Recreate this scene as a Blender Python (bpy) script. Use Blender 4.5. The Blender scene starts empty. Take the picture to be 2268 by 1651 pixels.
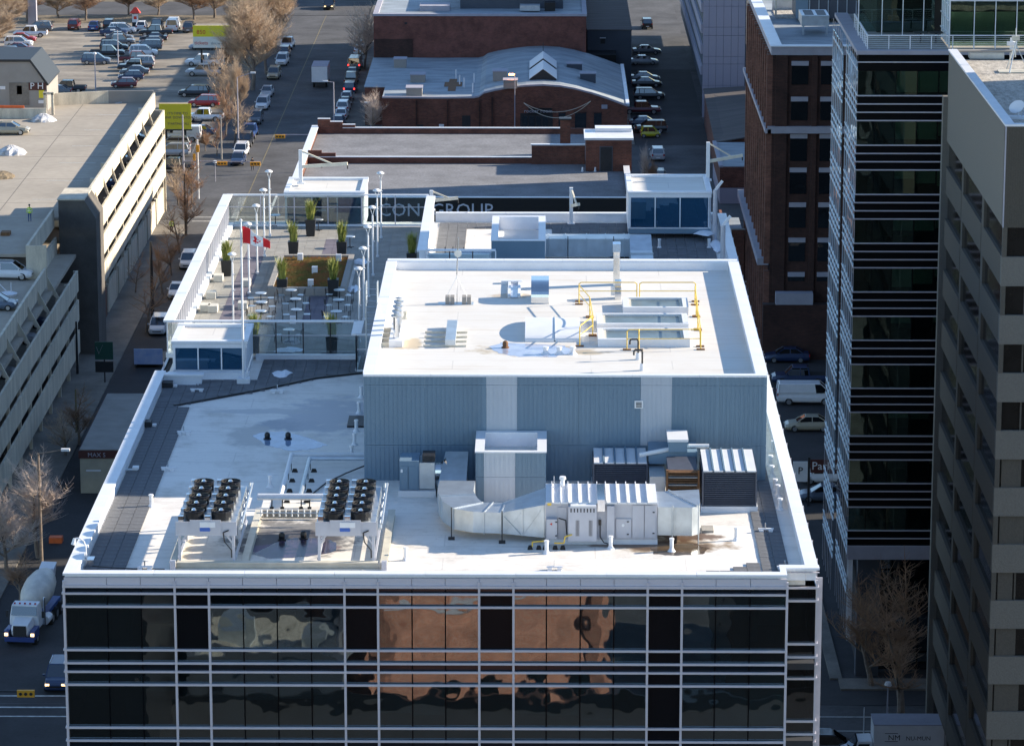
import bpy, math, random
from math import sin, cos, pi, radians, sqrt, atan, tan
from mathutils import Vector, Matrix
random.seed(7)
scn = bpy.context.scene
C = scn.collection

# ---------------------------------------------------------------- camera, sky, sun, exposure
FPX, CX, CY, HC = 8000.0, 1133.75, 825.5, 84.0
PITCH = atan((CY + 1070.0) / FPX)
YAW = atan((1205.0 - CX) / FPX * cos(PITCH))
camd = bpy.data.cameras.new('camera'); cam = bpy.data.objects.new('camera', camd); C.objects.link(cam)
cam.location = (0, 0, HC); cam.rotation_euler = (pi / 2 - PITCH, 0, YAW)
camd.sensor_width = 36; camd.lens = 36 * FPX / 2267.5; camd.clip_start = 1; camd.clip_end = 6000
scn.camera = cam
SUN_AZ, SUN_EL = radians(13), radians(20.5)
world = bpy.data.worlds.new('World'); scn.world = world; world.use_nodes = True
wn = world.node_tree; bg = wn.nodes['Background']
sky = wn.nodes.new('ShaderNodeTexSky'); sky.sky_type = 'NISHITA'; sky.sun_disc = False
sky.sun_elevation = SUN_EL; sky.sun_rotation = pi / 2 - SUN_AZ; sky.altitude = 1000; sky.air_density = 1.0; sky.dust_density = 0.0; sky.ozone_density = 2.2
wn.links.new(sky.outputs[0], bg.inputs[0]); bg.inputs[1].default_value = 0.125
sund = bpy.data.lights.new('sun', 'SUN'); sund.energy = 5.0; sund.angle = radians(0.5); sund.color = (1, 0.88, 0.71)
sun = bpy.data.objects.new('sun', sund); C.objects.link(sun)
sdir = Vector((cos(SUN_EL) * cos(SUN_AZ), cos(SUN_EL) * sin(SUN_AZ), sin(SUN_EL)))
sun.rotation_euler = sdir.to_track_quat('Z', 'Y').to_euler(); sun.location = (60, 300, 150)
scn.view_settings.view_transform = 'Standard'; scn.view_settings.look = 'None'
scn.view_settings.exposure = 1.12; scn.view_settings.gamma = 1
scn.render.engine = 'CYCLES'
scn.cycles.max_bounces = 6; scn.cycles.transparent_max_bounces = 12

# ---------------------------------------------------------------- survey helpers: sighting of a photo point onto a level plane / a facade plane
_F = (-sin(YAW) * cos(PITCH), cos(YAW) * cos(PITCH), -sin(PITCH)); _R = (cos(YAW), sin(YAW), 0)
_U = (-sin(YAW) * sin(PITCH), cos(YAW) * sin(PITCH), cos(PITCH))
def _ray(x, y):
    a = (x - CX) / FPX; b = -(y - CY) / FPX
    return [_F[i] + a * _R[i] + b * _U[i] for i in range(3)]
def G(x, y, z=0.0):
    d = _ray(x, y); t = (z - HC) / d[2]; return d[0] * t, d[1] * t
def S(x, y, Y):
    d = _ray(x, y); t = Y / d[1]; return d[0] * t, HC + d[2] * t

# ---------------------------------------------------------------- materials
MATS = {}
def mat(name, col, rough=0.8, metal=0.0, var=0.15, scale=3.0, bump=0.0, spec=0.5, stretch=(1, 1, 1), col2=None, coat=0.0, fine=0.0):
    m = bpy.data.materials.new(name); m.use_nodes = True; nt = m.node_tree; b = nt.nodes['Principled BSDF']
    b.inputs['Roughness'].default_value = rough; b.inputs['Metallic'].default_value = metal
    b.inputs['Specular IOR Level'].default_value = spec
    if coat: b.inputs['Coat Weight'].default_value = coat; b.inputs['Coat Roughness'].default_value = 0.06
    c2 = col2 or tuple(c * (1 - var) for c in col); c1 = col if col2 else tuple(min(1, c * (1 + var * 0.6)) for c in col)
    if var > 0 or col2:
        tc = nt.nodes.new('ShaderNodeTexCoord'); mp = nt.nodes.new('ShaderNodeMapping'); mp.inputs['Scale'].default_value = stretch
        nz = nt.nodes.new('ShaderNodeTexNoise'); nz.inputs['Scale'].default_value = scale; nz.inputs['Detail'].default_value = 6; nz.inputs['Roughness'].default_value = 0.6
        nt.links.new(tc.outputs['Object'], mp.inputs[0]); nt.links.new(mp.outputs[0], nz.inputs[0])
        r = nt.nodes.new('ShaderNodeValToRGB'); r.color_ramp.elements[0].position = 0.32; r.color_ramp.elements[1].position = 0.68
        r.color_ramp.elements[0].color = (*c2, 1); r.color_ramp.elements[1].color = (*c1, 1)
        nt.links.new(nz.outputs[0], r.inputs[0]); last = r.outputs[0]
        if fine:
            n2 = nt.nodes.new('ShaderNodeTexNoise'); n2.inputs['Scale'].default_value = scale * 14; n2.inputs['Detail'].default_value = 3
            nt.links.new(mp.outputs[0], n2.inputs[0])
            mr = nt.nodes.new('ShaderNodeMapRange'); mr.inputs[1].default_value = 0.3; mr.inputs[2].default_value = 0.7
            mr.inputs[3].default_value = 1 - fine; mr.inputs[4].default_value = 1 + fine
            nt.links.new(n2.outputs[0], mr.inputs[0])
            mx = nt.nodes.new('ShaderNodeVectorMath'); mx.operation = 'SCALE'
            nt.links.new(last, mx.inputs[0]); nt.links.new(mr.outputs[0], mx.inputs['Scale']); last = mx.outputs[0]
        nt.links.new(last, b.inputs['Base Color'])
        if bump:
            bp = nt.nodes.new('ShaderNodeBump'); bp.inputs['Strength'].default_value = bump; bp.inputs['Distance'].default_value = 0.05
            nt.links.new(nz.outputs[0], bp.inputs['Height']); nt.links.new(bp.outputs[0], b.inputs['Normal'])
    else: b.inputs['Base Color'].default_value = (*col, 1)
    MATS[name] = m; return m
def emit(name, col, s):
    m = bpy.data.materials.new(name); m.use_nodes = True; b = m.node_tree.nodes['Principled BSDF']
    b.inputs['Base Color'].default_value = (*col, 1); b.inputs['Emission Color'].default_value = (*col, 1); b.inputs['Emission Strength'].default_value = s
    MATS[name] = m; return m
def glassmat(name, tint, refl, wob=0.0, wscale=1.0, see=0.6, gcol=(1, 1, 1), body=(0.01, 0.015, 0.018)):
    """coated window glass: part mirror, part see-through, part dark body; the mirror wobbles like real panes"""
    m = bpy.data.materials.new(name); m.use_nodes = True; nt = m.node_tree; nt.nodes.clear()
    out = nt.nodes.new('ShaderNodeOutputMaterial'); tr = nt.nodes.new('ShaderNodeBsdfTransparent'); gl = nt.nodes.new('ShaderNodeBsdfGlossy')
    df = nt.nodes.new('ShaderNodeBsdfDiffuse'); df.inputs[0].default_value = (*body, 1)
    tr.inputs[0].default_value = (*tint, 1); gl.inputs['Roughness'].default_value = 0.015; gl.inputs[0].default_value = (*gcol, 1)
    m1 = nt.nodes.new('ShaderNodeMixShader'); m1.inputs[0].default_value = see; nt.links.new(df.outputs[0], m1.inputs[1]); nt.links.new(tr.outputs[0], m1.inputs[2])
    lw = nt.nodes.new('ShaderNodeFresnel'); lw.inputs[0].default_value = 1.5
    ad = nt.nodes.new('ShaderNodeMath'); ad.operation = 'ADD'; ad.use_clamp = True; ad.inputs[1].default_value = refl; nt.links.new(lw.outputs[0], ad.inputs[0])
    m2 = nt.nodes.new('ShaderNodeMixShader'); nt.links.new(ad.outputs[0], m2.inputs[0]); nt.links.new(m1.outputs[0], m2.inputs[1]); nt.links.new(gl.outputs[0], m2.inputs[2])
    if wob:
        tc = nt.nodes.new('ShaderNodeTexCoord'); nz = nt.nodes.new('ShaderNodeTexNoise'); nz.inputs['Scale'].default_value = wscale; nz.inputs['Detail'].default_value = 1.0
        nt.links.new(tc.outputs['Object'], nz.inputs[0]); bp = nt.nodes.new('ShaderNodeBump'); bp.inputs['Strength'].default_value = 1.0; bp.inputs['Distance'].default_value = wob
        nt.links.new(nz.outputs[0], bp.inputs['Height']); nt.links.new(bp.outputs[0], gl.inputs['Normal'])
    nt.links.new(m2.outputs[0], out.inputs[0]); MATS[name] = m; return m
def brickmat(name, c1, c2, mortar, sc=1.0):
    m = bpy.data.materials.new(name); m.use_nodes = True; nt = m.node_tree; b = nt.nodes['Principled BSDF']; b.inputs['Roughness'].default_value = 0.9
    tc = nt.nodes.new('ShaderNodeTexCoord'); sx = nt.nodes.new('ShaderNodeSeparateXYZ'); nt.links.new(tc.outputs['Object'], sx.inputs[0])
    a = nt.nodes.new('ShaderNodeMath'); a.operation = 'ADD'; nt.links.new(sx.outputs[0], a.inputs[0]); nt.links.new(sx.outputs[1], a.inputs[1])
    cb = nt.nodes.new('ShaderNodeCombineXYZ'); nt.links.new(a.outputs[0], cb.inputs[0]); nt.links.new(sx.outputs[2], cb.inputs[1])
    br = nt.nodes.new('ShaderNodeTexBrick'); br.inputs['Scale'].default_value = sc; br.inputs['Brick Width'].default_value = 0.4; br.inputs['Row Height'].default_value = 0.16; br.inputs['Mortar Size'].default_value = 0.012
    br.inputs['Color1'].default_value = (*c1, 1); br.inputs['Color2'].default_value = (*c2, 1); br.inputs['Mortar'].default_value = (*mortar, 1)
    nt.links.new(cb.outputs[0], br.inputs[0])
    nz = nt.nodes.new('ShaderNodeTexNoise'); nz.inputs['Scale'].default_value = 0.5; nz.inputs['Detail'].default_value = 7; nz.inputs['Roughness'].default_value = 0.7; nt.links.new(tc.outputs['Object'], nz.inputs[0])
    mr = nt.nodes.new('ShaderNodeMapRange'); mr.inputs[1].default_value = 0.3; mr.inputs[2].default_value = 0.7; mr.inputs[3].default_value = 0.6; mr.inputs[4].default_value = 1.35; nt.links.new(nz.outputs[0], mr.inputs[0])
    vm = nt.nodes.new('ShaderNodeVectorMath'); vm.operation = 'SCALE'; nt.links.new(br.outputs[0], vm.inputs[0]); nt.links.new(mr.outputs[0], vm.inputs['Scale'])
    nt.links.new(vm.outputs[0], b.inputs['Base Color']); MATS[name] = m; return m
def membrane(name, col, dirt, seam=True, spots=(), amt=0.5):
    """roof membrane: sheet seams, scattered dirt; spots = (x, y, rx, ry, colour) stains in object space"""
    m = bpy.data.materials.new(name); m.use_nodes = True; nt = m.node_tree; b = nt.nodes['Principled BSDF']; b.inputs['Roughness'].default_value = 0.6
    tc = nt.nodes.new('ShaderNodeTexCoord')
    def noise(sc, det, ro=0.6, st=(1, 1, 1)):
        mp = nt.nodes.new('ShaderNodeMapping'); mp.inputs['Scale'].default_value = st; nt.links.new(tc.outputs['Object'], mp.inputs[0])
        n = nt.nodes.new('ShaderNodeTexNoise'); n.inputs['Scale'].default_value = sc; n.inputs['Detail'].default_value = det; n.inputs['Roughness'].default_value = ro; nt.links.new(mp.outputs[0], n.inputs[0]); return n.outputs[0]
    def mrange(s, a, c, lo, hi):
        r = nt.nodes.new('ShaderNodeMapRange'); r.inputs[1].default_value = a; r.inputs[2].default_value = c; r.inputs[3].default_value = lo; r.inputs[4].default_value = hi; nt.links.new(s, r.inputs[0]); return r.outputs[0]
    def mixc(fac, a, c):
        x = nt.nodes.new('ShaderNodeMix'); x.data_type = 'RGBA'; nt.links.new(fac, x.inputs[0])
        if isinstance(a, tuple): x.inputs[6].default_value = (*a, 1)
        else: nt.links.new(a, x.inputs[6])
        x.inputs[7].default_value = (*c, 1); return x.outputs[2]
    cur = mixc(mrange(noise(0.35, 8, 0.7), 0.5, 0.78, 0, amt), col, dirt)
    cur = mixc(mrange(noise(2.2, 8, 0.75, (0.4, 1.4, 1)), 0.58, 0.75, 0, amt * 0.7), cur, tuple(d * 0.7 for d in dirt))
    if seam:   # lapped sheets: long rolls with welded edges, some a shade greyer
        w = nt.nodes.new('ShaderNodeTexBrick'); w.inputs['Scale'].default_value = 1.0; w.inputs['Brick Width'].default_value = 11.0; w.inputs['Row Height'].default_value = 1.9; w.inputs['Mortar Size'].default_value = 0.035; w.inputs['Mortar Smooth'].default_value = 0.3; w.offset = 0.37
        w.inputs['Color1'].default_value = (0.0, 0.0, 0.0, 1); w.inputs['Color2'].default_value = (0.22, 0.22, 0.22, 1); w.inputs['Mortar'].default_value = (0.85, 0.85, 0.85, 1); nt.links.new(tc.outputs['Object'], w.inputs[0])
        cur = mixc(mrange(w.outputs[0], 0.0, 1.0, 0, 0.55), cur, tuple(c * 0.62 for c in col))
        cur = mixc(mrange(noise(0.9, 5, 0.65, (0.25, 2.2, 1)), 0.55, 0.75, 0, 0.35), cur, dirt)
    cur = mixc(mrange(noise(5.5, 4, 0.7), 0.62, 0.74, 0, 0.5 * amt), cur, tuple(d * 0.55 for d in dirt))
    sx = nt.nodes.new('ShaderNodeSeparateXYZ'); nt.links.new(tc.outputs['Object'], sx.inputs[0])
    wob = noise(1.1, 4, 0.6)
    for (x, y, rx, ry, c) in spots:
        def ax(o, c0, r):
            s = nt.nodes.new('ShaderNodeMath'); s.operation = 'SUBTRACT'; nt.links.new(o, s.inputs[0]); s.inputs[1].default_value = c0
            d = nt.nodes.new('ShaderNodeMath'); d.operation = 'DIVIDE'; nt.links.new(s.outputs[0], d.inputs[0]); d.inputs[1].default_value = r
            p = nt.nodes.new('ShaderNodeMath'); p.operation = 'MULTIPLY'; nt.links.new(d.outputs[0], p.inputs[0]); nt.links.new(d.outputs[0], p.inputs[1]); return p.outputs[0]
        s = nt.nodes.new('ShaderNodeMath'); nt.links.new(ax(sx.outputs[0], x, rx), s.inputs[0]); nt.links.new(ax(sx.outputs[1], y, ry), s.inputs[1])
        t = nt.nodes.new('ShaderNodeMath'); nt.links.new(s.outputs[0], t.inputs[0]); nt.links.new(mrange(wob, 0.3, 0.7, -0.6, 0.6), t.inputs[1])
        cur = mixc(mrange(t.outputs[0], 0.55, 1.2, 0.9, 0), cur, c)
    nt.links.new(cur, b.inputs['Base Color']); MATS[name] = m; return m

WHITE = mat('white_painted_metal', (0.72, 0.73, 0.75), 0.45, 0, 0.06, 1.2)
CAPW = mat('parapet_flashing', (0.74, 0.76, 0.80), 0.4, 0, 0.07, 0.8, fine=0.03)
RAILM = mat('anodised_mullion', (0.55, 0.53, 0.58), 0.4, 0.2, 0.05, 2)
PANELM = mat('parapet_panel', (0.56, 0.535, 0.58), 0.45, 0.1, 0.06, 0.5)
RIBM = mat('ribbed_cladding_blue_grey', (0.15, 0.232, 0.31), 0.55, 0.0, 0.08, 0.6, stretch=(1, 1, 0.3))
RIBL = mat('ribbed_cladding_pale', (0.45, 0.50, 0.56), 0.55, 0.0, 0.05, 0.6)
PAVER = mat('paver_grey', (0.135, 0.14, 0.15), 0.9, 0, 0.25, 1.3, fine=0.12)
PAVERL = mat('terrace_paver', (0.31, 0.295, 0.265), 0.9, 0, 0.2, 0.9, fine=0.1)
PAVERP = mat('terrace_paver_plum', (0.15, 0.135, 0.165), 0.9, 0, 0.2, 0.9, fine=0.1)
DARK = mat('dark_metal', (0.025, 0.026, 0.03), 0.5, 0.2, 0.2, 4)
BLACK = mat('black_plastic', (0.012, 0.012, 0.014), 0.35, 0, 0.1, 4)
GALV = mat('galvanised_duct', (0.55, 0.60, 0.64), 0.38, 0.75, 0.14, 1.6, bump=0.06)
SILVER = mat('polished_steel', (0.72, 0.74, 0.76), 0.16, 1.0, 0.05, 2)
AHUG = mat('ahu_grey_casing', (0.47, 0.48, 0.53), 0.45, 0.1, 0.07, 1.2)
CREAM = mat('cream_painted_steel', (0.62, 0.58, 0.48), 0.6, 0, 0.15, 1.5)
YEL = mat('yellow_paint', (0.75, 0.50, 0.06), 0.5, 0, 0.1, 3)
RUST = mat('rusty_frame', (0.20, 0.10, 0.045), 0.85, 0.1, 0.4, 5)
LOUV = mat('louvre_slate', (0.09, 0.10, 0.13), 0.5, 0.2, 0.15, 3)
RUBBER = mat('rubber', (0.015, 0.015, 0.015), 0.8, 0, 0.1, 3)
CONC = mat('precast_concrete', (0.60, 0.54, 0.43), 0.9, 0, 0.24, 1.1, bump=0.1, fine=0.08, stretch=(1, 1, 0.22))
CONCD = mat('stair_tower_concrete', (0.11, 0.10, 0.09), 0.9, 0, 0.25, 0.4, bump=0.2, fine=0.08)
DECK = mat('garage_deck', (0.37, 0.325, 0.265), 0.92, 0, 0.2, 0.08, fine=0.06)
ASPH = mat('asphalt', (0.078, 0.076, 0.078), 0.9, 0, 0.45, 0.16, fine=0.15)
ASPHD = mat('asphalt_shade_tone', (0.035, 0.034, 0.036), 0.9, 0, 0.3, 0.3, fine=0.15)
LOT = mat('salted_asphalt', (0.27, 0.235, 0.19), 0.92, 0, 0.5, 0.16, fine=0.15, stretch=(0.6, 1.6, 1))  # dark streaks in the colour: tyre marks and painted shadow together
WALK = mat('sidewalk_concrete', (0.19, 0.17, 0.145), 0.9, 0, 0.35, 0.3, fine=0.1)
LINE = mat('road_paint', (0.55, 0.55, 0.52), 0.8, 0, 0.4, 2)
LINEY = mat('road_paint_yellow', (0.20, 0.165, 0.09), 0.8, 0, 0.4, 2)
GRASSB = mat('winter_verge', (0.20, 0.155, 0.10), 0.95, 0, 0.4, 0.6, fine=0.3)
GRAVEL = mat('gravel_roof', (0.46, 0.42, 0.36), 0.95, 0, 0.35, 2.2, bump=0.6, fine=0.45, stretch=(1.5, 0.5, 1))
GRAVELD = mat('tar_and_gravel', (0.20, 0.20, 0.21), 0.95, 0, 0.25, 0.3, bump=0.3, fine=0.2)
SHEETR = mat('grey_blue_roofing', (0.30, 0.34, 0.37), 0.7, 0, 0.3, 0.35, stretch=(0.6, 1.5, 1), fine=0.08)
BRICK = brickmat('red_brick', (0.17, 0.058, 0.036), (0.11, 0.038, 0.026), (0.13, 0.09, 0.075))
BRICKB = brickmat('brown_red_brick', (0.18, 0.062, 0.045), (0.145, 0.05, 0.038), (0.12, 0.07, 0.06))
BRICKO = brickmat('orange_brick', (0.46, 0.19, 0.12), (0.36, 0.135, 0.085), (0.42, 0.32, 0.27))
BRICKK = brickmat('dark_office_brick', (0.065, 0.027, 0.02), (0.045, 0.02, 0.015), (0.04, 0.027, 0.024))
BRICKP = brickmat('pilaster_brick', (0.22, 0.092, 0.062), (0.15, 0.06, 0.042), (0.14, 0.1, 0.08))
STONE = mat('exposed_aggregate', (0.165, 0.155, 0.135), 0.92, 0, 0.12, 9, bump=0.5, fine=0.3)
STONED = mat('aggregate_brown_and_shade', (0.095, 0.085, 0.07), 0.92, 0, 0.12, 9, bump=0.5, fine=0.3)
STONEC = mat('smooth_precast_trim', (0.36, 0.35, 0.40), 0.8, 0, 0.1, 1)
PINKP = mat('pale_wall_panel', (0.34, 0.32, 0.39), 0.6, 0, 0.06, 0.3)
SIDING = mat('dark_siding', (0.07, 0.08, 0.10), 0.7, 0, 0.1, 0.5)
SHINGLE = mat('brown_sheet_roof', (0.10, 0.085, 0.08), 0.85, 0, 0.3, 0.5, stretch=(0.3, 2, 1))
STUCCO = mat('grey_stucco', (0.30, 0.28, 0.255), 0.9, 0, 0.08, 0.6)
SNOW = mat('old_snow', (0.68, 0.70, 0.74), 0.8, 0, 0.35, 1.2, col2=(0.30, 0.28, 0.26), bump=0.6)
SNOWC = mat('fresh_snow', (0.78, 0.82, 0.88), 0.8, 0, 0.08, 2, bump=0.4)
BARK = mat('bark', (0.20, 0.16, 0.13), 0.95, 0, 0.3, 3, bump=0.5)
TWIG = mat('twigs_tan', (0.50, 0.38, 0.27), 0.95, 0, 0.3, 0.8)
TWIGP = mat('twigs_sunlit_tint', (0.62, 0.50, 0.42), 0.95, 0, 0.3, 0.8)  # lighter twig copy; sun and reflected light on the crowns painted in
TWIGR = mat('twigs_brown', (0.34, 0.21, 0.13), 0.95, 0, 0.3, 0.8)
GRASSG = mat('ornamental_grass', (0.16, 0.21, 0.035), 0.6, 0, 0.45, 3, col2=(0.34, 0.33, 0.08))
SEDUM = mat('sedum_mat', (0.28, 0.10, 0.035), 0.95, 0, 0.5, 1.1, col2=(0.11, 0.13, 0.025), bump=0.8, fine=0.4)
PLANTERM = mat('dark_planter', (0.02, 0.02, 0.022), 0.5, 0, 0.2, 2)
REDM = mat('flag_red', (0.70, 0.012, 0.018), 0.7, 0, 0.08, 4)
WHITEF = mat('flag_white', (0.80, 0.80, 0.80), 0.7, 0, 0.05, 4)
BLIND = mat('roller_blind', (0.20, 0.26, 0.30), 0.9, 0, 0.06, 2)
BLINDG = mat('roller_blind_green', (0.60, 0.60, 0.50), 0.9, 0, 0.1, 2)
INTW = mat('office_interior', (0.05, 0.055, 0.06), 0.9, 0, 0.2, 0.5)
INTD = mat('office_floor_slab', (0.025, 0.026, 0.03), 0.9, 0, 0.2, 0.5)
SPAND = mat('spandrel_glass', (0.006, 0.010, 0.016), 0.12, 0, 0.1, 1, spec=0.4)
SPANDB = mat('black_spandrel', (0.004, 0.005, 0.007), 0.25, 0, 0.1, 1, spec=0.12)
GLASSN = mat('bronze_window', (0.012, 0.011, 0.010), 0.12, 0, 0.3, 1, spec=0.35)
GLASS = glassmat('vision_glass', (0.5, 0.66, 0.70), 0.15, 0.0065, 0.9, 0.62, (0.85, 0.97, 1.0))
GLASSC = glassmat('corner_glass', (0.6, 0.7, 0.72), 0.08, 0.02, 0.7, 0.8)
GLASST = glassmat('tower_green_glass', (0.52, 0.66, 0.60), 0.06, 0.005, 0.7, 0.85, (0.8, 1, 0.9))
GLASSS = glassmat('tower_side_glass', (0.3, 0.4, 0.42), 0.30, 0.03, 0.5, 0.25, (0.8, 0.95, 1.0), (0.16, 0.19, 0.20))  # pale body colour stands in for the bright roofs this face reflects
GLASSR = glassmat('clear_screen_glass', (0.86, 0.92, 0.92), 0.05, 0, 1, 1.0)
GLASSB = glassmat('blue_skylight_glass', (0.08, 0.14, 0.2), 0.10, 0.005, 0.7, 0.2, (0.65, 0.85, 1.0), (0.008, 0.06, 0.13))
GLASSD = glassmat('dark_window_glass', (0.3, 0.35, 0.35), 0.14, 0.02, 0.8, 0.1, (0.8, 0.9, 0.95), (0.01, 0.012, 0.014))
TARB = mat('black_tar_roof', (0.035, 0.035, 0.038), 0.95, 0, 0.2, 0.4)
PUDDLE = mat('wet_puddle', (0.10, 0.15, 0.30), 0.06, 0, 0.4, 0.8, spec=0.9)
SIGNY = mat('billboard_yellow', (0.72, 0.60, 0.03), 0.6, 0, 0.08, 0.5)
SIGNR = mat('sign_red', (0.62, 0.05, 0.03), 0.6, 0, 0.05, 1)
SIGNBR = mat('sign_maroon', (0.075, 0.02, 0.017), 0.6, 0, 0.05, 1)
ORANGE = mat('orange_plastic', (0.75, 0.14, 0.03), 0.6, 0, 0.15, 2)
TLY = mat('signal_yellow', (0.70, 0.33, 0.02), 0.5, 0, 0.05, 1)
BLUEB = mat('blue_print', (0.06, 0.15, 0.5), 0.6, 0, 0.1, 1)
GREENS = mat('sign_green', (0.01, 0.07, 0.05), 0.5, 0, 0.1, 1)
TYRE = mat('tyre', (0.018, 0.018, 0.018), 0.85, 0, 0.1, 4)
RIM = mat('wheel_rim', (0.45, 0.46, 0.48), 0.35, 0.8, 0.05, 4)
CARG = glassmat('car_glass', (0.15, 0.18, 0.2), 0.14, 0, 1, 0.2, (0.9, 0.95, 1), (0.008, 0.010, 0.012))
HEADL = mat('headlamp_lens', (0.75, 0.78, 0.80), 0.15, 0, 0.02, 4, spec=0.9)
HEADON = emit('headlamp_lit', (1.0, 0.66, 0.3), 1.6)
TAILL = mat('tail_lamp_lens', (0.35, 0.01, 0.01), 0.25, 0, 0.02, 4)
TAILON = emit('tail_lamp_lit', (1.0, 0.04, 0.03), 1.8)
LAMPON = emit('sodium_lamp_lit', (1.0, 0.36, 0.08), 14)
SKIN = mat('skin', (0.45, 0.28, 0.2), 0.6, 0, 0.05, 3)
HIVIS = mat('hi_vis_vest', (0.55, 0.75, 0.05), 0.8, 0, 0.1, 3)
JEANS = mat('blue_jeans', (0.04, 0.08, 0.18), 0.9, 0, 0.2, 6)
CLOTHK = mat('black_clothing', (0.015, 0.015, 0.018), 0.9, 0, 0.2, 6)
_cc = {}
CARCOL = dict(white=(0.72, 0.73, 0.75), silver=(0.42, 0.43, 0.45), grey=(0.13, 0.135, 0.145), black=(0.012, 0.013, 0.016), red=(0.36, 0.02, 0.02), blue=(0.02, 0.06, 0.20),
              navy=(0.012, 0.03, 0.085), slate=(0.09, 0.12, 0.17), yellow=(0.42, 0.38, 0.01), gold=(0.40, 0.36, 0.27), maroon=(0.13, 0.015, 0.018), green=(0.02, 0.06, 0.05))
def carpaint(c):
    if c not in _cc:
        m = mat('car_paint_' + c, CARCOL[c], 0.35, 0.15 if c in ('silver', 'grey', 'slate', 'gold') else 0, 0.05, 2, coat=0.6); _cc[c] = m
    return _cc[c]

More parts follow.
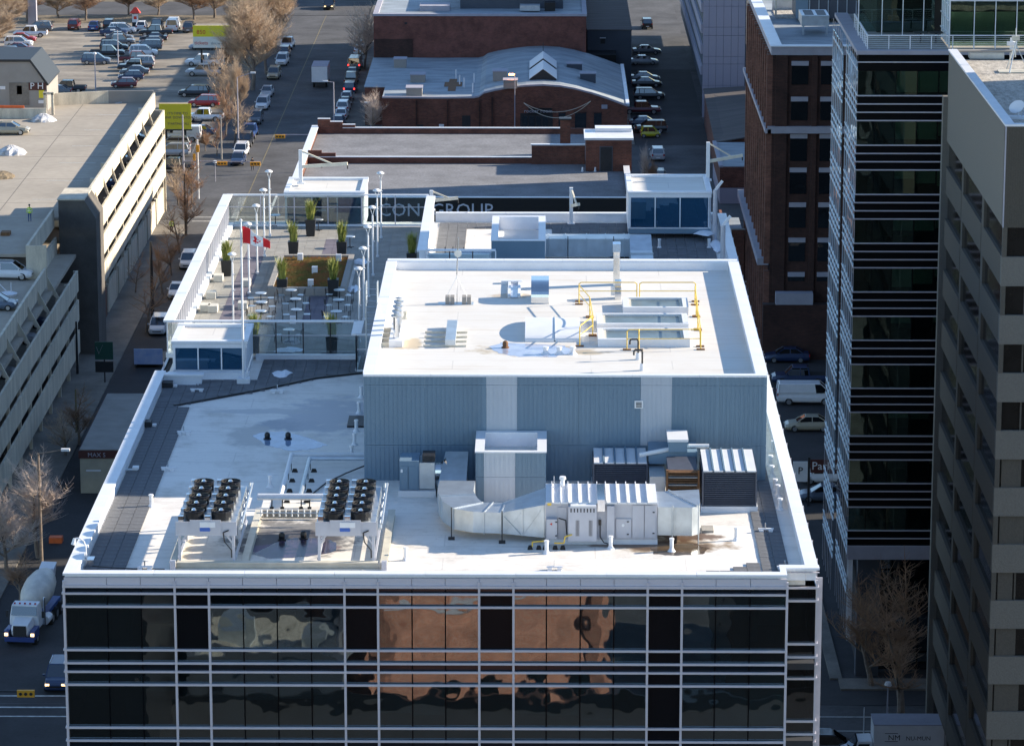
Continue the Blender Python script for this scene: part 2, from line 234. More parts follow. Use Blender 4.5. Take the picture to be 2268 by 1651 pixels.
# ---------------------------------------------------------------- mesh builder
class MB:
    def __init__(s): s.v = []; s.f = []; s.m = []; s.cur = 0; s.mats = []
    def use(s, m):
        if m not in s.mats: s.mats.append(m)
        s.cur = s.mats.index(m); return s
    def add(s, vs, fs):
        o = len(s.v); s.v += [tuple(v) for v in vs]; s.f += [tuple(i + o for i in f) for f in fs]; s.m += [s.cur] * len(fs); return s
    def box(s, x0, y0, z0, x1, y1, z1):
        if x0 > x1: x0, x1 = x1, x0
        if y0 > y1: y0, y1 = y1, y0
        if z0 > z1: z0, z1 = z1, z0
        return s.add([(x0, y0, z0), (x1, y0, z0), (x1, y1, z0), (x0, y1, z0), (x0, y0, z1), (x1, y0, z1), (x1, y1, z1), (x0, y1, z1)],
                     [(3, 2, 1, 0), (4, 5, 6, 7), (0, 1, 5, 4), (1, 2, 6, 5), (2, 3, 7, 6), (3, 0, 4, 7)])
    def cbox(s, x, y, z, dx, dy, dz): return s.box(x - dx / 2, y - dy / 2, z, x + dx / 2, y + dy / 2, z + dz)
    def quad(s, a, b, c, d): return s.add([a, b, c, d], [(0, 1, 2, 3)])
    def hexa(s, bot, top):
        n = len(bot); return s.add(list(bot) + list(top), [tuple(reversed(range(n))), tuple(range(n, 2 * n))] + [(i, (i + 1) % n, n + (i + 1) % n, n + i) for i in range(n)])
    def prism(s, poly, z0, z1): return s.hexa([(x, y, z0) for x, y in poly], [(x, y, z1) for x, y in poly])
    def xprism(s, poly, x0, x1):   # profile in (y, z)
        return s.hexa([(x0, y, z) for y, z in poly], [(x1, y, z) for y, z in poly])
    def yprism(s, poly, y0, y1):   # profile in (x, z)
        return s.hexa([(x, y1, z) for x, z in poly], [(x, y0, z) for x, z in poly])
    def tube(s, p, q, r, n=8, r2=None, caps=True):
        p = Vector(p); q = Vector(q); d = q - p
        if d.length < 1e-6: return s
        r2 = r if r2 is None else r2; d.normalize()
        a = d.cross(Vector((0, 0, 1)));
        if a.length < 1e-4: a = Vector((1, 0, 0))
        a.normalize(); b = d.cross(a); o = len(s.v)
        for c, rr in ((p, r), (q, r2)):
            for i in range(n):
                t = 2 * pi * i / n; s.v.append(tuple(c + a * (rr * cos(t)) + b * (rr * sin(t))))
        fs = [(o + i, o + n + i, o + n + (i + 1) % n, o + (i + 1) % n) for i in range(n)]
        if caps: fs += [tuple(o + i for i in range(n)), tuple(o + n + i for i in reversed(range(n)))]
        s.f += fs; s.m += [s.cur] * len(fs); return s
    def path(s, pts, r, n=8):
        for a, b in zip(pts, pts[1:]): s.tube(a, b, r, n)
        return s
    def lathe(s, x, y, prof, n=16):   # prof (r, z) bottom to top
        o = len(s.v)
        for r, z in prof:
            for i in range(n): t = 2 * pi * i / n; s.v.append((x + r * cos(t), y + r * sin(t), z))
        k = len(prof); fs = []
        for j in range(k - 1):
            for i in range(n): fs.append((o + j * n + i, o + j * n + (i + 1) % n, o + (j + 1) * n + (i + 1) % n, o + (j + 1) * n + i))
        fs += [tuple(o + i for i in reversed(range(n))), tuple(o + (k - 1) * n + i for i in range(n))]
        s.f += fs; s.m += [s.cur] * len(fs); return s
    def beam(s, p, q, w, h=None):     # square bar between two points
        h = h or w; p = Vector(p); q = Vector(q); d = (q - p).normalized(); a = d.cross(Vector((0, 0, 1)))
        if a.length < 1e-4: a = Vector((1, 0, 0))
        a.normalize(); b = a.cross(d); a *= w / 2; b *= h / 2
        return s.hexa([p - a - b, p + a - b, p + a + b, p - a + b][::-1], [q - a - b, q + a - b, q + a + b, q - a + b][::-1])
    def mesh(s, name, m=None, off=(0, 0, 0)):
        me = bpy.data.meshes.new(name); ox, oy, oz = off
        me.from_pydata([(x - ox, y - oy, z - oz) for x, y, z in s.v], [], s.f)
        if s.mats:
            for k in s.mats: me.materials.append(k)
            me.polygons.foreach_set('material_index', s.m)
        else: me.materials.append(m)
        me.update(); return me
    def build(s, name, m=None, parent=None, smooth=False, origin=None, local=False, **tags):
        """one mesh object. verts are world coordinates unless local=True"""
        if parent is not None: off = (0, 0, 0) if local else tuple(WLOC[parent.name])
        elif local: off = (0, 0, 0)
        elif origin: off = origin
        else:
            xs = [v[0] for v in s.v]; ys = [v[1] for v in s.v]; off = ((min(xs) + max(xs)) / 2, (min(ys) + max(ys)) / 2, min(v[2] for v in s.v))
        me = s.mesh(name, m, off)
        if smooth: me.polygons.foreach_set('use_smooth', [True] * len(me.polygons))
        o = bpy.data.objects.new(name, me); C.objects.link(o)
        if parent is not None: o.parent = parent; WLOC[o.name] = WLOC[parent.name]
        elif not local: o.location = off; WLOC[o.name] = off
        else: WLOC[o.name] = (0, 0, 0)
        for k, v in tags.items():
            if v is not None: o['category' if k == 'cat' else k] = v
        return o
WLOC = {}
def thing(name, label, cat, loc=(0, 0, 0), rz=0, group=None, kind=None):
    o = bpy.data.objects.new(name, None); C.objects.link(o); o.location = loc; o.rotation_euler = (0, 0, rz); o.empty_display_size = 0.3
    WLOC[o.name] = tuple(loc); o['label'] = label; o['category'] = cat
    if group: o['group'] = group
    if kind: o['kind'] = kind
    return o
KIDS = {}
def dup(root, loc, rz=0, label=None, group=None, sc=None, swap=None):
    """copy of a thing, its parts and sub-parts, sharing mesh data"""
    if root.name not in KIDS:
        KIDS[root.name] = [(c, list(c.children)) for c in root.children]
    r = root.copy(); C.objects.link(r); r.location = loc; r.rotation_euler = (0, 0, rz); WLOC[r.name] = tuple(loc)
    if label: r['label'] = label
    if group: r['group'] = group
    if sc: r.scale = sc
    for c, gs in KIDS[root.name]:
        k = c.copy(); C.objects.link(k); k.parent = r
        for g in gs:
            h = g.copy(); C.objects.link(h); h.parent = k
    return r
def place(me, name, parent, loc, label=None, kind=None):
    """another piece sharing mesh me, under parent"""
    o = bpy.data.objects.new(name, me); C.objects.link(o); o.parent = parent
    w = WLOC[parent.name]; o.location = (loc[0] - w[0], loc[1] - w[1], loc[2] - w[2])
    if label: o['label'] = label
    if kind: o['kind'] = kind
    return o
def unitbox(name, dx, dy, dz, m):
    return MB().box(-dx / 2, -dy / 2, 0, dx / 2, dy / 2, dz).mesh(name, m)
_boxes = {}
def piece(name, x0, y0, z0, x1, y1, z1, m, parent, label=None):
    """box piece; equal sizes share one mesh"""
    k = (name, round(abs(x1 - x0), 3), round(abs(y1 - y0), 3), round(abs(z1 - z0), 3), m.name)
    if k not in _boxes: _boxes[k] = unitbox(name, k[1], k[2], k[3], m)
    return place(_boxes[k], name, parent, ((x0 + x1) / 2, (y0 + y1) / 2, min(z0, z1)), label)
def struct(name, mb, m): return mb.build(name, m, kind='structure')
def text(name, s, size, loc, rot, m, parent=None, ext=0.02, align='CENTER', squeeze=1.0, **tags):
    cu = bpy.data.curves.new(name, 'FONT'); cu.body = s; cu.size = size; cu.extrude = ext; cu.align_x = align; cu.resolution_u = 2
    t = bpy.data.objects.new(name, cu); C.objects.link(t); t.scale = (squeeze, 1, 1)
    dg = bpy.context.evaluated_depsgraph_get(); me = bpy.data.meshes.new_from_object(t.evaluated_get(dg)); bpy.data.objects.remove(t)
    me.materials.clear(); me.materials.append(m); me.name = name
    for v in me.vertices: v.co.x *= squeeze
    o = bpy.data.objects.new(name, me); C.objects.link(o); w = (0, 0, 0)
    if parent: o.parent = parent; w = WLOC[parent.name]
    o.location = (loc[0] - w[0], loc[1] - w[1], loc[2] - w[2]); o.rotation_euler = rot
    for k, v in tags.items(): o[k] = v
    return o

# ================================================================ THE SETTING: ground, streets, pavements
g = MB(); g.box(-900, -500, -0.6, 900, 2600, -0.05); struct('ground', g, ASPH)
g = MB()
for a in [(-60, 238, 60, 250), (-45.5, 250.01, -30, 435.99), (-60, 436, 60, 490), (12, 250.01, 23, 435.99), (11.8, 490.01, 23, 700), (-45.5, 490.01, -30, 700), (-60, 120, 60, 142), (-45.5, 142.01, -30, 237.99)]:
    g.box(a[0], a[1], -0.05, a[2], a[3], 0.0)
struct('road', g, ASPH)
g = MB(); g.box(11.5, 250.1, 0.0, 60, 372, 0.006); g.box(11.5, 372.1, 0, 23, 435.9, 0.006); g.box(12.4, 490.1, 0, 22.9, 560, 0.006); g.box(-60, 250.1, 0, -21, 380, 0.006); g.box(-47, 236, 0, 12, 249.9, 0.006); struct('shade_tone_paving', g, ASPHD)  # darker asphalt copy; the shade of these street canyons is in its colour
g = MB(); g.box(-110, 490, -0.05, -50, 612, 0.02); g.box(-110, 455, -0.05, -60.1, 489.9, 0.012); struct('parking_lot_paving', g, LOT)
g = MB(); g.box(-110, 612, -0.05, -46, 900, 0.03); g.box(-50, 520, -0.05, -45.6, 612, 0.06); struct('verge', g, GRASSB)
g = MB()
for a in [(-48, 252, -43.2, 432), (-30.5, 251, -28, 434), (-48.5, 492, -45.6, 520), (-30.0, 492, -21.2, 496), (-30.0, 496, -21.3, 640), (11.3, 490, 12.6, 560), (22, 253.5, 60, 256), (21.4, 256, 22.3, 372), (22.6, 392, 23.4, 436), (-28, 432.5, 12, 436), (-29.5, 223, -21.5, 236.5), (-29.5, 142, -21.4, 236), (-21.5, 142, 14, 153)]:
    g.box(a[0], a[1], -0.05, a[2], a[3], 0.13)
struct('sidewalk', g, WALK)
g = MB()
y = 440
while y < 700: g.box(-37.6, y, 0.0, -37.48, y + 9, 0.012); y += 9.2
struct('centre_line', g, LINEY)
g = MB()
for yy in (251.6, 249.0): g.box(-43, yy, 0, -30.8, yy + 0.25, 0.012)
g.box(-43, 247.0, 0, -30, 247.2, 0.012)
for k in range(6): g.box(23.5 + 0.0, 262, 0, 23.5, 262, 0)
for k in range(3): g.box(14, 241.2 + k * 3.1, 0, 40, 241.35 + k * 3.1, 0.012)
g.box(-43, 437.2, 0, -30.8, 437.5, 0.012); g.box(-43, 434.6, 0, -30.8, 434.9, 0.012); g.box(-34, 440, 0, -33.7, 452, 0.012)
struct('road_marking', g, LINE)
g = MB()
for k in range(9): a = G(1640 + k * 6, 470 + 0, 0)
for (px, py, L) in ((1735, 421, 6.0), (1735, 435, 5.6), (1712, 449, 4.5), (1716, 463, 4.5)):
    x, y = G(px, py); g.box(x - L / 2, y - 0.12, 0.0, x + L / 2, y + 0.12, 0.014)
struct('parking_bay_line', g, LINE)

# ================================================================ MAIN OFFICE BUILDING
RD = 37.9; PT = 38.5; FY = 153.5; XL, XR = -21.2, 10.85; XR2 = 12.25; YB = 239.0
office = thing('office_building', 'glass fronted office block in the foreground with white roof, penthouse and roof terrace', 'building', (-4.5, 196, 0))
OL = (-4.5, 196)
rz = lambda y: S(940, y, FY)[1]
ZP0 = rz(1297.5); ZT = rz(1314); PER = rz(1314) - rz(1487)
offs = [0, rz(1314) - rz(1343), rz(1314) - rz(1439), rz(1314) - rz(1468), PER]
mx = [140, 237, 312, 387.5, 463, 538, 613, 688, 763, 837, 912, 986, 1061, 1137, 1210, 1285, 1359.5, 1434, 1510, 1585, 1661, 1743]
mX = [S(x, 1330, FY)[0] for x in mx]; mX[0] = XL; mX[-1] = XR
thick = {0, 3, 4, 8, 9, 12, 13, 17, 18, 21}; blackcol = {3, 8, 12, 17}
def row_of_panes(z1, z0, kind, lvl):
    for i in range(len(mX) - 1):
        a, b = mX[i] + 0.03, mX[i + 1] - 0.03
        if kind == 'spandrel': m = SPAND
        elif i in blackcol: m = SPANDB if kind != 'vision' or lvl % 2 == 0 and i != 17 else GLASS
        else: m = GLASS
        if i in blackcol and kind == 'vision' and i == 17: m = SPANDB
        kx, kz = (random.uniform(-.0011, .0011), random.uniform(-.0009, .0009)) if m is GLASS else (0, 0)
        fy = lambda x, z, d: FY + .065 + d + kx * (x - a) + kz * (z - z0)
        bb = MB(); bb.hexa([(a, fy(a, z0, 0), z0), (b, fy(b, z0, 0), z0), (b, fy(b, z0, .015), z0), (a, fy(a, z0, .015), z0)], [(a, fy(a, z1, 0), z1), (b, fy(b, z1, 0), z1), (b, fy(b, z1, .015), z1), (a, fy(a, z1, .015), z1)])
        bb.build('spandrel_panel' if m in (SPAND, SPANDB) else 'window_pane', m, office)
levels = []
row_of_panes(ZP0 - 0.02, ZT + 0.02, 'spandrel', 0)
for L in range(2):
    z = ZT - L * PER
    row_of_panes(z - 0.03, z - offs[1] + 0.03, 'vision', L); row_of_panes(z - offs[1] - 0.03, z - offs[2] + 0.03, 'vision', L)
    row_of_panes(z - offs[2] - 0.03, z - offs[3] + 0.03, 'spandrel' if False else 'vision', 1)
    row_of_panes(z - offs[3] - 0.03, z - PER + 0.03, 'spandrel', L)
# lower floors, hidden below the frame
low = MB(); z = ZT - 2 * PER
low.use(GLASSD); low.box(XL + .03, FY + .06, 0.3, XR, FY + .09, z)
low.use(RAILM)
zz = z
while zz > 2:
    for o_ in offs[:4]: low.box(XL, FY - 0.08, zz - o_ - 0.04, XR, FY + 0.05, zz - o_ + 0.04)
    zz -= PER
low.build('lower_curtain_wall', None, office)
# side walls
sw = MB().use(GLASSD); sw.box(XL + 0.02, FY + 0.1, 0.2, XL + 0.05, YB, ZP0 - 0.3); sw.box(XR2 - 0.05, 154.7, 0.2, XR2 - 0.02, YB, ZP0 - 0.3)
sw.box(XL + .05, YB - 0.05, 0.2, XR2 - .05, YB - 0.02, ZP0 - 0.3); sw.build('side_glazing', None, office)
sr = MB().use(RAILM); zz = ZT
for k in range(10):
    for o_ in offs[:4]:
        sr.box(XL - 0.1, FY - 0.1, zz - o_ - 0.035, XL + 0.01, YB, zz - o_ + 0.035); sr.box(XR2 - 0.01, 154.6, zz - o_ - 0.035, XR2 + 0.1, YB, zz - o_ + 0.035)
    zz -= PER
y = FY
while y < YB: sr.box(XR2 - 0.01, y + 1.5, 0.5, XR2 + 0.28, y + 1.56, ZP0); sr.box(XL - 0.06, y + 1.5, 0.5, XL + .01, y + 1.56, ZP0); y += 3
sr.build('side_rail', None, office)
# mullions and rails on the front
for i, x in enumerate(mX):
    w_ = 0.05 if i in thick else 0.018
    if i in thick: piece('mullion', x - w_, FY - 0.10, 0.5, x + w_, FY + 0.05, 38.15, RAILM, office)
    else: piece('mullion', x - w_, FY + 0.02, 0.5, x + w_, FY + 0.055, ZP0, SPANDB, office)
for L in range(3):
    for j, o_ in enumerate(offs[:4]):
        z = ZT - L * PER - o_
        if L == 2 and j > 1: continue
        piece('transom_rail', XL - 0.06, FY - 0.12, z - 0.045, XR + 0.05, FY + 0.012, z + 0.045, RAILM, office)
piece('transom_rail', XL - 0.06, FY - 0.13, ZP0 - 0.07, XR + 0.06, FY + 0.012, ZP0 + 0.05, RAILM, office)
for i in range(len(mX) - 1): piece('parapet_panel', mX[i] + 0.012, FY - 0.04, ZP0 + 0.055, mX[i + 1] - 0.012, FY + 0.05, 38.29, PANELM, office)
# set-back corner bay on the right
Y2 = 154.6
for L in range(3):
    z = ZT - L * PER
    for (a, b, m) in ((0, 1, GLASSC), (1, 2, GLASSC), (2, 3, GLASSC), (3, 4, SPAND)):
        piece('window_pane' if m is GLASSC else 'spandrel_panel', XR + 0.05, Y2 + 0.06, z - offs[b] + 0.03, XR2 - 0.04, Y2 + 0.075, z - offs[a] - 0.03, m, office)
        piece('transom_rail', XR + 0.02, Y2 - 0.1, z - offs[a] - 0.045, XR2 + 0.08, Y2 + 0.02, z - offs[a] + 0.045, RAILM, office)
piece('mullion', XR2 - 0.04, Y2 - 0.06, 0.5, XR2 + 0.04, Y2 + 0.06, ZP0, RAILM, office)
piece('parapet_panel', XR + 0.08, Y2 - 0.06, ZP0 + 0.35, XR2 + 0.1, Y2 + 0.05, 38.29, PANELM, office)
piece('window_pane', XR - 0.03, FY + 0.1, 20, XR - 0.015, Y2 + 0.05, ZP0, GLASSC, office)
# offices behind the glass
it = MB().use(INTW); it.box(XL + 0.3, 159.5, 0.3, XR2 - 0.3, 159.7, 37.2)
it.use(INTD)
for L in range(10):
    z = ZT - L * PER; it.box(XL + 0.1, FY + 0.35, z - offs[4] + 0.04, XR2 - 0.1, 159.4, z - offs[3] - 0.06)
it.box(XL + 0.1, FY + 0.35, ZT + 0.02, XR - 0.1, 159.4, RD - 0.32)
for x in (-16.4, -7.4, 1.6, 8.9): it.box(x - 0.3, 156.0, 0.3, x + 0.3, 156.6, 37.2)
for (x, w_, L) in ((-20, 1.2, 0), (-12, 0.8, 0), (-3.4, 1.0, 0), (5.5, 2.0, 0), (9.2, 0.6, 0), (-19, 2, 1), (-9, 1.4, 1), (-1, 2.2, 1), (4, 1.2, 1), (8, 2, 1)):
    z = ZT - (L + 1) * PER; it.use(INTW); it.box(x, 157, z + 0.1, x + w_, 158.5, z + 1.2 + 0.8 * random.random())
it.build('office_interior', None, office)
drop = {0: {0: .55, 1: .55, 2: .55, 13: 2.0, 14: 1.0, 18: .9, 19: .7, 20: .6}, 1: {0: .9, 1: .5, 2: 1.0, 4: 2.6, 5: 1.4, 6: 1.35, 7: 2.6, 9: 2.0, 10: 2.1, 11: .8, 13: 2.0, 14: 2.1, 15: 2.3, 18: 1.9, 19: 2.6, 20: 2.5}, 2: {2: 1, 5: 1, 9: 2, 10: 2, 14: 1}}
for L, dd in drop.items():
    for i, h in dd.items():
        z = ZT - L * PER - 0.06; piece('window_blind', mX[i] + 0.06, FY + 0.42, z - h, mX[i + 1] - 0.06, FY + 0.44, z, BLIND, office)
# solid body behind
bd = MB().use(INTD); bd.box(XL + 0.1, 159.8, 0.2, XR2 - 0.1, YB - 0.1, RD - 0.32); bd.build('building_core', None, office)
# roof
sp = lambda px, py, rx, ry, c: (G(px, py, RD)[0] - OL[0], G(px, py, RD)[1] - OL[1], rx, ry, c)
spots = [sp(650, 1190, 3.4, 3.2, (0.16, 0.155, 0.15)), sp(650, 1200, 2.8, 2.0, (0.06, 0.055, 0.06)), sp(625, 1215, 1.6, 1.0, (0.12, 0.09, 0.17)), sp(700, 1212, 1.2, 0.9, (0.2, 0.12, 0.13)),
         sp(1490, 1206, 2.8, 1.3, (0.30, 0.22, 0.14)), sp(1485, 1208, 2.0, 0.9, (0.10, 0.06, 0.035)), sp(1530, 1188, 1.5, 0.8, (0.09, 0.04, 0.02)), sp(1400, 1206, 2.6, 0.45, (0.22, 0.15, 0.11)), sp(1310, 1198, 1.6, 0.2, (0.35, 0.3, 0.27)),
         sp(640, 942, 1.9, 1.4, (0.36, 0.38, 0.42)), sp(735, 920, 2.5, 4.0, (0.50, 0.50, 0.52)), sp(560, 965, 1.2, 2.4, (0.52, 0.50, 0.47)), sp(590, 910, 3.0, 0.6, (0.55, 0.54, 0.53))]
MEMB = membrane('white_roof_membrane', (0.82, 0.775, 0.715), (0.42, 0.38, 0.32), True, spots, 0.85)
rf = MB(); rf.box(XL + 0.5, FY + 0.4, RD - 0.3, XR, YB - 0.5, RD); rf.box(XR, Y2 + 0.3, RD - 0.3, XR2 - 0.5, YB - 0.5, RD - 0.001); rf.build('roof_membrane', MEMB, office)
def cap(x0, y0, x1, y1, z=PT, h=0.10, m=CAPW, nm='parapet_cap'): piece(nm, x0, y0, z - h, x1, y1, z, m, office)
# front, left, right, rear parapets: wall + cap lengths
pw = MB().use(CAPW)
pw.box(XL + .04, FY + .1, 37.88, XR - .05, FY + .46, PT - .1); pw.box(XL + .04, FY + .47, 37.88, XL + .52, 192.0, PT - .1); pw.box(XR2 - .5, Y2 + .1, 37.88, XR2 - .04, YB - .05, PT - .1)
pw.box(XR - .25, FY + .47, 37.88, XR - 0.05, Y2 + 0.0, PT - .1); pw.box(XR - .04, Y2 + .1, 37.88, XR2 - .51, Y2 + .45, PT - .1)
pw.box(-7.2, YB - .45, 37.88, XR2 - .51, YB - .05, PT - .1)
pw.box(XL + .53, 191.6, 37.88, -18.6, 192.0, PT - .1); pw.build('parapet_wall', None, office)
for k in range(9): cap(XL - .03 + 0 * k, FY + .47 + k * 4.28, XL + .56, FY + .47 + (k + 1) * 4.28 - 0.02)
n = 8; wdt = (XR - XL) / n
for k in range(n): cap(XL + k * wdt - (.03 if k == 0 else 0), FY - .07, XL + (k + 1) * wdt - 0.012, FY + .46)
cap(XR - .28, FY + .47, XR, Y2 - .07); cap(XR - .28, Y2 - .07, XR2 + .1, Y2 + .46)
for k in range(19): cap(XR2 - .53, Y2 + .47 + k * 4.4, XR2 + .06, min(YB, Y2 + .47 + (k + 1) * 4.4 - 0.02))
for k in range(4): cap(-7.2 + k * 4.72, YB - .5, -7.2 + (k + 1) * 4.72 - .012, YB)
cap(XL + .57, 191.5, -18.5, 192.05)

# pavers on the roof: individual slabs, the farthest ones joined
tiles = []
def tile_area(x0, y0, x1, y1, test=None, s=0.62):
    nx = max(1, int((x1 - x0) / s)); ny = int((y1 - y0) / s)
    for i in range(nx):
        for j in range(ny):
            cx_, cy_ = x0 + (i + .5) * s, y0 + (j + .5) * s
            if test is None or test(cx_, cy_): tiles.append((cx_, cy_))
line = [G(386, 899, RD), G(567, 866, RD), G(700, 838, RD), G(805, 826, RD)]
def beyond(x, y):
    for (a, b) in zip(line, line[1:]):
        if a[0] <= x <= b[0]: return y > a[1] + (b[1] - a[1]) * (x - a[0]) / (b[0] - a[0])
    return y > line[0][1] if x < line[0][0] else y > line[-1][1]
tile_area(-20.62, 154.1, -18.7, 186.4)
tile_area(-20.62, 186.4, -8.9, 199.5, lambda x, y: (beyond(x, y) and not (y > 191.2 and x < -18.5) and not (x < -15.9 and y > 192.9)) or x < -19.5 and y < 191)
tile_area(-18.7, 154.1, -14.0, 156.0, lambda x, y: y < 156.0 - (x + 18.7) * 0.42)
tile_area(9.9, 155.0, 11.6, 200, lambda x, y: x > 10.2 or y < 160 or (x > 9.9 - (y - 153) * 0.0))
tile_area(5.5, 154.1, 10.2, 158.0, lambda x, y: y < 154.1 + (x - 5.4) * 0.75)
tile_area(-6.9, 228.0, 3.8, 238.3, lambda x, y: x < -5.2 or y > 236.2 + 0 * x)
tile_area(0.6, 205.0, 11.6, 238.3, lambda x, y: x > 9.2 or y > 236.2 or (y > 233.5 - (x - 0.6) * 1.65 and x > 0.8 and y > 214))
tiles = sorted(set((round(a, 3), round(b, 3)) for a, b in tiles), key=lambda t: t[1])
tm = unitbox('paver', 0.60, 0.60, 0.05, PAVER)
for (a, b) in tiles[:295]: place(tm, 'paver', office, (a, b, RD + random.uniform(0.004, 0.012)))
if tiles[295:]:
    q = MB()
    for (a, b) in tiles[295:]: zz = RD + random.uniform(0.004, 0.012); q.box(a - .3, b - .3, zz, a + .3, b + .3, zz + .05)
    q.build('far_paver', PAVER, office, kind='stuff')
b = MB(); pts = line
for p_, q_ in zip(pts, pts[1:]): b.beam((p_[0], p_[1] - 0.12, RD + 0.06), (q_[0], q_[1] - 0.12, RD + 0.06), 0.12, 0.1)
b.build('paver_edge_strip', DARK, office)

# ---------------------------------------------------------------- penthouse
PX0, PX1, PY0, PY1, PZ = -8.75, 10.97, 171.6, 199.9, 43.25; PD = 42.7
ph = MB().use(RIBM); ph.box(PX0 + .06, PY0 + .06, RD - .02, PX1 - .06, PY1 - .06, PD - .15); ph.build('penthouse_wall', None, office)
PMEM = membrane('penthouse_roof_membrane', (0.72, 0.69, 0.635), (0.48, 0.39, 0.27), True,
    [(G(*p_, PD)[0] - OL[0], G(*p_, PD)[1] - OL[1], rx, ry, c) for p_, rx, ry, c in (((1180, 775), 2.9, 1.3, (0.46, 0.38, 0.26)), ((1185, 775), 2.3, .9, (0.45, 0.46, 0.55)), ((905, 762), .8, 1.4, (.52, .42, .28)), ((1130, 655), 1.2, .8, (.5, .42, .32)), ((1290, 780), 1.5, .5, (.48, .40, .28)))], 0.28)
r = MB(); r.box(PX0 + .5, PY0 + .3, PD - .14, PX1 - .5, PY1 - .4, PD); r.build('penthouse_roof_membrane', PMEM, office)
pp = MB().use(CAPW); pp.box(PX0 + .07, PY0 + .07, PD - .13, PX0 + .5, PY1 - .07, PZ - .1); pp.box(PX1 - .5, PY0 + .07, PD - .13, PX1 - .07, PY1 - .07, PZ - .1)
pp.box(PX0 + .51, PY0 + .07, PD - .13, PX1 - .51, PY0 + .3, PZ - .1); pp.box(PX0 + .51, PY1 - .5, PD - .13, PX1 - .51, PY1 - .07, PZ - .1); pp.build('penthouse_parapet', None, office)
n = 6
for k in range(n):
    a = PX0 + k * (PX1 - PX0) / n; b_ = PX0 + (k + 1) * (PX1 - PX0) / n - .012
    cap(a, PY0 - .04, b_, PY0 + .34, PZ, .1, CAPW, 'penthouse_cap'); cap(a, PY1 - .45, b_, PY1 + .04, PZ, .1, CAPW, 'penthouse_cap')
for k in range(7):
    a = PY0 + .345 + k * 3.9; cap(PX0 - .04, a, PX0 + .55, a + 3.88, PZ, .1, CAPW, 'penthouse_cap'); cap(PX1 - .55, a, PX1 + .04, a + 3.88, PZ, .1, CAPW, 'penthouse_cap')
# ribbed metal cladding sheets on the penthouse front, three heights
sx_ = [PX0, S(1077, 950, PY0)[0], S(1145, 950, PY0)[0], S(1418, 950, PY0)[0], S(1487, 950, PY0)[0], PX1]
hz = [RD - .01, S(900, 985, PY0)[1], S(900, 852, PY0)[1], PZ - .11]
def clad(x0, x1, y, z0, z1, m, parent, nm='cladding_sheet', pitch=.22):
    c = MB(); c.box(x0 + .004, y + .02, z0 + .006, x1 - .004, y + .055, z1 - .006); x = x0 + pitch * .4
    while x < x1 - .06: c.box(x, y - .012, z0 + .006, x + .035, y + .019, z1 - .006); x += pitch
    c.build(nm, m, parent)
for k in range(5):
    a, b_ = sx_[k], sx_[k + 1]; nn = max(1, round((b_ - a) / 2.6)); m = RIBL if k in (1, 3) else RIBM
    for q in range(nn):
        for z0, z1 in zip(hz, hz[1:]):
            if k == 3 and z0 < hz[1]: m2 = RIBM
            else: m2 = m
            clad(a + q * (b_ - a) / nn, a + (q + 1) * (b_ - a) / nn, PY0, z0, z1, m2, office)
v = MB().use(WHITE); X0, Z0 = S(1405, 903, PY0); v.box(X0, PY0 - .07, Z0, X0 + .42, PY0 - .015, Z0 + .38); v.use(DARK)
for k in range(4): v.box(X0 + .07, PY0 - .08, Z0 + .06 + k * .07, X0 + .35, PY0 - .071, Z0 + .1 + k * .07)
v.build('wall_vent', None, office)
v = MB().use(SILVER); X0, Z0 = S(1568, 1008, PY0); v.box(X0 - .02, PY0 - .05, Z0, X0 + 1.2, PY0 - .015, Z0 + .06); v.build('wall_tray', None, office)

# ---------------------------------------------------------------- terrace floor
TZ = RD + 0.05; TX0, TX1, TY0, TY1 = -20.9, -7.6, 198.0, 236.6
tf = MB(); rows = []
tt = []
x = TX0 + .31; 
while x < TX1:
    y = TY0 + .31
    while y < TY1:
        tt.append((x, y)); y += .61
    x += .61
tt = [t for t in tt if not (-16.8 < t[0] < -11.9 and 214.4 < t[1] < 224.9)]
for mm_, nm in ((PAVERL, 'terrace_paving'), (PAVERP, 'terrace_paving_plum')):
    tf = MB()
    for (x, y) in tt:
        plum = (int((x + 30) / 1.22) % 4 == 1) and 207 < y < 232 and x < -10
        if plum == (mm_ is PAVERP): zz = TZ + random.uniform(0, .008); tf.box(x - .3, y - .3, zz - .05, x + .3, y + .3, zz)
    tf.build(nm, mm_, office, kind='stuff')
# terrace screens: posts, glass panels, wide cap
SH = 2.05
def screen(p, q, n, capw=.26, rail=True, post=DARK, capm=CAPW, base=True, H=SH, z0=TZ, glass=True, side=1):
    p = Vector((*p, z0)); q = Vector((*q, z0)); d = (q - p); 
    for k in range(n + 1):
        c = p + d * (k / n); m = MB(); m.cbox(c.x, c.y, z0, .07, .07, H); m.build('screen_post', post if k not in (0, n) else CAPW, office)
        if k < n and glass:
            e = p + d * ((k + 1) / n); u = (e - c).normalized() * .05
            m = MB(); m.beam(c + u + Vector((0, 0, .1 + (H - .2) / 2)), e - u + Vector((0, 0, .1 + (H - .2) / 2)), .02, H - .22); m.build('screen_glass', GLASSR, office)
    m = MB(); m.beam(p + Vector((0, 0, H + .04)), q + Vector((0, 0, H + .04)), capw, .09); m.build('screen_cap', capm, office)
    if rail: m = MB(); m.beam(p + Vector((0, 0, H * .62)), q + Vector((0, 0, H * .62)), .05, .05); m.build('screen_rail', RAILM, office)
    if base: m = MB(); m.beam(p + Vector((0, 0, .05)), q + Vector((0, 0, .05)), .14, .12); m.build('screen_kerb', CAPW, office)
screen((-21.1, TY0 + .02), (-10.4, TY0 + .02), 7)
screen((-21.05, YB - 2.2), (-7.6, YB - 2.2), 6, .2, True, RAILM)
screen((-10.3, TY0), (-10.3, 194.6), 2, .55, False)
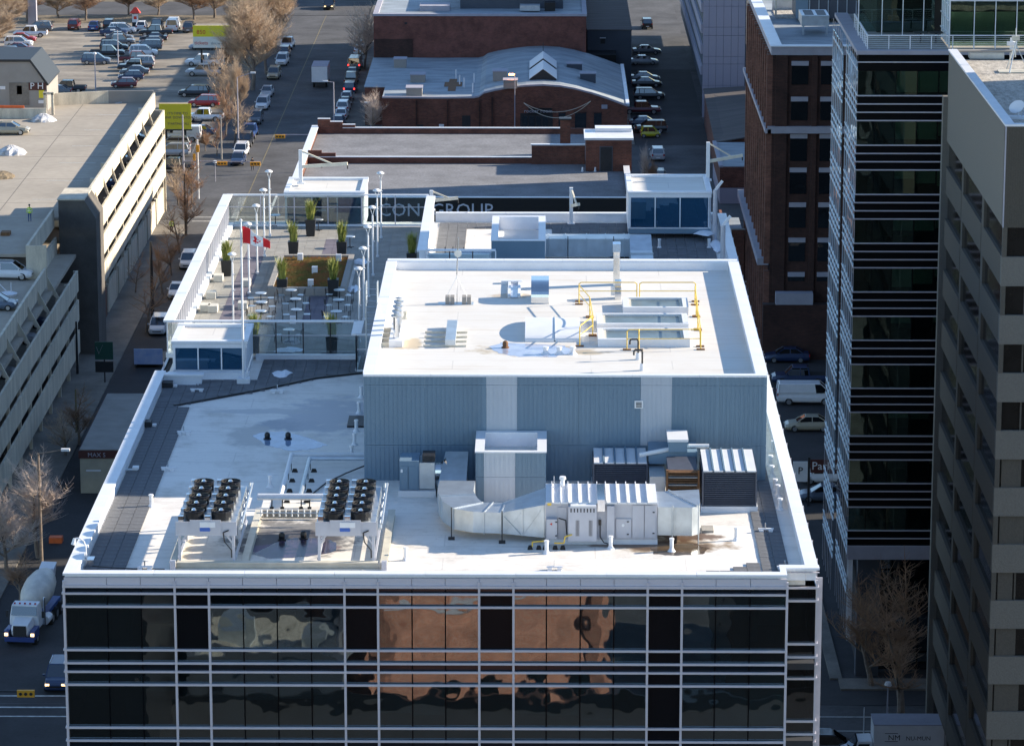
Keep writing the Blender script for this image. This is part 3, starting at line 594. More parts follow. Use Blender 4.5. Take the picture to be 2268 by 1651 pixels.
screen((-10.3, 194.6), (-8.85, 194.6), 1, .1, True, CAPW)
screen((-7.15, 218.3), (-2.9, 218.3), 3, .3, False)
# left side: close white posts under a broad cap
L0, L1 = Vector((-21.0, TY0, TZ)), Vector((-21.0, YB - 2.2, TZ))
for k in range(9):
    a = TY0 - .1 + k * 4.32; piece('screen_cap', -21.3, a, TZ + SH, -20.68, a + 4.3, TZ + SH + .1, CAPW, office)
for k in range(30): y = TY0 + .6 + k * 1.28; piece('screen_fin', -20.98, y, TZ + .2, -20.86, y + .12, TZ + SH, RAILM, office)
piece('screen_kerb', -21.2, TY0, TZ - .03, -20.6, YB - 2.2, TZ + .24, CAPW, office)
m = MB(); m.box(-21.16, TY0, TZ + .25, -21.14, YB - 2.2, TZ + SH); m.build('screen_glass', GLASSR, office)
# right side: white slanting parapet between terrace and rear roof
for k in range(3): piece('parapet_cap', -7.75, 218.4 + k * 6.1, TZ + 1.95, -7.15, 218.4 + (k + 1) * 6.1 - .02, TZ + 2.07, CAPW, office)
piece('terrace_side_wall', -7.62, 218.4, RD, -7.25, 236.7, TZ + 1.94, CAPW, office)
piece('roof_upstand', -7.1, 219.6, RD, -3.3, 220.0, RD + 1.6, CAPW, office)
piece('terrace_front_kerb', -16.1, 197.5, RD, -10.3, 197.8, RD + .32, CAPW, office)
piece('roof_upstand', -20.6, 193.0, RD, -16.1, 193.3, RD + .35, CAPW, office)

# glazed lift and stair cabins on the roof
def cabin(label, x0, x1, yf, yb, z0, h, ndiv, divx=None, boxed=True, corner=None):
    t = thing('roof_cabin', label, 'roof cabin', ((x0 + x1) / 2, yf, z0), 0, 'glazed cabins on the office roof')
    w = MB().use(CAPW); w.box(x0, yf + .12, z0, x1, yb, z0 + h - .05); w.build('wall', None, t)
    m = MB().use(RIBM); m.box(x0, yf, z0, x1, yf + .11, z0 + .32); m.build('sill_panel', None, t)
    ds = divx or [x0 + .12 + k * (x1 - x0 - .24) / ndiv for k in range(ndiv + 1)]
    for a, b_ in zip(ds, ds[1:]):
        m = MB(); m.box(a + .04, yf + .05, z0 + .42, b_ - .04, yf + .08, z0 + h - .32); m.build('window_pane', GLASSB, t)
    m = MB().use(CAPW)
    for a in ds: m.box(a - .035, yf - .01, z0 + .36, a + .035, yf + .1, z0 + h - .26)
    m.box(x0, yf - .01, z0 + .33, x1, yf + .1, z0 + .4); m.box(x0 - .02, yf - .02, z0 + h - .3, x1 + .02, yf + .1, z0 + h - .06); m.build('window_frame', None, t)
    m = MB().use(CAPW); H = z0 + h
    m.box(x0 - .06, yf - .06, H - .04, x1 + .06, yf + .32, H + .1); m.box(x0 - .06, yb - .35, H - .04, x1 + .06, yb + .05, H + .16)
    m.box(x0 - .06, yf + .321, H - .04, x0 + .3, yb - .351, H + .12); m.box(x1 - .3, yf + .321, H - .04, x1 + .06, yb - .351, H + .12); m.build('roof_curb', None, t)
    m = MB(); m.box(x0 + .31, yf + .33, H - .06, x1 - .31, yb - .36, H - .01); m.build('roof_deck', MATS['penthouse_roof_membrane'], t)
    return t
cabin('glazed white roof cabin with three blue panes in front of the terrace screen', -20.35, -16.25, 193.4, 197.6, RD, 1.95, 3)
cabin('glazed roof cabin at the back of the terrace behind the dark planter', -17.2, -11.9, 236.9, 242.0, TZ - .3, 2.5, 3)
cabin('larger glazed white roof cabin at the rear right corner of the roof', 5.6, 11.0, 232.5, 238.6, RD + .4, 2.7, 3, [5.72, 7.35, 8.98, 10.85])

# rear roof bulkhead and front roof shaft: ribbed boxes with deep parapets
def bulkhead(label, x0, x1, yf, yb, z0, z1, stripe=None, dep=.75, joint=True, spot=None):
    t = thing('roof_bulkhead', label, 'roof bulkhead', ((x0 + x1) / 2, yf, z0)); w = .38
    m = MB(); m.box(x0 + .06, yf + .06, z0, x1 - .06, yb - .06, z1 - dep); m.build('core', RIBM, t)
    m = MB().use(CAPW); m.box(x0 + .06, yf + .06, z1 - dep, x0 + w, yb - .06, z1 - .06); m.box(x1 - w, yf + .06, z1 - dep, x1 - .06, yb - .06, z1 - .06)
    m.box(x0 + w, yf + .06, z1 - dep, x1 - w, yf + .2, z1 - .06); m.box(x0 + w, yb - .3, z1 - dep, x1 - w, yb - .06, z1 - .06); m.build('parapet', None, t)
    m = MB().use(CAPW); m.box(x0 - .03, yf - .03, z1 - .059, x1 + .03, yf + .24, z1); m.box(x0 - .03, yb - .32, z1 - .059, x1 + .03, yb + .03, z1)
    m.box(x0 - .03, yf + .241, z1 - .059, x0 + w + .04, yb - .321, z1); m.box(x1 - w - .04, yf + .241, z1 - .059, x1 + .03, yb - .321, z1); m.build('parapet_cap', None, t)
    m = MB(); m.box(x0 + w, yf + .21, z1 - dep + .001, x1 - w, yb - .31, z1 - dep + .05); m.build('roof_deck', membrane('bulkhead_membrane', (.68, .68, .66), (.25, .24, .22), False, spot or [], .4), t)
    zs = [z0, z0 + (z1 - z0) * .5, z1 - .06] if joint else [z0, z1 - .06]
    for a, b_ in zip(zs, zs[1:]):
        xs = [x0] + (stripe or []) + [x1]
        for k, (p_, q_) in enumerate(zip(xs, xs[1:])): clad(p_, q_, yf, a, b_, RIBL if (stripe and k % 2 == 1) else RIBM, t)
    return t
bulkhead('ribbed grey shaft with pale stripe standing against the penthouse front', -3.2, .18, 167.5, 171.5, RD, 40.45, [-2.8, -1.3])
bulkhead('blue grey ribbed roof box with deep white parapets on the rear roof', -3.2, .15, 220.2, 228.2, RD, 40.3, None, .9, False)

# ================================================================ ROOFTOP PLANT
# adiabatic fluid coolers: two banks of ten fans on steel legs
def fan_mesh():
    m = MB().use(BLACK); m.lathe(0, 0, [(.46, 0), (.46, .30), (.49, .38), (.46, .40), (.43, .24)], 18)
    return m.mesh('fan')
FANM = fan_mesh()
hub = MB().use(BLACK)
for k in range(3): hub.beam((.42 * cos(k * 2.094), .42 * sin(k * 2.094), .36), (0, 0, .36), .03)
hub.lathe(0, 0, [(.14, .2), (.14, .37)], 10); hub.use(SILVER); hub.lathe(0, 0, [(.11, .375), (.07, .45)], 8); HUBM = hub.mesh('fan_motor')
def cooler(label, x0):
    y0, y1, zt = 156.5, 162.9, 40.0; x1 = x0 + 2.65; xm = (x0 + x1) / 2
    t = thing('fluid_cooler', label, 'cooling unit', (xm, 159.7, RD + .3), 0, 'banks of ten black fans on the roof')
    m = MB(); m.box(x0, y0, zt - .45, x1, y1, zt - .02); m.build('casing', GALV, t)
    m = MB().use(AHUG); m.box(x0 - .05, y0 - .05, zt - .62, x1 + .05, y0 - .003, zt + .02); m.box(x0 + .6, y0 - .09, zt - .5, x1 - .65, y0 - .051, zt + .12); m.build('end_panel', None, t)
    m = MB().use(WHITE); m.box(x0 + 1.05, y0 - .12, zt - .22, x0 + 1.75, y0 - .091, zt + .03); m.build('name_plate', None, t)
    m = MB().use(BLUEB); m.box(x0 + 1.05, y0 - .12, zt - .4, x0 + 1.5, y0 - .091, zt - .23); m.build('blue_label', mat('pale_blue_label', (.35, .5, .72), .5, 0, .1, 3), t)
    text('label_print', 'ecoPro', .16, (x0 + 1.3, y0 - .13, zt - .36), (pi / 2, 0, 0), BLUEB, t, .003)
    for r_ in range(5):
        for c_ in range(2):
            p = (x0 + .72 + c_ * 1.24, y0 + .7 + r_ * 1.25, zt); place(FANM, 'fan', t, p); place(HUBM, 'fan_motor', t, p)
    for r_ in range(6):
        for c_ in range(2): piece('junction_box', x0 + .06 + c_ * 1.2, y0 + .1 + r_ * 1.25, zt, x0 + .3 + c_ * 1.2, y0 + .34 + r_ * 1.25, zt + .24, SILVER, t)
    for xx in (x0 + .05, x1 - .17):
        for yy in (y0 + .02, y0 + 3.1, y1 - .15): piece('leg', xx, yy, RD + .3, xx + .12, yy + .12, zt - .45, AHUG, t)
    m = MB().use(AHUG)
    for yy in (y0 + .08, y1 - .1): m.beam((x0 + .15, yy, zt - 1.0), (x0 + .5, yy, zt - .5), .08); m.beam((x1 - .15, yy, zt - 1.0), (x1 - .5, yy, zt - .5), .08)
    m.box(x0, y0 + .15, RD + .3, x0 + .1, y1, RD + .42); m.box(x1 - .1, y0 + .15, RD + .3, x1, y1, RD + .42); m.build('brace', None, t)
    m = MB().use(GALV)   # header pipes on the right side
    for k in range(5): yy = y0 + .6 + k * 1.25; m.tube((x1 + .16, yy, zt - .45), (x1 + .16, yy + .8, zt + .1), .05, 6)
    m.tube((x1 + .2, y0 + .2, zt - .35), (x1 + .2, y1, zt - .1), .07, 8); m.tube((x1 + .28, y0 + .1, zt - .1), (x1 + .28, y1 - .2, zt + .15), .05, 8); m.build('header_pipe', None, t)
    m = MB().use(BLACK); m.path([(x1 - .3, y0 - .1, zt - .35), (x1 - .55, y0 - .12, zt - .45), (x1 - .5, y0 - .05, zt - .9), (x1 - .2, y0, zt - 1.3), (x1 - .2, y0, RD + .45)], .03, 6); m.build('cable', None, t)
    return t
cooler('left bank of ten black fans on a galvanised frame by the front parapet', -16.45)
cooler('right bank of ten black fans on a galvanised frame, nearer the air handler', -10.15)
t = thing('steel_grillage', 'cream steel beam frame carrying both fan banks above the stained roof', 'steel frame', (-12, 161, RD))
for (a, b_) in (((-16.5, 156.25), (-7.4, 156.5)), ((-13.2, 164.9), (-10.0, 165.15)), ((-7.25, 156.25), (-7.0, 165.2)), ((-16.75, 156.25), (-16.5, 165.2)), ((-13.55, 156.52), (-13.3, 165.2))):
    m = MB(); x0, y0 = a; x1, y1 = b_
    if x1 - x0 > y1 - y0: m.box(x0, y0 - .05, RD + .27, x1, y1 + .05, RD + .30); m.box(x0, y0 + .09, RD + .03, x1, y0 + .13, RD + .268); m.box(x0, y0 - .05, RD + .0, x1, y1 + .05, RD + .028)
    else: m.box(x0 - .04, y0, RD + .27, x1 + .04, y1, RD + .30); m.box(x0 + .1, y0, RD + .03, x0 + .14, y1, RD + .268); m.box(x0 - .04, y0, RD, x1 + .04, y1, RD + .028)
    m.build('beam', CREAM, t)
for (x, y) in ((-16.62, 156.3), (-7.1, 156.3)): piece('stub_column', x - .12, y - .32, RD - .0, x + .12, y - .08, RD + .42, AHUG, t)
m = MB(); m.box(-13.2, 164.5, RD + .38, -10.0, 164.7, RD + .42); m.box(-13.2, 164.58, RD + .12, -10.0, 164.62, RD + .379); m.build('wind_beam', STUCCO, t)
t = thing('spray_header', 'galvanised pipe with a row of white nozzles between the fan banks', 'pipe', (-12, 163, RD + .5))
m = MB(); m.tube((-13.3, 163.4, RD + .62), (-10.1, 163.4, RD + .62), .03, 6); m.build('pipe', GALV, t)
for k in range(11): m = MB(); m.tube((-13.2 + k * .29, 163.4, RD + .45), (-13.2 + k * .29, 163.4, RD + .78), .035, 6); m.build('nozzle', WHITE, t)
# white lagged pipe runs
t = thing('pipe_run', 'pair of white lagged pipes running from the penthouse corner to the fan banks', 'pipe', (-11, 170, RD))
PW = .11; zp = RD + .45
for k, (xa, yb_) in enumerate(((-12.55, 174.9), (-11.6, 174.1))):
    m = MB(); m.tube((xa, 166.8, zp), (xa, yb_, zp), PW); m.tube((xa - .1, yb_, zp), (-8.7, yb_, zp), PW); m.build('lagged_pipe', GALV if k else WHITE, t)
    for j in range(4):
        m = MB(); y = 167.4 + j * 1.9; m.hexa([(xa + .12, y, RD), (xa + .42, y, RD), (xa + .42, y + .2, RD), (xa + .12, y + .2, RD)], [(xa + .18, y + .04, RD + .16), (xa + .36, y + .04, RD + .16), (xa + .36, y + .16, RD + .16), (xa + .18, y + .16, RD + .16)]); m.tube((xa + .1, y + .1, RD + .1), (xa + .1, y + .1, zp), .02, 5); m.build('pipe_foot', RUBBER, t)
for k, y in enumerate((166.3, 166.7)):
    m = MB(); m.tube((-13.6, y, zp + .1), (-10.0, y, zp + .1), PW); m.build('lagged_pipe', WHITE if k else GALV, t)
for x in (-12.9, -12.4, -11.5, -11.1): m = MB(); m.cbox(x, 166.1, RD, .18, .2, .15); m.tube((x, 166.1, RD), (x, 166.3, zp), .03, 6); m.build('pipe_foot', RUBBER, t)
m = MB(); m.path([(-8.75, 173.4, RD + .3), (-9.7, 172.6, RD + .1), (-10.6, 170.9, RD + .06), (-11.1, 169, RD + .06), (-11.2, 167.2, RD + .1)], .035, 6); m.build('loose_cable', DARK, origin=(-10, 170, RD), label='black cable looping over the white roof beside the lagged pipes', category='cable')

# left air unit against the penthouse
t = thing('air_unit', 'blue grey box unit with round fan neck left of the ribbed shaft', 'air handler', (-5.6, 169, RD))
m = MB(); m.box(-6.9, 168.7, RD + .3, -5.95, 170.3, RD + 1.75); m.build('casing', RIBM, t)
m = MB(); m.box(-6.88, 168.66, RD + .36, -6.5, 168.695, RD + 1.5); m.build('door', RIBM, t); m = MB(); m.box(-6.45, 168.66, RD + .36, -6.02, 168.695, RD + 1.5); m.build('door', RIBM, t)
m = MB(); m.box(-6.84, 168.63, RD + 1.2, -6.74, 168.658, RD + 1.35); m.build('label', WHITE, t)
m = MB().use(GALV); m.box(-5.94, 168.75, RD + .35, -5.2, 170.2, RD + 1.65); m.use(DARK); m.box(-5.8, 168.9, RD + 1.651, -5.2, 170.0, RD + 1.95); m.build('fan_section', None, t)
m = MB().use(SILVER); m.tube((-5.19, 169.5, RD + 1.05), (-4.85, 169.5, RD + 1.05), .42, 18); m.tube((-4.85, 169.5, RD + 1.05), (-4.5, 169.5, RD + 1.15), .42, 18, .62); m.build('fan_neck', None, t)
m = MB(); m.box(-6.95, 168.55, RD, -5.15, 170.4, RD + .29); m.build('kerb', WHITE, t)
t = thing('sloping_duct', 'bright metal duct with sloping blue lit top between air unit and shaft', 'duct', (-4, 168, RD))
m = MB(); m.hexa([(-5.0, 167.2, RD + .35), (-3.65, 167.2, RD + .35), (-3.65, 170.4, RD + .35), (-5.0, 170.4, RD + .35)], [(-5.0, 167.2, RD + 1.0), (-3.65, 167.2, RD + 1.0), (-3.6, 170.2, RD + 1.85), (-4.7, 170.2, RD + 1.85)]); m.build('duct_body', GALV, t)
for z in (.5, .65, .8): m = MB(); m.box(-5.02, 167.15, RD + z, -3.63, 167.198, RD + z + .04); m.build('seam', GALV, t)
m = MB(); m.box(-4.95, 167.4, RD, -3.7, 170, RD + .34); m.build('kerb', DARK, t)

# main air handling unit and its ducts
t = thing('air_handling_unit', 'long pale grey air handling unit with seamed white roof and doors on the front', 'air handler', (2.7, 161.5, RD))
AX0, AX1, AY, AYB, AZ = .15, 5.3, 160.1, 163.4, 39.9
m = MB(); m.box(AX0, AY + .2, RD + .25, AX1, AYB, AZ - .03); m.build('casing', AHUG, t)
m = MB(); m.box(AX0 - .02, AY + .25, RD, AX1 + .02, AYB - .05, RD + .24); m.build('kerb', WHITE, t)
xs = [AX0, .45, .85, 1.2, 1.68, 2.14, 2.55, 2.95, 3.45, 3.9, 4.35, 4.85, AX1]
for a, b_ in zip(xs, xs[1:]): m = MB(); m.box(a + .01, AY + .05, AZ - .02, b_ - .01, AYB + .05, AZ + .06); m.build('roof_panel', WHITE, t)
for a in xs[1:-1]: m = MB(); m.box(a - .02, AY + .04, AZ + .061, a + .02, AYB + .06, AZ + .17); m.build('roof_seam', WHITE, t)
def box(nm, x0, y0, z0, x1, y1, z1, mm): m = MB(); m.box(x0, y0, z0, x1, y1, z1); return m.build(nm, mm, t)
box('control_cabinet', .2, AY - .15, RD + .35, .68, AY + .19, RD + 1.3, AHUG); box('access_door', .72, AY + .15, RD + .35, 1.12, AY + .19, AZ - .2, AHUG)
box('burner_cabinet', 1.2, AY - .3, RD + .3, 2.5, AY + .19, AZ - .06, AHUG); box('cabinet_lid', 1.3, AY - .34, AZ - .055, 2.48, AY + .04, AZ + .0, WHITE)
for x in (1.3, 1.45, 1.6, 1.75, 1.9, 2.05, 2.2, 2.35): box('vent_slot', x, AY - .31, AZ - .32, x + .05, AY - .301, AZ - .14, DARK)
for x in (1.55, 2.15): 
    for k in range(3): box('vent_slot', x + k * .06, AY - .31, RD + .55, x + k * .06 + .025, AY - .301, RD + 1.3, DARK)
box('access_door', 2.98, AY - .06, RD + .3, 3.32, AY + .19, AZ - .1, AHUG); box('access_door', 3.4, AY + .12, RD + .35, 4.1, AY + .19, RD + 1.25, AHUG); box('access_door', 4.72, AY + .12, RD + .35, 5.22, AY + .19, AZ - .1, AHUG); box('access_door', 4.15, AY + .13, RD + .35, 4.68, AY + .19, AZ - .1, AHUG)
for (x, z) in ((3.9, RD + 1.1), (3.9, RD + .5), (5.08, RD + 1.55), (5.08, RD + .55), (.6, RD + 1.15), (.6, RD + .5)): box('door_handle', x, AY - .18 if x < 1 else AY + .09, z, x + .09, AY - .151 if x < 1 else AY + .119, z + .05, DARK)
m = MB(); m.lathe(3.75, 0, [(.06, 0), (.06, .01)], 12); m = MB(); m.tube((3.72, AY + .119, RD + .95), (3.72, AY + .105, RD + .95), .07, 14); m.build('round_sticker', WHITE, t)
m = MB(); m.tube((.42, AY - .152, RD + 1.08), (.42, AY - .165, RD + 1.08), .07, 3); m.build('warning_sticker', SIGNR, t)
m = MB(); m.box(2.54, AY - .05, AZ - .35, 2.88, AYB - .5, AZ + .20); m.build('metal_strap', SILVER, t)
m = MB(); m.box(2.6, AY + .1, RD + .95, 2.72, AY + .17, RD + 1.2); m.build('isolator', BLACK, t)
m = MB(); m.path([(2.67, AY + .12, RD + .95), (2.67, AY + .1, RD + .4), (2.85, AY + .0, RD + .15), (3.1, AY - .05, RD + .1)], .025, 6); m.path([(.75, AY - .1, RD + 1.35), (1.08, AY - .1, RD + 1.25), (1.14, AY - .1, RD + .5)], .03, 6); m.build('conduit', BLACK, t)
m = MB(); m.box(.24, AY - .1, AZ - .06, .42, AY + .1, AZ + .02); m.build('yellow_light', YEL, t)
m = MB(); m.lathe(.95, 162.9, [(.09, AZ), (.09, AZ + .4), (.16, AZ + .42), (.14, AZ + .55)], 12); m.build('flue', WHITE, t)
for (x, lab) in ((.18, 0),): m = MB(); m.tube((.55, 162.2, AZ), (.55, 162.2, AZ + .75), .02, 6); m.build('rod', SILVER, t)

def duct(label, pts, z0, z1, w, seams, feet=(), nm='supply_duct'):
    """flat sided duct following plan points (front edge), with raised seams"""
    c = pts[len(pts) // 2]; t = thing(nm, label, 'duct', (c[0], c[1], z0))
    m = MB()
    bot = []
    n = len(pts); nor = []
    for i in range(n):
        a = Vector(pts[max(0, i - 1)]); b_ = Vector(pts[min(n - 1, i + 1)]); d = (b_ - a).normalized(); nor.append(Vector((-d.y, d.x)))
    fr = [Vector(p) for p in pts]; bk = [fr[i] + nor[i] * w for i in range(n)]
    for i in range(n - 1):
        q = [fr[i], fr[i + 1], bk[i + 1], bk[i]]; m.hexa([(p.x, p.y, z0) for p in q], [(p.x, p.y, z1) for p in q])
    m.build('duct_body', GALV, t)
    for s_ in seams:
        i = int(s_); f = s_ - i; i2 = min(i + 1, n - 1); a = fr[i].lerp(fr[i2], f); b_ = bk[i].lerp(bk[i2], f)
        m = MB(); u = (b_ - a).normalized(); a2 = a - u * .03
        m.beam((a2.x, a2.y, (z0 + z1) / 2), (a2.x - u.x * .03, a2.y - u.y * .03, (z0 + z1) / 2), .04, z1 - z0 + .08); m.beam((a2.x, a2.y, z1 + .025), (b_.x, b_.y, z1 + .025), .05, .045); m.build('seam', GALV, t)
    for (x, y) in feet: m = MB(); m.tube((x, y, RD), (x, y, z1 + .2), .025, 6); m.cbox(x, y, RD, .3, .2, .12); m.build('support', DARK, t)
    return t
duct('curved galvanised duct sweeping from the sloping duct to the air handler', [(-4.9, 166.6), (-4.95, 164.6), (-4.65, 162.9), (-4.1, 161.6), (-3.2, 161.05), (-1.9, 160.9)], RD + .35, RD + 1.35, 1.7, [1.5, 3, 4.4, 5], [(-4.2, 161.1), (-1.85, 160.5)])
t = thing('duct_transition', 'galvanised flared transition with cross creased faces feeding the air handler', 'duct', (-.9, 161.5, RD))
m = MB(); m.hexa([(-1.89, 160.9, RD + .35), (.14, 160.3, RD + .32), (.14, 163.3, RD + .32), (-1.89, 162.6, RD + .35)], [(-1.89, 160.9, RD + 1.35), (.14, 160.3, RD + 1.9), (.14, 163.3, RD + 1.9), (-1.89, 162.6, RD + 1.35)]); m.build('duct_body', GALV, t)
for x in (-1.85, -.9, .08):
    f = (x + 1.89) / 2.03; m = MB(); m.box(x - .02, 160.9 - .6 * f - .05, RD + .33, x + .02, 160.9 - .6 * f, RD + 1.35 + .55 * f); m.build('seam', GALV, t)
m = MB(); m.beam((-1.8, 160.84, RD + .4), (-1.0, 160.6, RD + 1.4), .03); m.beam((-.9, 160.55, RD + .4), (-.1, 160.32, RD + 1.6), .03); m.beam((-1.0, 160.58, RD + .4), (-1.8, 160.84, RD + 1.2), .03); m.build('crease', GALV, t)
t = thing('discharge_duct', 'bright galvanised duct with rounded end right of the air handler', 'duct', (6.5, 161.5, RD))
m = MB(); m.prism([(5.32, 160.5), (6.9, 160.4), (7.25, 160.75), (7.3, 161.4), (7.35, 163.6), (5.32, 163.2)], RD + .4, RD + 1.75); m.build('duct_body', GALV, t)
m = MB(); m.beam((5.9, 163.3, RD + 1.79), (7.15, 160.6, RD + 1.79), .07, .07); m.build('seam', GALV, t)
for x in (6.1,): m = MB(); m.box(x, 160.37, RD + .4, x + .03, 160.43, RD + 1.75); m.build('seam', GALV, t)
for (x, y) in ((7.2, 160.4), (6.0, 160.35)): m = MB(); m.tube((x, y, RD), (x, y, RD + 1.85), .03, 6); m.build('support', GALV, t)
# louvred units
def louvre(label, x0, x1, yf, yb, z0, zl, z1, slope, npanels):
    t = thing('louvred_unit', label, 'air handler', ((x0 + x1) / 2, yf, z0))
    m = MB(); m.box(x0, yf + .12, z0 + .3, x1, yb, zl); m.build('casing', LOUV, t)
    m = MB(); m.box(x0 - .05, yf - .02, z0, x1 + .05, yb + .05, z0 + .29); m.build('kerb', WHITE, t)
    z = z0 + .36; k = 0
    while z < zl - .1:
        m = MB(); m.hexa([(x0 + .08, yf + .0, z), (x1 - .08, yf + .0, z), (x1 - .08, yf + .1, z + .06), (x0 + .08, yf + .1, z + .06)], [(x0 + .08, yf + .0, z + .02), (x1 - .08, yf + .0, z + .02), (x1 - .08, yf + .1, z + .08), (x0 + .08, yf + .1, z + .08)]); m.build('louvre_blade', LOUV, t); z += .105; k += 1
    m = MB().use(LOUV); m.box(x0, yf - .02, z0 + .3, x0 + .07, yf + .11, zl); m.box(x1 - .07, yf - .02, z0 + .3, x1, yf + .11, zl); m.box(x0 + .071, yf - .02, zl - .07, x1 - .071, yf + .11, zl); m.build('frame', None, t)
    for k in range(npanels):
        a = x0 + k * (x1 - x0) / npanels; b_ = x0 + (k + 1) * (x1 - x0) / npanels
        m = MB(); m.hexa([(a + .05, yf - .06, zl + .005), (b_ - .05, yf - .06, zl + .005), (b_ - .05, yb, zl + slope), (a + .05, yb, zl + slope)], [(a + .05, yf - .06, zl + .06), (b_ - .05, yf - .06, zl + .06), (b_ - .05, yb, zl + slope + .055), (a + .05, yb, zl + slope + .055)]); m.build('roof_panel', WHITE, t)
        if k: m = MB(); m.beam((a, yf - .06, zl + .08), (a, yb, zl + slope + .08), .07, .1); m.build('roof_seam', RIBM, t)
    return t
louvre('tall slate louvred unit with white seamed roof at the right of the plant', 7.6, 10.2, 165.9, 169.4, RD, 39.9, 40, .14, 5)
louvre('lower slate louvred unit with white seamed roof, left of the rusty louvre', 2.45, 5.1, 168.9, 171.3, RD, 39.5, 40, .1, 5)
t = thing('rusty_louvre', 'rust edged open louvre frame with bare slats between the two slate units', 'louvre', (6.7, 166.5, RD))
m = MB().use(RUST)
for x in (5.95, 7.45): m.box(x - .05, 166.3, RD + .3, x + .05, 166.5, RD + 1.95)
m.build('frame', None, t)
for k in range(12): m = MB(); z = RD + .45 + k * .125; m.hexa([(6.01, 166.3, z), (7.39, 166.3, z), (7.39, 166.5, z + .08), (6.01, 166.5, z + .08)], [(6.01, 166.3, z + .02), (7.39, 166.3, z + .02), (7.39, 166.5, z + .1), (6.01, 166.5, z + .1)]); m.build('louvre_blade', RUST if k % 3 else GALV, t)
m = MB(); m.box(6.0, 166.51, RD + .3, 7.4, 169.0, RD + 1.93); m.build('plenum', LOUV, t)
t = thing('plenum_duct', 'low galvanised box duct linking the louvred units', 'duct', (6, 168, RD))
m = MB(); m.box(5.15, 167.2, RD + .3, 5.9, 170.5, RD + 1.4); m.build('duct_body', GALV, t); m = MB(); m.box(5.15, 169.2, RD + 1.5, 7.5, 171.2, RD + 2.1); m.build('upper_duct', RIBM, t)
m = MB(); m.box(6.1, 169.0, RD + 2.15, 7.0, 170.8, RD + 2.65); m.build('cowl', RIBM, t); m = MB(); m.box(6.05, 168.95, RD + 2.66, 7.05, 170.85, RD + 2.78); m.build('cowl_lid', WHITE, t)
m = MB(); m.tube((4.7, 169.0, RD + 2.0), (6.1, 169.3, RD + 2.2), .11, 10); m.build('white_pipe', WHITE, t); m = MB(); m.tube((7.1, 170, RD + 2.2), (8.1, 170, RD + 2.2), .1, 10); m.build('white_pipe', WHITE, t)
m = MB(); m.lathe(8.6, 164.9, [(.2, RD), (.2, RD + .05)], 4); 
t = thing('plywood_board', 'weathered brown board lying on the roof beside the discharge duct', 'board', (7.9, 163, RD)); m = MB(); m.box(7.45, 162.3, RD + .0, 8.0, 163.2, RD + .12); m.build('board', STUCCO, t)
t = thing('gas_pipe', 'yellow gas pipe with black feet in front of the air handler', 'pipe', (.5, 159.6, RD))
m = MB(); m.path([(-.45, 159.5, RD + .12), (-.45, 159.5, RD + .35), (.2, 159.7, RD + .35)], .035, 6); m.path([(.55, 159.5, RD + .3), (1.0, 159.5, RD + .3), (1.05, 159.5, RD + .6), (1.45, 159.9, RD + .62)], .035, 6); m.build('pipe', YEL, t)
for x in (-.55, -.15, .15, .6, .95): m = MB(); m.hexa([(x - .12, 159.4, RD), (x + .12, 159.4, RD), (x + .12, 159.65, RD), (x - .12, 159.65, RD)], [(x - .07, 159.44, RD + .17), (x + .07, 159.44, RD + .17), (x + .07, 159.6, RD + .17), (x - .07, 159.6, RD + .17)]); m.build('pipe_foot', RUBBER, t)

# small vents, drains, roof anchors
def vent(px, py, label, h=.55, z=RD, r_=.09, mm=WHITE, grp='small white roof vents'):
    x, y = G(px, py, z); m = MB().use(mm); m.lathe(x, y, [(r_ * 2.2, z), (r_ * 1.5, z + .08), (r_, z + .16), (r_, z + h), (r_ * 1.3, z + h + .01), (r_ * 1.2, z + h + .08)], 12)
    m.build('roof_vent', None, None, origin=(x, y, z), label=label, cat='vent', group=grp)
for px, py, lab in ((898, 1240, 'short white vent pipe between the fan banks and the curved duct'), (1352, 1215, 'white vent pipe directly in front of the air handler'), (1487, 1220, 'white vent pipe standing in the rust stained puddle'), (1630, 1196, 'white vent pipe right of the rust stain near the right pavers'),
    (1210, 1225, 'white vent pipe beside the yellow gas pipe'), (598, 1078, 'small white vent pipe left of the lagged pipes'), (335, 1122, 'small white vent pipe near the left paver strip'), (800, 880, 'farthest white vent along the penthouse left wall'), (795, 915, 'second white vent along the penthouse left wall'),
    (789, 955, 'white vent beside the dark pad at the penthouse left wall'), (785, 985, 'white vent near the penthouse left wall, second from the pipes'), (779, 1012, 'white vent at the penthouse corner nearest the pipes')): vent(px, py, lab)
for k, (px, py) in enumerate(((1712, 1000), (1706, 1032), (1709, 1055), (1716, 1085), (1722, 1098), (1727, 1128))):
    vent(px, py, ['white vent farthest up the right paver strip', 'white vent second up the right paver strip behind the louvred unit', 'white vent beside the blue box on the right strip', 'white vent fourth on the right strip', 'white vent close behind the nearest one on the right strip', 'nearest white vent on the right paver strip'][k], .5, RD, .1, WHITE, 'vents along the right paver strip')
x, y = G(794, 935, RD); m = MB(); m.cbox(x - .1, y, RD, .9, 2.2, .1); m.build('roof_mat', DARK, label='dark rubber mat against the penthouse left wall', cat='mat')
def drain(px, py, label, z=RD, rust=False):
    x, y = G(px, py, z); t = thing('roof_drain', label, 'roof drain', (x, y, z), 0, 'domed roof drains')
    m = MB(); m.lathe(x, y, [(.2, z + .01), (.2, z + .05)], 14); m.build('flange', RUST if rust else DARK, t)
    m = MB(); m.lathe(x, y, [(.13, z + .05), (.15, z + .2), (.13, z + .32), (.05, z + .38)], 10); m.build('dome', RUST if rust else BLACK, t)
drain(592, 972, 'left black drain dome in the blue puddle on the left roof'); drain(638, 972, 'right black drain dome in the blue puddle on the left roof')
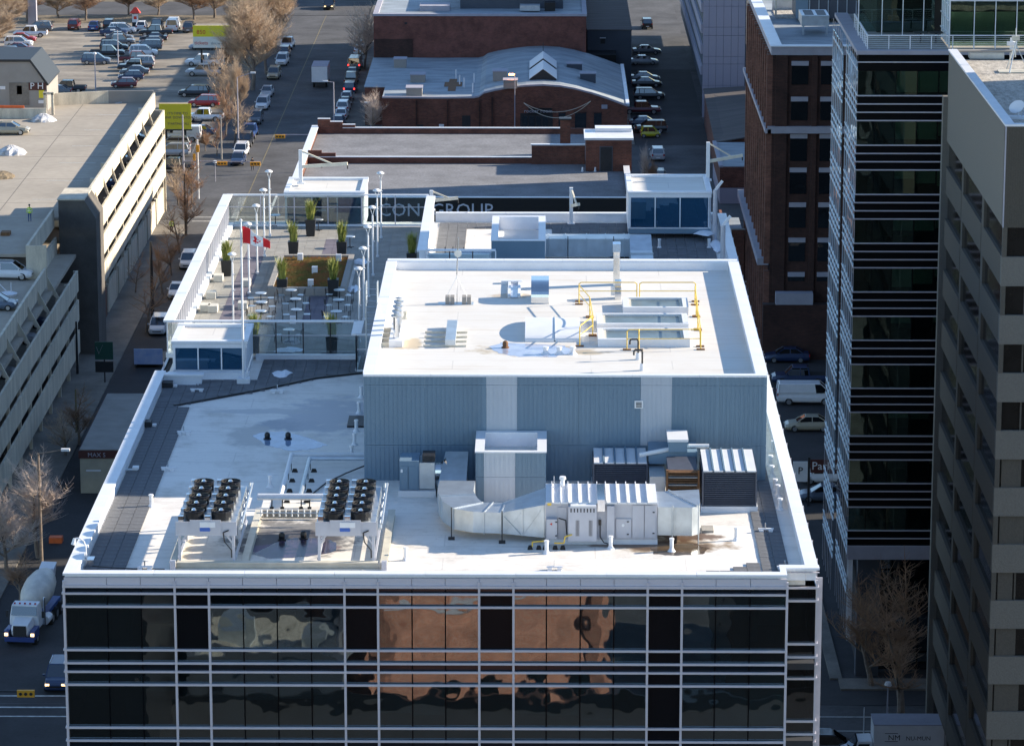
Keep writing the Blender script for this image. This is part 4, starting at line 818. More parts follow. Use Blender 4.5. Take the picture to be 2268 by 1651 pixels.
drain(624, 1195, 'left black drain dome in the dark puddle between the fan banks'); drain(672, 1192, 'right drain dome in the dark puddle between the fan banks'); drain(1119, 770, 'rusty drain dome at the left end of the penthouse puddle', PD, True)
def puddle(pts, z, label, seed, mm=PUDDLE):
    random.seed(seed); P = [G(a, b, z) for a, b in pts]; cx_ = sum(p[0] for p in P) / len(P); cy_ = sum(p[1] for p in P) / len(P); out = []
    n = len(P)
    for i in range(n):
        a, b_ = P[i], P[(i + 1) % n]
        for k in range(5):
            f = k / 5; r_ = 1 + random.uniform(-.05, .05); out.append((cx_ + ((a[0] + (b_[0] - a[0]) * f) - cx_) * r_, cy_ + ((a[1] + (b_[1] - a[1]) * f) - cy_) * r_))
    area = sum(out[i][0] * out[(i + 1) % len(out)][1] - out[(i + 1) % len(out)][0] * out[i][1] for i in range(len(out)))
    if area < 0: out.reverse()
    m = MB(); m.prism(out, z + .001, z + .006); m.build('puddle', mm, label=label, cat='puddle')
PUD2 = mat('muddy_puddle', (.028, .026, .034), .2, 0, .5, 1.5, spec=.25, col2=(.07, .05, .10))
puddle([(557, 965), (580, 957), (625, 955), (670, 965), (725, 985), (690, 995), (640, 997), (590, 985)], RD, 'pale blue meltwater puddle round the two drains on the left roof', 3, mat('shallow_puddle_blue', (.24, .34, .50), .05, 0, .3, 1.0, spec=.9))
puddle([(560, 1225), (600, 1205), (650, 1190), (710, 1190), (745, 1200), (740, 1222), (680, 1232), (600, 1236)], RD, 'dark puddle between the two fan banks', 4, PUD2)
puddle([(1440, 1212), (1475, 1205), (1530, 1203), (1572, 1214), (1555, 1226), (1490, 1230), (1450, 1226)], RD, 'brown rusty puddle in front of the discharge duct', 5, mat('rusty_puddle', (.11, .075, .045), .15, 0, .5, 1.5, spec=.4))
puddle([(1085, 768), (1110, 758), (1180, 762), (1250, 765), (1272, 780), (1230, 790), (1150, 790), (1105, 782)], PD, 'blue violet meltwater puddle on the penthouse roof by the round barrel housing', 6, mat('shallow_puddle_violet', (.40, .45, .58), .08, 0, .3, 1.0, spec=.8))
def anchor(px, py, label, z=RD):
    x, y = G(px, py, z); t = thing('roof_anchor', label, 'roof anchor', (x, y, z), 0, 'white tie-off anchors on the roof')
    for dx in (-.26, .18): m = MB(); m.box(x + dx, y - .15, z, x + dx + .2, y + .15, z + .14); m.build('foot', WHITE, t)
    m = MB(); m.box(x - .3, y - .06, z + .141, x + .42, y + .06, z + .2); m.build('plate', WHITE, t)
    m = MB(); m.tube((x + .05, y, z + .2), (x + .05, y, z + .46), .03, 6); m.build('eye_post', SILVER, t)
for px, py, lab in ((405, 962, 'white tie-off anchor on the left roof, level with the blue puddle'), (370, 1042, 'white tie-off anchor on the left roof, nearer the fan banks'), (434, 868, 'white tie-off anchor on the rear left pavers'), (612, 870, 'white tie-off anchor at the edge of the rear pavers'), (1225, 1262, 'small white anchor by the front parapet, middle'), (1693, 1178, 'white tie-off anchor on the right paver strip'), (318, 1262, 'white anchor in the front left corner by the parapet'), (1735, 1262, 'white anchor in the front right corner by the parapet'), (1135, 532, 'white anchor on the rear roof')): anchor(px, py, lab)
for px, py, lab in ((325, 945, 'dark ballast weight with white ends on the left paver strip'), (372, 858, 'dark ballast weight in the far left roof corner')):
    x, y = G(px, py, RD); t = thing('ballast_weight', lab, 'ballast', (x, y, RD + .05)); m = MB(); m.box(x - .3, y - .3, RD + .06, x + .25, y + .3, RD + .34); m.build('block', DARK, t); m = MB(); m.box(x + .3, y - .15, RD + .06, x + .5, y + .15, RD + .16); m.build('end_plate', WHITE, t)
x, y = G(285, 1043, RD); t = thing('white_bracket', 'white bracket fixture on the left paver strip', 'bracket', (x, y, RD + .05)); m = MB(); m.box(x - .45, y - .15, RD + .06, x + .45, y + .1, RD + .12); m.build('plate', GALV, t); m = MB(); m.box(x + .2, y - .2, RD + .121, x + .5, y + .2, RD + .25); m.build('block', WHITE, t)

# flood lamp on a goose neck and its ballast in the front left corner
x, y = G(192, 1252, RD); t = thing('flood_lamp', 'white goose neck lamp standing in the front left roof corner', 'lamp', (x, y, RD))
m = MB(); m.box(x - .35, y - .3, RD + .06, x + .35, y + .3, RD + .36); m.build('ballast', SILVER, t)
m = MB(); pts = [(x, y, RD + .3), (x - .02, y, RD + .9), (x - .1, y, RD + 1.15), (x - .3, y, RD + 1.3), (x - .5, y, RD + 1.28)]; m.path(pts, .035, 8); m.build('goose_neck', WHITE, t)
m = MB(); m.tube((x - .5, y, RD + 1.28), (x - .56, y - .05, RD + 1.0), .08, 10, .13); m.build('lamp_head', WHITE, t)
m = MB(); m.path([(x + .3, y - .3, RD + .08), (x + 1.1, y - .5, RD + .07), (x + 2.2, y - .7, RD + .08), (x + 3.6, y - .72, RD + .07)], .025, 6); m.build('cable', DARK, None, origin=(x + 2, y - .6, RD), label='black cable along the front parapet from the goose neck lamp', category='cable')

# ---------------------------------------------------------------- penthouse roof
def hatch(label, a, b_, yd=1.1):
    x0, y0 = G(*a, PD); x1, _ = G(*b_, PD); yb = y0 + 2.6; z1 = PD + .42
    t = thing('roof_light', label, 'skylight', ((x0 + x1) / 2, y0, PD), 0, 'long glazed roof lights inside the yellow rail')
    m = MB().use(WHITE); m.box(x0, y0, PD, x1, y0 + .2, z1); m.box(x0, yb - .2, PD, x1, yb, z1); m.box(x0, y0 + .201, PD, x0 + .3, yb - .201, z1); m.box(x1 - .3, y0 + .201, PD, x1, yb - .201, z1); m.build('curb', None, t)
    m = MB(); m.box(x0 + .31, y0 + .21, PD + .1, x1 - .31, yb - .21, PD + .3); m.build('glass', mat('wired_glass_grey', (.13, .17, .18), .3, 0, .3, 1.5), t)
    m = MB().use(CREAM); m.box(x0 + .3, y0 + .2, PD + .3, x0 + .45, yb - .2, PD + .36); m.box(x1 - .45, y0 + .2, PD + .3, x1 - .3, yb - .2, PD + .36); m.build('frame_strip', None, t)
hatch('farthest of the three long glazed roof lights inside the yellow rail', (1380, 697), (1525, 697)); hatch('middle one of the three long glazed roof lights', (1322, 734), (1525, 734)); hatch('nearest of the three long glazed roof lights', (1324, 768), (1528, 768))
t = thing('guard_rail', 'yellow tubular guard rail round the three roof lights on the penthouse', 'railing', (5, 185, PD))
def rail(a, b_, parent=t, base=True):
    a = Vector((*a, PD)); b_ = Vector((*b_, PD)); up = Vector((0, 0, 1.07)); d = (b_ - a).normalized() * .12; m = MB()
    m.path([a, a + up * .92, a + up + d, b_ + up - d, b_ + up * .92, b_], .028, 6); m.tube(a + up * .55, b_ + up * .55, .022, 6); m.build('rail_panel', YEL, parent)
    for p in (a, b_): m = MB(); m.cbox(p.x, p.y, PD, .42, .2, .06); m.build('base_plate', RUST, parent)
q = [G(1282, 668, PD), G(1410, 668, PD), G(1540, 668, PD), G(1548, 768, PD), G(1282, 768, PD)]
rail(q[0], q[1]); rail((q[1][0] + .15, q[1][1]), q[2]); rail((8.2, 190.2), (8.15, 187.4)); rail((8.15, 187.2), (8.1, 184.2)); rail((8.1, 184.0), (8.06, 180.2)); rail((1.9, 180.2), (2.6, 182.6)); rail((2.6, 182.8), (2.5, 187.0)); rail((2.5, 187.2), (1.96, 190.3)); rail((4.3, 179.4), (8.06, 179.5)); rail((4.9, 179.3), (4.91, 179.35))
t = thing('davit_pair', 'two bent dark vent pipes with white bases in front of the yellow rail', 'vent', (4.9, 175.5, PD))
for (px, py) in ((1413, 796), (1422, 820)):
    x, y = G(px, py, PD); m = MB(); m.path([(x, y, PD), (x, y, PD + .95), (x - .05, y, PD + 1.05), (x - .35, y, PD + 1.05), (x - .42, y, PD + .98), (x - .42, y, PD + .78)], .045, 8); m.build('goose_neck_pipe', DARK, t)
    m = MB(); m.lathe(x, y, [(.13, PD), (.1, PD + .35)], 10); m.build('boot', WHITE, t)
t = thing('barrel_housing', 'large white rounded barrel housing on the penthouse roof left of the rail', 'roof housing', (.5, 184, PD))
pr = [(181.2, PD)] + [(183.6 - 2.4 * cos(a), PD + .1 + .42 * sin(a)) for a in [k * pi / 14 for k in range(0, 15)]] + [(186.0, PD)]
m = MB(); m.xprism([(y, z) for y, z in pr], -.9, 1.95); m.build('barrel_shell', WHITE, t)
for x in (.6,): m = MB(); m.xprism([(y, z + .03) for y, z in pr], x, x + .06); m.build('seam', GALV, t)
for px in (1208, 1238, 1268): x, y = G(px, 786, PD); vent(px, 784, 'stubby metal vent with cap in front of the barrel housing, %s' % {1208: 'leftmost', 1238: 'middle', 1268: 'rightmost'}[px], .32, PD, .12, WHITE, 'three stubby vents in front of the barrel housing')
t = thing('curved_hood', 'tall polished curved metal hood on the penthouse roof', 'roof hood', (-.1, 190.6, PD)); pr = [(190.5, PD), (190.5, PD + .35)] + [(190.5 + 1.0 * (1 - cos(a)), PD + .35 + .75 * sin(a)) for a in [k * pi / 16 for k in range(1, 9)]] + [(192.6, PD + 1.1), (192.6, PD)]
m = MB(); m.xprism(pr, -.62, .34); m.build('hood_shell', SILVER, t, smooth=False)
t = thing('square_flue', 'tall square polished flue near the rear parapet of the penthouse', 'flue', (4.05, 195.5, PD)); m = MB(); m.box(3.9, 195.2, PD, 4.25, 195.8, PD + 1.9); m.build('shaft', SILVER, t); m = MB(); m.box(3.86, 195.15, PD + 1.9, 4.29, 195.85, PD + 2.35); m.build('cowl', mat('blue_steel', (.3, .42, .6), .2, .9, .05, 2), t)
t = thing('square_flue', 'shorter square polished flue in front of the tall one', 'flue', (4.05, 192, PD)); m = MB(); m.box(3.92, 191.6, PD, 4.26, 192.2, PD + 1.0); m.build('shaft', SILVER, t); m = MB(); m.box(3.7, 191.7, PD + .2, 3.91, 191.95, PD + .7); m.build('side_box', WHITE, t)
t = thing('antenna_mast', 'thin guyed antenna mast with round disc on the penthouse roof', 'antenna', (-4.6, 190.5, PD)); x, y = -4.62, 190.5
m = MB(); m.tube((x, y, PD), (x, y, PD + 1.6), .025, 6); m.tube((x, y, PD + 1.6), (x + .08, y, PD + 3.6), .04, 6); m.build('pole', SILVER, t)
m = MB(); m.tube((x + .06, y - .05, PD + 2.75), (x + .06, y + .05, PD + 2.75), .2, 18); m.build('disc', GALV, t)
m = MB(); m.tube((x, y, PD + 1.5), (x - .6, y, PD + .3), .008, 4); m.tube((x, y, PD + 1.5), (x + .6, y, PD + .3), .008, 4); m.build('guy_wire', GALV, t)
for dx in (-.62, -.36, .28, .54): m = MB(); m.box(x + dx, y - .3, PD + .02, x + dx + .22, y + .3, PD + .42); m.build('ballast_block', STUCCO, t)
m = MB(); m.box(x - 1.0, y - .35, PD, x + .9, y + .35, PD + .018); m.build('base_frame', GALV, t)
t = thing('vent_bank', 'narrow ladder-like galvanised vent crossed by four dark sleepers', 'vent', (-4.7, 181.5, PD)); m = MB(); m.box(-4.98, 179.9, PD + .12, -4.45, 184.6, PD + .4); m.build('casing', GALV, t)
for k in range(4): m = MB(); m.box(-6.1, 180.0 + k * 1.05, PD, -3.9, 180.12 + k * 1.05, PD + .11); m.build('sleeper', CREAM, t)
t = thing('flue_cluster', 'row of four capped flues on one white base by the left parapet', 'flue', (-7.5, 182, PD)); m = MB(); m.xprism([(179.9, PD), (179.9, PD + .35), (184.6, PD + .35), (184.6, PD)], -7.85, -7.15); m.build('base', WHITE, t)
for k in range(4):
    y = 180.5 + k * 1.15; m = MB(); m.lathe(-7.5, y, [(.16, PD + .35), (.15, PD + 1.45)], 10); m.build('flue_pipe', SILVER, t); m = MB(); m.lathe(-7.5, y, [(.26, PD + 1.5), (.28, PD + 1.55), (.1, PD + 1.62)], 12); m.lathe(-7.5, y, [(.2, PD + 1.7), (.05, PD + 1.76)], 12); m.build('flue_cap', GALV, t)
    m = MB(); m.box(-8.3, y - .45, PD, -7.86, y - .36, PD + .2); m.build('sleeper', CREAM, t)
vent(898, 705, 'short cream vent right of the flue cluster', .3, PD, .1, CREAM, 'penthouse roof vents')
t = thing('t_scupper', 'white T shaped raised curb with blue ice on the penthouse roof', 'roof curb', (-1.4, 194, PD)); m = MB(); m.box(-2.3, 195.6, PD, -1.1, 196.0, PD + .18); m.box(-1.9, 192.0, PD, -1.75, 195.59, PD + .15); m.box(-1.35, 192.0, PD, -1.2, 195.59, PD + .15); m.build('curb', WHITE, t)
m = MB(); m.box(-1.74, 192.0, PD, -1.36, 195.5, PD + .04); m.build('ice', MATS['shallow_puddle_violet'], t)
t = thing('access_ladder', 'grey steel access ladder rising over the left edge of the penthouse', 'ladder', (-9.0, 191.6, RD))
m = MB()
for xx in (-9.42, -8.82): m.path([(xx, 188.3, RD), (xx, 188.3, PZ + 1.0), (xx, 189.0, PZ + 1.0), (xx, 189.0, PZ - .2)], .035, 6)
m.build('stile', GALV, t)
for k in range(19): m = MB(); m.tube((-9.42, 188.3, RD + .3 + k * .32), (-8.82, 188.3, RD + .3 + k * .32), .018, 5); m.build('rung', GALV, t)

# ================================================================ ROOF TERRACE FURNITURE
def lamp_post(px, pyb, pyt, label):
    x, y = G(px, pyb, TZ); h = 4.35; t = thing('lamp_post', label, 'lamp post', (x, y, TZ), 0, 'white terrace lamp posts')
    m = MB(); m.lathe(x, y, [(.1, TZ), (.1, TZ + .12), (.055, TZ + .14), (.055, TZ + h - .55)], 10); m.build('post', WHITE, t)
    m = MB(); m.tube((x, y, TZ + h - .55), (x - .13, y, TZ + h - .1), .022, 6); m.tube((x, y, TZ + h - .55), (x + .13, y, TZ + h - .1), .022, 6); m.tube((x, y, TZ + h * .5), (x + .13, y, TZ + h * .5), .035, 6); m.tube((x, y, TZ + h * .72), (x + .12, y, TZ + h * .72), .035, 6); m.build('fork_bracket', WHITE, t)
    m = MB(); m.lathe(x - .02, y, [(.17, TZ + h - .1), (.26, TZ + h - .06), (.24, TZ + h), (.12, TZ + h + .07), (.03, TZ + h + .09)], 14); m.build('lamp_head', WHITE, t)
for i, (a, b_, c) in enumerate(((844, 527, 374), (836, 569, 410), (826, 610, 449), (816, 657, 493), (806, 709, 537), (796, 758, 585))):
    lamp_post(a, b_, c, '%s lamp post of the right hand row on the terrace' % ['farthest', 'second farthest', 'third farthest', 'third nearest', 'second nearest', 'nearest'][i])
for i, (a, b_, c) in enumerate(((598, 523, 370), (586, 568, 406), (570, 606, 448), (552, 650, 490), (517, 723, 583))):
    lamp_post(a, b_, c, '%s lamp post of the left hand row on the terrace' % ['farthest', 'second farthest', 'middle', 'second nearest', 'nearest'][i])
# flag pole and flag
x, y = -16.33, 191.9; FZ = 46.9
t = thing('flagpole', 'tall white flagpole with ball top at the front left of the terrace', 'flagpole', (x, y, RD))
m = MB(); m.box(x - .35, y - .3, RD + .06, x + .35, y + .3, RD + .32); m.build('base_block', WHITE, t)
m = MB(); m.tube((x, y, RD + .3), (x, y, FZ), .07, 10, .045); m.build('pole', WHITE, t); m = MB(); m.lathe(x, y, [(.03, FZ), (.09, FZ + .07), (.03, FZ + .15)], 10); m.build('ball_finial', WHITE, t)
m = MB(); m.tube((x + .1, y, RD + .3), (x + .5, y + .3, RD + 1.6), .04, 6); m.build('brace', WHITE, t)
def flag(x, y, z):
    t = thing('flag', 'red and white maple leaf flag hanging from the tall pole', 'flag', (x, y, z))
    L, H = 1.6, .95
    def pos(u, v):   # u along fly 0..1, v 0 top..1 bottom
        dx = L * (u * .92 + .03 * sin(u * 9)); drop = .85 * u ** 1.15 + v * H * (1 - .6 * u)
        return (x + dx, y + .12 * sin(u * 8 + v) - .12 * u, z - drop)
    def strip(u0, u1, mm, nm, e=0):
        m = MB(); n = 8; k = 6
        vs = [pos(u0 + (u1 - u0) * i / n, j / k) for j in range(k + 1) for i in range(n + 1)]; m.add(vs, [(j * (n + 1) + i, j * (n + 1) + i + 1, (j + 1) * (n + 1) + i + 1, (j + 1) * (n + 1) + i) for j in range(k) for i in range(n)])
        o = m.build(nm, mm, t); md = o.modifiers.new('s', 'SOLIDIFY'); md.thickness = .01
    strip(0, .27, REDM, 'red_bar'); strip(.27, .74, WHITEF, 'white_field'); strip(.74, 1, REDM, 'red_bar')
    lf = [(0, -.46), (.08, -.3), (.17, -.34), (.13, -.08), (.26, -.2), (.29, -.13), (.45, -.15), (.39, 0), (.45, .05), (.22, .22), (.25, .3), (.03, .26), (.03, .46), (-.03, .46), (-.03, .26), (-.25, .3), (-.22, .22), (-.45, .05), (-.39, 0), (-.45, -.15), (-.29, -.13), (-.26, -.2), (-.13, -.08), (-.17, -.34), (-.08, -.3)]
    m = MB(); vs = [(p[0], p[1] - .02, p[2]) for p in [pos(.505 + a * .4, .5 + b_ * .75) for a, b_ in lf]]; c = pos(.505, .5); vs.append((c[0], c[1] - .02, c[2])); n = len(lf)
    m.add(vs, [(i, n, (i + 1) % n) for i in range(n)]); m.build('maple_leaf', REDM, t)
flag(x + .08, y, 46.65)

# planters with ornamental grass
def grass_mesh(seed, h=1.3, n=230):
    random.seed(seed); m = MB()
    for k in range(n):
        a = random.uniform(0, 6.28); r_ = random.uniform(0, .22); b_ = random.uniform(0, 6.28); ln = h * random.uniform(.5, 1.1); sp_ = random.uniform(.05, .5); w = .024
        p0 = (r_ * cos(a), r_ * sin(a), 0); p1 = (p0[0] + sp_ * .4 * cos(b_), p0[1] + sp_ * .4 * sin(b_), ln * .6); p2 = (p0[0] + sp_ * cos(b_), p0[1] + sp_ * sin(b_), ln)
        px_, py_ = -sin(b_) * w, cos(b_) * w
        m.add([(p0[0] - px_, p0[1] - py_, 0), (p0[0] + px_, p0[1] + py_, 0), (p1[0] + px_, p1[1] + py_, p1[2]), (p1[0] - px_, p1[1] - py_, p1[2]), p2], [(0, 1, 2, 3), (3, 2, 4)])
    return m.mesh('grass_blades', GRASSG)
GM = [grass_mesh(s) for s in (1, 2, 3)]
def planter(px, py, label, h=1.0, i=0, xy=None):
    x, y = xy or G(px, py, TZ); t = thing('planter', label, 'planter', (x, y, TZ), 0, 'tall dark planters with grass'); w, v = .27, .33
    m = MB(); m.hexa([(x - w, y - w, TZ), (x + w, y - w, TZ), (x + w, y + w, TZ), (x - w, y + w, TZ)], [(x - v, y - v, TZ + h), (x + v, y - v, TZ + h), (x + v, y + v, TZ + h), (x - v, y + v, TZ + h)]); m.build('pot', PLANTERM, t)
    place(GM[i % 3], 'grass', t, (x, y, TZ + h))
planter(502, 610, 'tall dark planter standing alone near the left glass screen'); planter(650, 568, 'tall dark planter at the far left corner of the sedum bed', 1, 1); planter(757, 568, 'tall dark planter at the far right corner of the sedum bed', 1, 2)
planter(688, 522, 'tall dark planter with dark grass by the rear glazed cabin', 1.1, 0); planter(625, 652, 'tall dark planter at the near left corner of the sedum bed', 1, 1); planter(738, 655, 'tall dark planter at the near right corner of the sedum bed', 1.05, 2)
planter(735, 782, 'tall dark planter behind the front glass screen, right', 1, 1); planter(563, 780, 'dark planter behind the front glass screen beside the flagpole', 1, 0); planter(912, 590, 'planter half hidden by the penthouse rear parapet', .9, 2)
# sedum bed
t = thing('sedum_bed', 'raised bed of rusty green sedum on the terrace between four planters', 'planting bed', (-14.3, 219.6, TZ))
bx0, bx1, by0, by1 = -16.75, -11.95, 214.5, 224.8
m = MB(); m.box(bx0 + .36, by0 + .36, TZ, bx1 - .36, by1 - .36, TZ + .36); m.build('soil', SEDUM, t)
m = MB()
random.seed(5)
for k in range(5200):
    x, y = random.uniform(bx0 + .4, bx1 - .4), random.uniform(by0 + .4, by1 - .4); s_ = random.uniform(.03, .09); z = TZ + .36 + s_ * random.uniform(.6, 1.7)
    m.add([(x - s_, y - s_, TZ + .35), (x + s_, y - s_ * .5, TZ + .35), (x, y + s_, TZ + .35), (x, y, z)], [(0, 1, 3), (1, 2, 3), (2, 0, 3)])
m.build('sedum', SEDUM, t, kind='stuff')
for (a, b_, c, d) in ((bx0, by0, bx1, by0 + .35), (bx0, by1 - .35, bx1, by1), (bx0, by0 + .36, bx0 + .35, by1 - .36), (bx1 - .35, by0 + .36, bx1, by1 - .36)):
    along = (c - a) > (d - b_); n = 5 if along else 9
    for k in range(n):
        if along: w_ = (c - a) / n; piece('kerb_stone', a + k * w_ + .01, b_, TZ, a + (k + 1) * w_ - .01, d, TZ + .5, STUCCO, t)
        else: w_ = (d - b_) / n; piece('kerb_stone', a, b_ + k * w_ + .01, TZ, c, b_ + (k + 1) * w_ - .01, TZ + .5, STUCCO, t)
for px, py, lab in ((665, 578, 'white cube on the sedum bed edge by the far left planter'), (750, 580, 'white cube on the sedum bed edge by the far right planter'), (697, 607, 'white cube in the middle of the sedum bed'), (688, 636, 'white cube near the front edge of the sedum bed'), (648, 705, 'white block on the paving near the tables')):
    x, y = G(px, py, TZ + .3); m = MB(); zz = TZ + .37 if py != 705 else TZ + .01; m.box(x - .17, y - .17, zz, x + .17, y + .17, zz + .42); m.build('white_cube', WHITE, None, label=lab, cat='light box', group='white cubes on the terrace')
for px, py, lab in ((538, 683, 'pale bench slab nearest the tables, left side'), (545, 633, 'pale bench slab beside the left lamp posts'), (472, 690, 'pale cube seat nearest the left screen corner'), (468, 660, 'pale slab seat, second along the left screen'), (484, 622, 'pale slab seat beside the lone planter'), (455, 688, 'low pale seat by the left glass screen')):
    x, y = G(px, py, TZ); m = MB(); m.box(x - .28, y - .4, TZ + .02, x + .28, y + .4, TZ + .42); m.build('stone_bench', mat('pale_stone', (.58, .56, .5), .8, 0, .1, 2) if 'pale_stone' not in MATS else MATS['pale_stone'], None, label=lab, cat='bench', group='stone benches on the terrace')
# bistro tables and chairs
def table_parts():
    t = thing('bistro_table', 'x', 'table', (0, 0, 0), 0, 'round bistro tables on the terrace')
    m = MB(); m.lathe(0, 0, [(.34, .72), (.35, .735), (.34, .75)], 18); m.build('table_top', GALV, t, local=True)
    m = MB(); m.lathe(0, 0, [(.03, .02), (.03, .72)], 8); m.build('column', DARK, t, local=True)
    m = MB()
    for k in range(4): a = k * pi / 2 + .4; m.beam((0, 0, .04), (.27 * cos(a), .27 * sin(a), .02), .05, .03)
    m.build('foot', DARK, t, local=True); return t
def chair_parts():
    t = thing('cafe_chair', 'x', 'chair', (0, 0, 0), 0, 'metal cafe chairs on the terrace')
    m = MB(); m.box(-.2, -.2, .44, .2, .2, .46); m.build('seat', GALV, t, local=True)
    for sx1 in (-.18, .18):
        for sy1 in (-.18, .18): m = MB(); m.tube((sx1 * 1.15, sy1 * 1.15, 0), (sx1, sy1, .44), .013, 5); m.build('leg', DARK, t, local=True)
    m = MB(); m.path([(-.19, .19, .44), (-.2, .24, .82), (.2, .24, .82), (.19, .19, .44)], .013, 5)
    for k in range(4): xx = -.12 + k * .08; m.tube((xx, .2, .46), (xx, .24, .82), .007, 4)
    m.build('backrest', DARK, t, local=True); return t
T0, CH0 = table_parts(), chair_parts(); first = [True, True]
tabs = [(578, 675, 'back left bistro table left of the sedum bed corner'), (580, 695, 'bistro table in the left column of tables, second from the back'), (578, 715, 'bistro table in the left column, nearest the front screen'), (645, 668, 'bistro table closest to the near left planter'), (655, 688, 'bistro table in the middle column, second from the back'), (657, 712, 'bistro table in the middle column near the front screen'), (752, 668, 'bistro table closest to the near right planter'), (750, 690, 'bistro table in the right column, second from the back'), (745, 716, 'bistro table in the right column near the front screen'), (640, 757, 'bistro table seen through the front glass screen')]
random.seed(12)
for i, (px, py, lab) in enumerate(tabs):
    x, y = G(px, py, TZ)
    if first[0]: T0.location = (x, y, TZ); T0['label'] = lab; first[0] = False
    else: dup(T0, (x, y, TZ), 0, lab)
    for j, a in enumerate((random.uniform(-.4, .4), pi + random.uniform(-.4, .4))):
        p = (x + .62 * cos(a), y + .62 * sin(a), TZ); l2 = 'metal cafe chair on the %s side of the %s' % ('right' if j == 0 else 'left', lab)
        l2 = l2.replace('bistro table', 'table')
        words = l2.split(); l2 = ' '.join(words[:16])
        if first[1]: CH0.location = p; CH0.rotation_euler = (0, 0, a - pi / 2); CH0['label'] = l2; first[1] = False
        else: dup(CH0, p, a - pi / 2, l2)
for k, (px, py) in enumerate(((610, 500), (705, 510), (775, 548))):
    x, y = G(px, py, TZ); dup(T0, (x, y, TZ), 0, ['bistro table at the rear left by the glass screen', 'bistro table at the rear in front of the cabin', 'bistro table behind the far right planter'][k])
# snow scraps
def snowpatch(px, py, z, rx, ry, label, seed):
    random.seed(seed); x, y = G(px, py, z); m = MB(); n = 14; ring = [(x + rx * (1 + random.uniform(-.35, .35)) * cos(2 * pi * k / n), y + ry * (1 + random.uniform(-.35, .35)) * sin(2 * pi * k / n), z + .005) for k in range(n)]
    inner = [(x + (p[0] - x) * .6, y + (p[1] - y) * .6, z + .08 + random.uniform(0, .05)) for p in ring]; m.add(ring + inner + [(x, y, z + .14)], [(k, (k + 1) % n, n + (k + 1) % n, n + k) for k in range(n)] + [(n + k, n + (k + 1) % n, 2 * n) for k in range(n)])
    m.build('snow_patch', SNOWC, None, label=label, cat='snow')
snowpatch(625, 828, RD + .06, .55, .9, 'patch of snow on the rear pavers below the terrace screen', 1); snowpatch(797, 580, TZ, .5, 1.0, 'snow scrap beside the sedum bed, right side', 2); snowpatch(785, 640, TZ, .4, 1.0, 'snow scrap by the right lamp posts', 3)
snowpatch(1560, 515, RD + .5, .7, 1.0, 'snow heap beside the rear right cabin', 4); snowpatch(1588, 545, RD + .06, .4, 2.0, 'thin trail of snow on the rear right pavers', 6); snowpatch(640, 775, TZ, .9, .7, 'thin snow behind the front glass screen', 7)

# davit cranes on the rear edge
def davit(label, x, y, z0, h, L, ang, brace=True):
    t = thing('davit_crane', label, 'davit crane', (x, y, z0), 0, 'davit cranes along the rear roof edge'); c, s_ = cos(ang), sin(ang)
    m = MB(); m.cbox(x, y, z0, .5, .5, .1); m.build('base', WHITE, t); m = MB(); m.beam((x, y, z0), (x, y, z0 + h), .24); m.build('mast', WHITE, t)
    e = (x + L * c, y + L * s_, z0 + h * .62); m = MB(); m.beam((x, y, z0 + h * .5), e, .18, .2); m.build('arm', CREAM, t)
    if brace: m = MB(); m.beam((x, y, z0 + h - .05), (x + L * .68 * c, y + L * .68 * s_, z0 + h * .6), .1); m.build('tie', CREAM, t)
    m = MB(); m.tube((e[0], e[1], e[2] - .1), (e[0], e[1], e[2] - .35), .04, 6); m.tube((x + L * .45 * c, y + L * .45 * s_, e[2] - .08), (x + L * .45 * c, y + L * .45 * s_, e[2] - .3), .06, 6); m.build('hook', DARK, t)
davit('white davit crane on the left rear cabin with arm pointing right', -16.3, 239.6, 40.3, 2.3, 3.2, -.12); davit('white davit crane at the rear right corner with long raised arm', 11.0, 237.6, 40.9, 2.6, 2.4, .25)
davit('white davit crane in the middle of the rear parapet', 1.9, 237.7, RD, 2.5, 1.1, -1.1); davit('davit arm beside the terrace end reaching over the dark sign wall', -7.5, 239.3, 38.5, 1.4, 1.8, .05)
# rear ducts
duct('blue grey duct running right from the rear roof box', [(.2, 225.4), (2.0, 225.4), (4.0, 225.4), (5.5, 225.4)], RD + .3, RD + 1.45, 1.6, [.1, .7, 1.4, 2.0, 2.8, 3], [(1.6, 225.2), (4.5, 225.2)], 'rear_duct')
t = thing('stepped_duct', 'pale ribbed duct section turning towards the penthouse on the rear roof', 'duct', (6.2, 221, RD)); m = MB(); m.xprism([(216, RD + .3), (216, RD + 1.1), (223.5, RD + 1.1), (225.8, RD + 1.6), (227, RD + 1.45), (227, RD + .3)], 5.52, 6.9); m.build('duct_body', GALV, t)
for k in range(5): m = MB(); y = 216.5 + k * 1.9; m.box(5.48, y, RD + .3, 6.94, y + .06, RD + 1.2); m.build('seam', GALV, t)
for (px, py, h, lab) in ((1590, 505, 3.4, 'tall dark exhaust pole with angled blue tip by the rear right cabin'), (1612, 640, 2.9, 'nearer dark exhaust pole with angled tip by the right rear parapet')):
    x, y = G(px, py, RD); 
    if py > 600: x, y = 11.3, 222.5
    else: x, y = 11.25, 232.0
    t = thing('exhaust_pole', lab, 'pole', (x, y, RD), 0, 'poles by the rear right parapet'); m = MB(); m.lathe(x, y, [(.2, RD), (.16, RD + .1), (.15, RD + h)], 10); m.build('pole', AHUG, t); m = MB(); m.beam((x, y, RD + h), (x + .45, y, RD + h + .6), .16); m.build('angled_tip', CAPW, t)
t = thing('rear_plant', 'low clutter of pipes and a round duct on the sunlit rear roof', 'plant', (-5, 226, RD)); m = MB(); m.tube((-5.3, 224.0, RD + .5), (-3.25, 224.0, RD + .5), .45, 14); m.build('round_duct', SILVER, t)
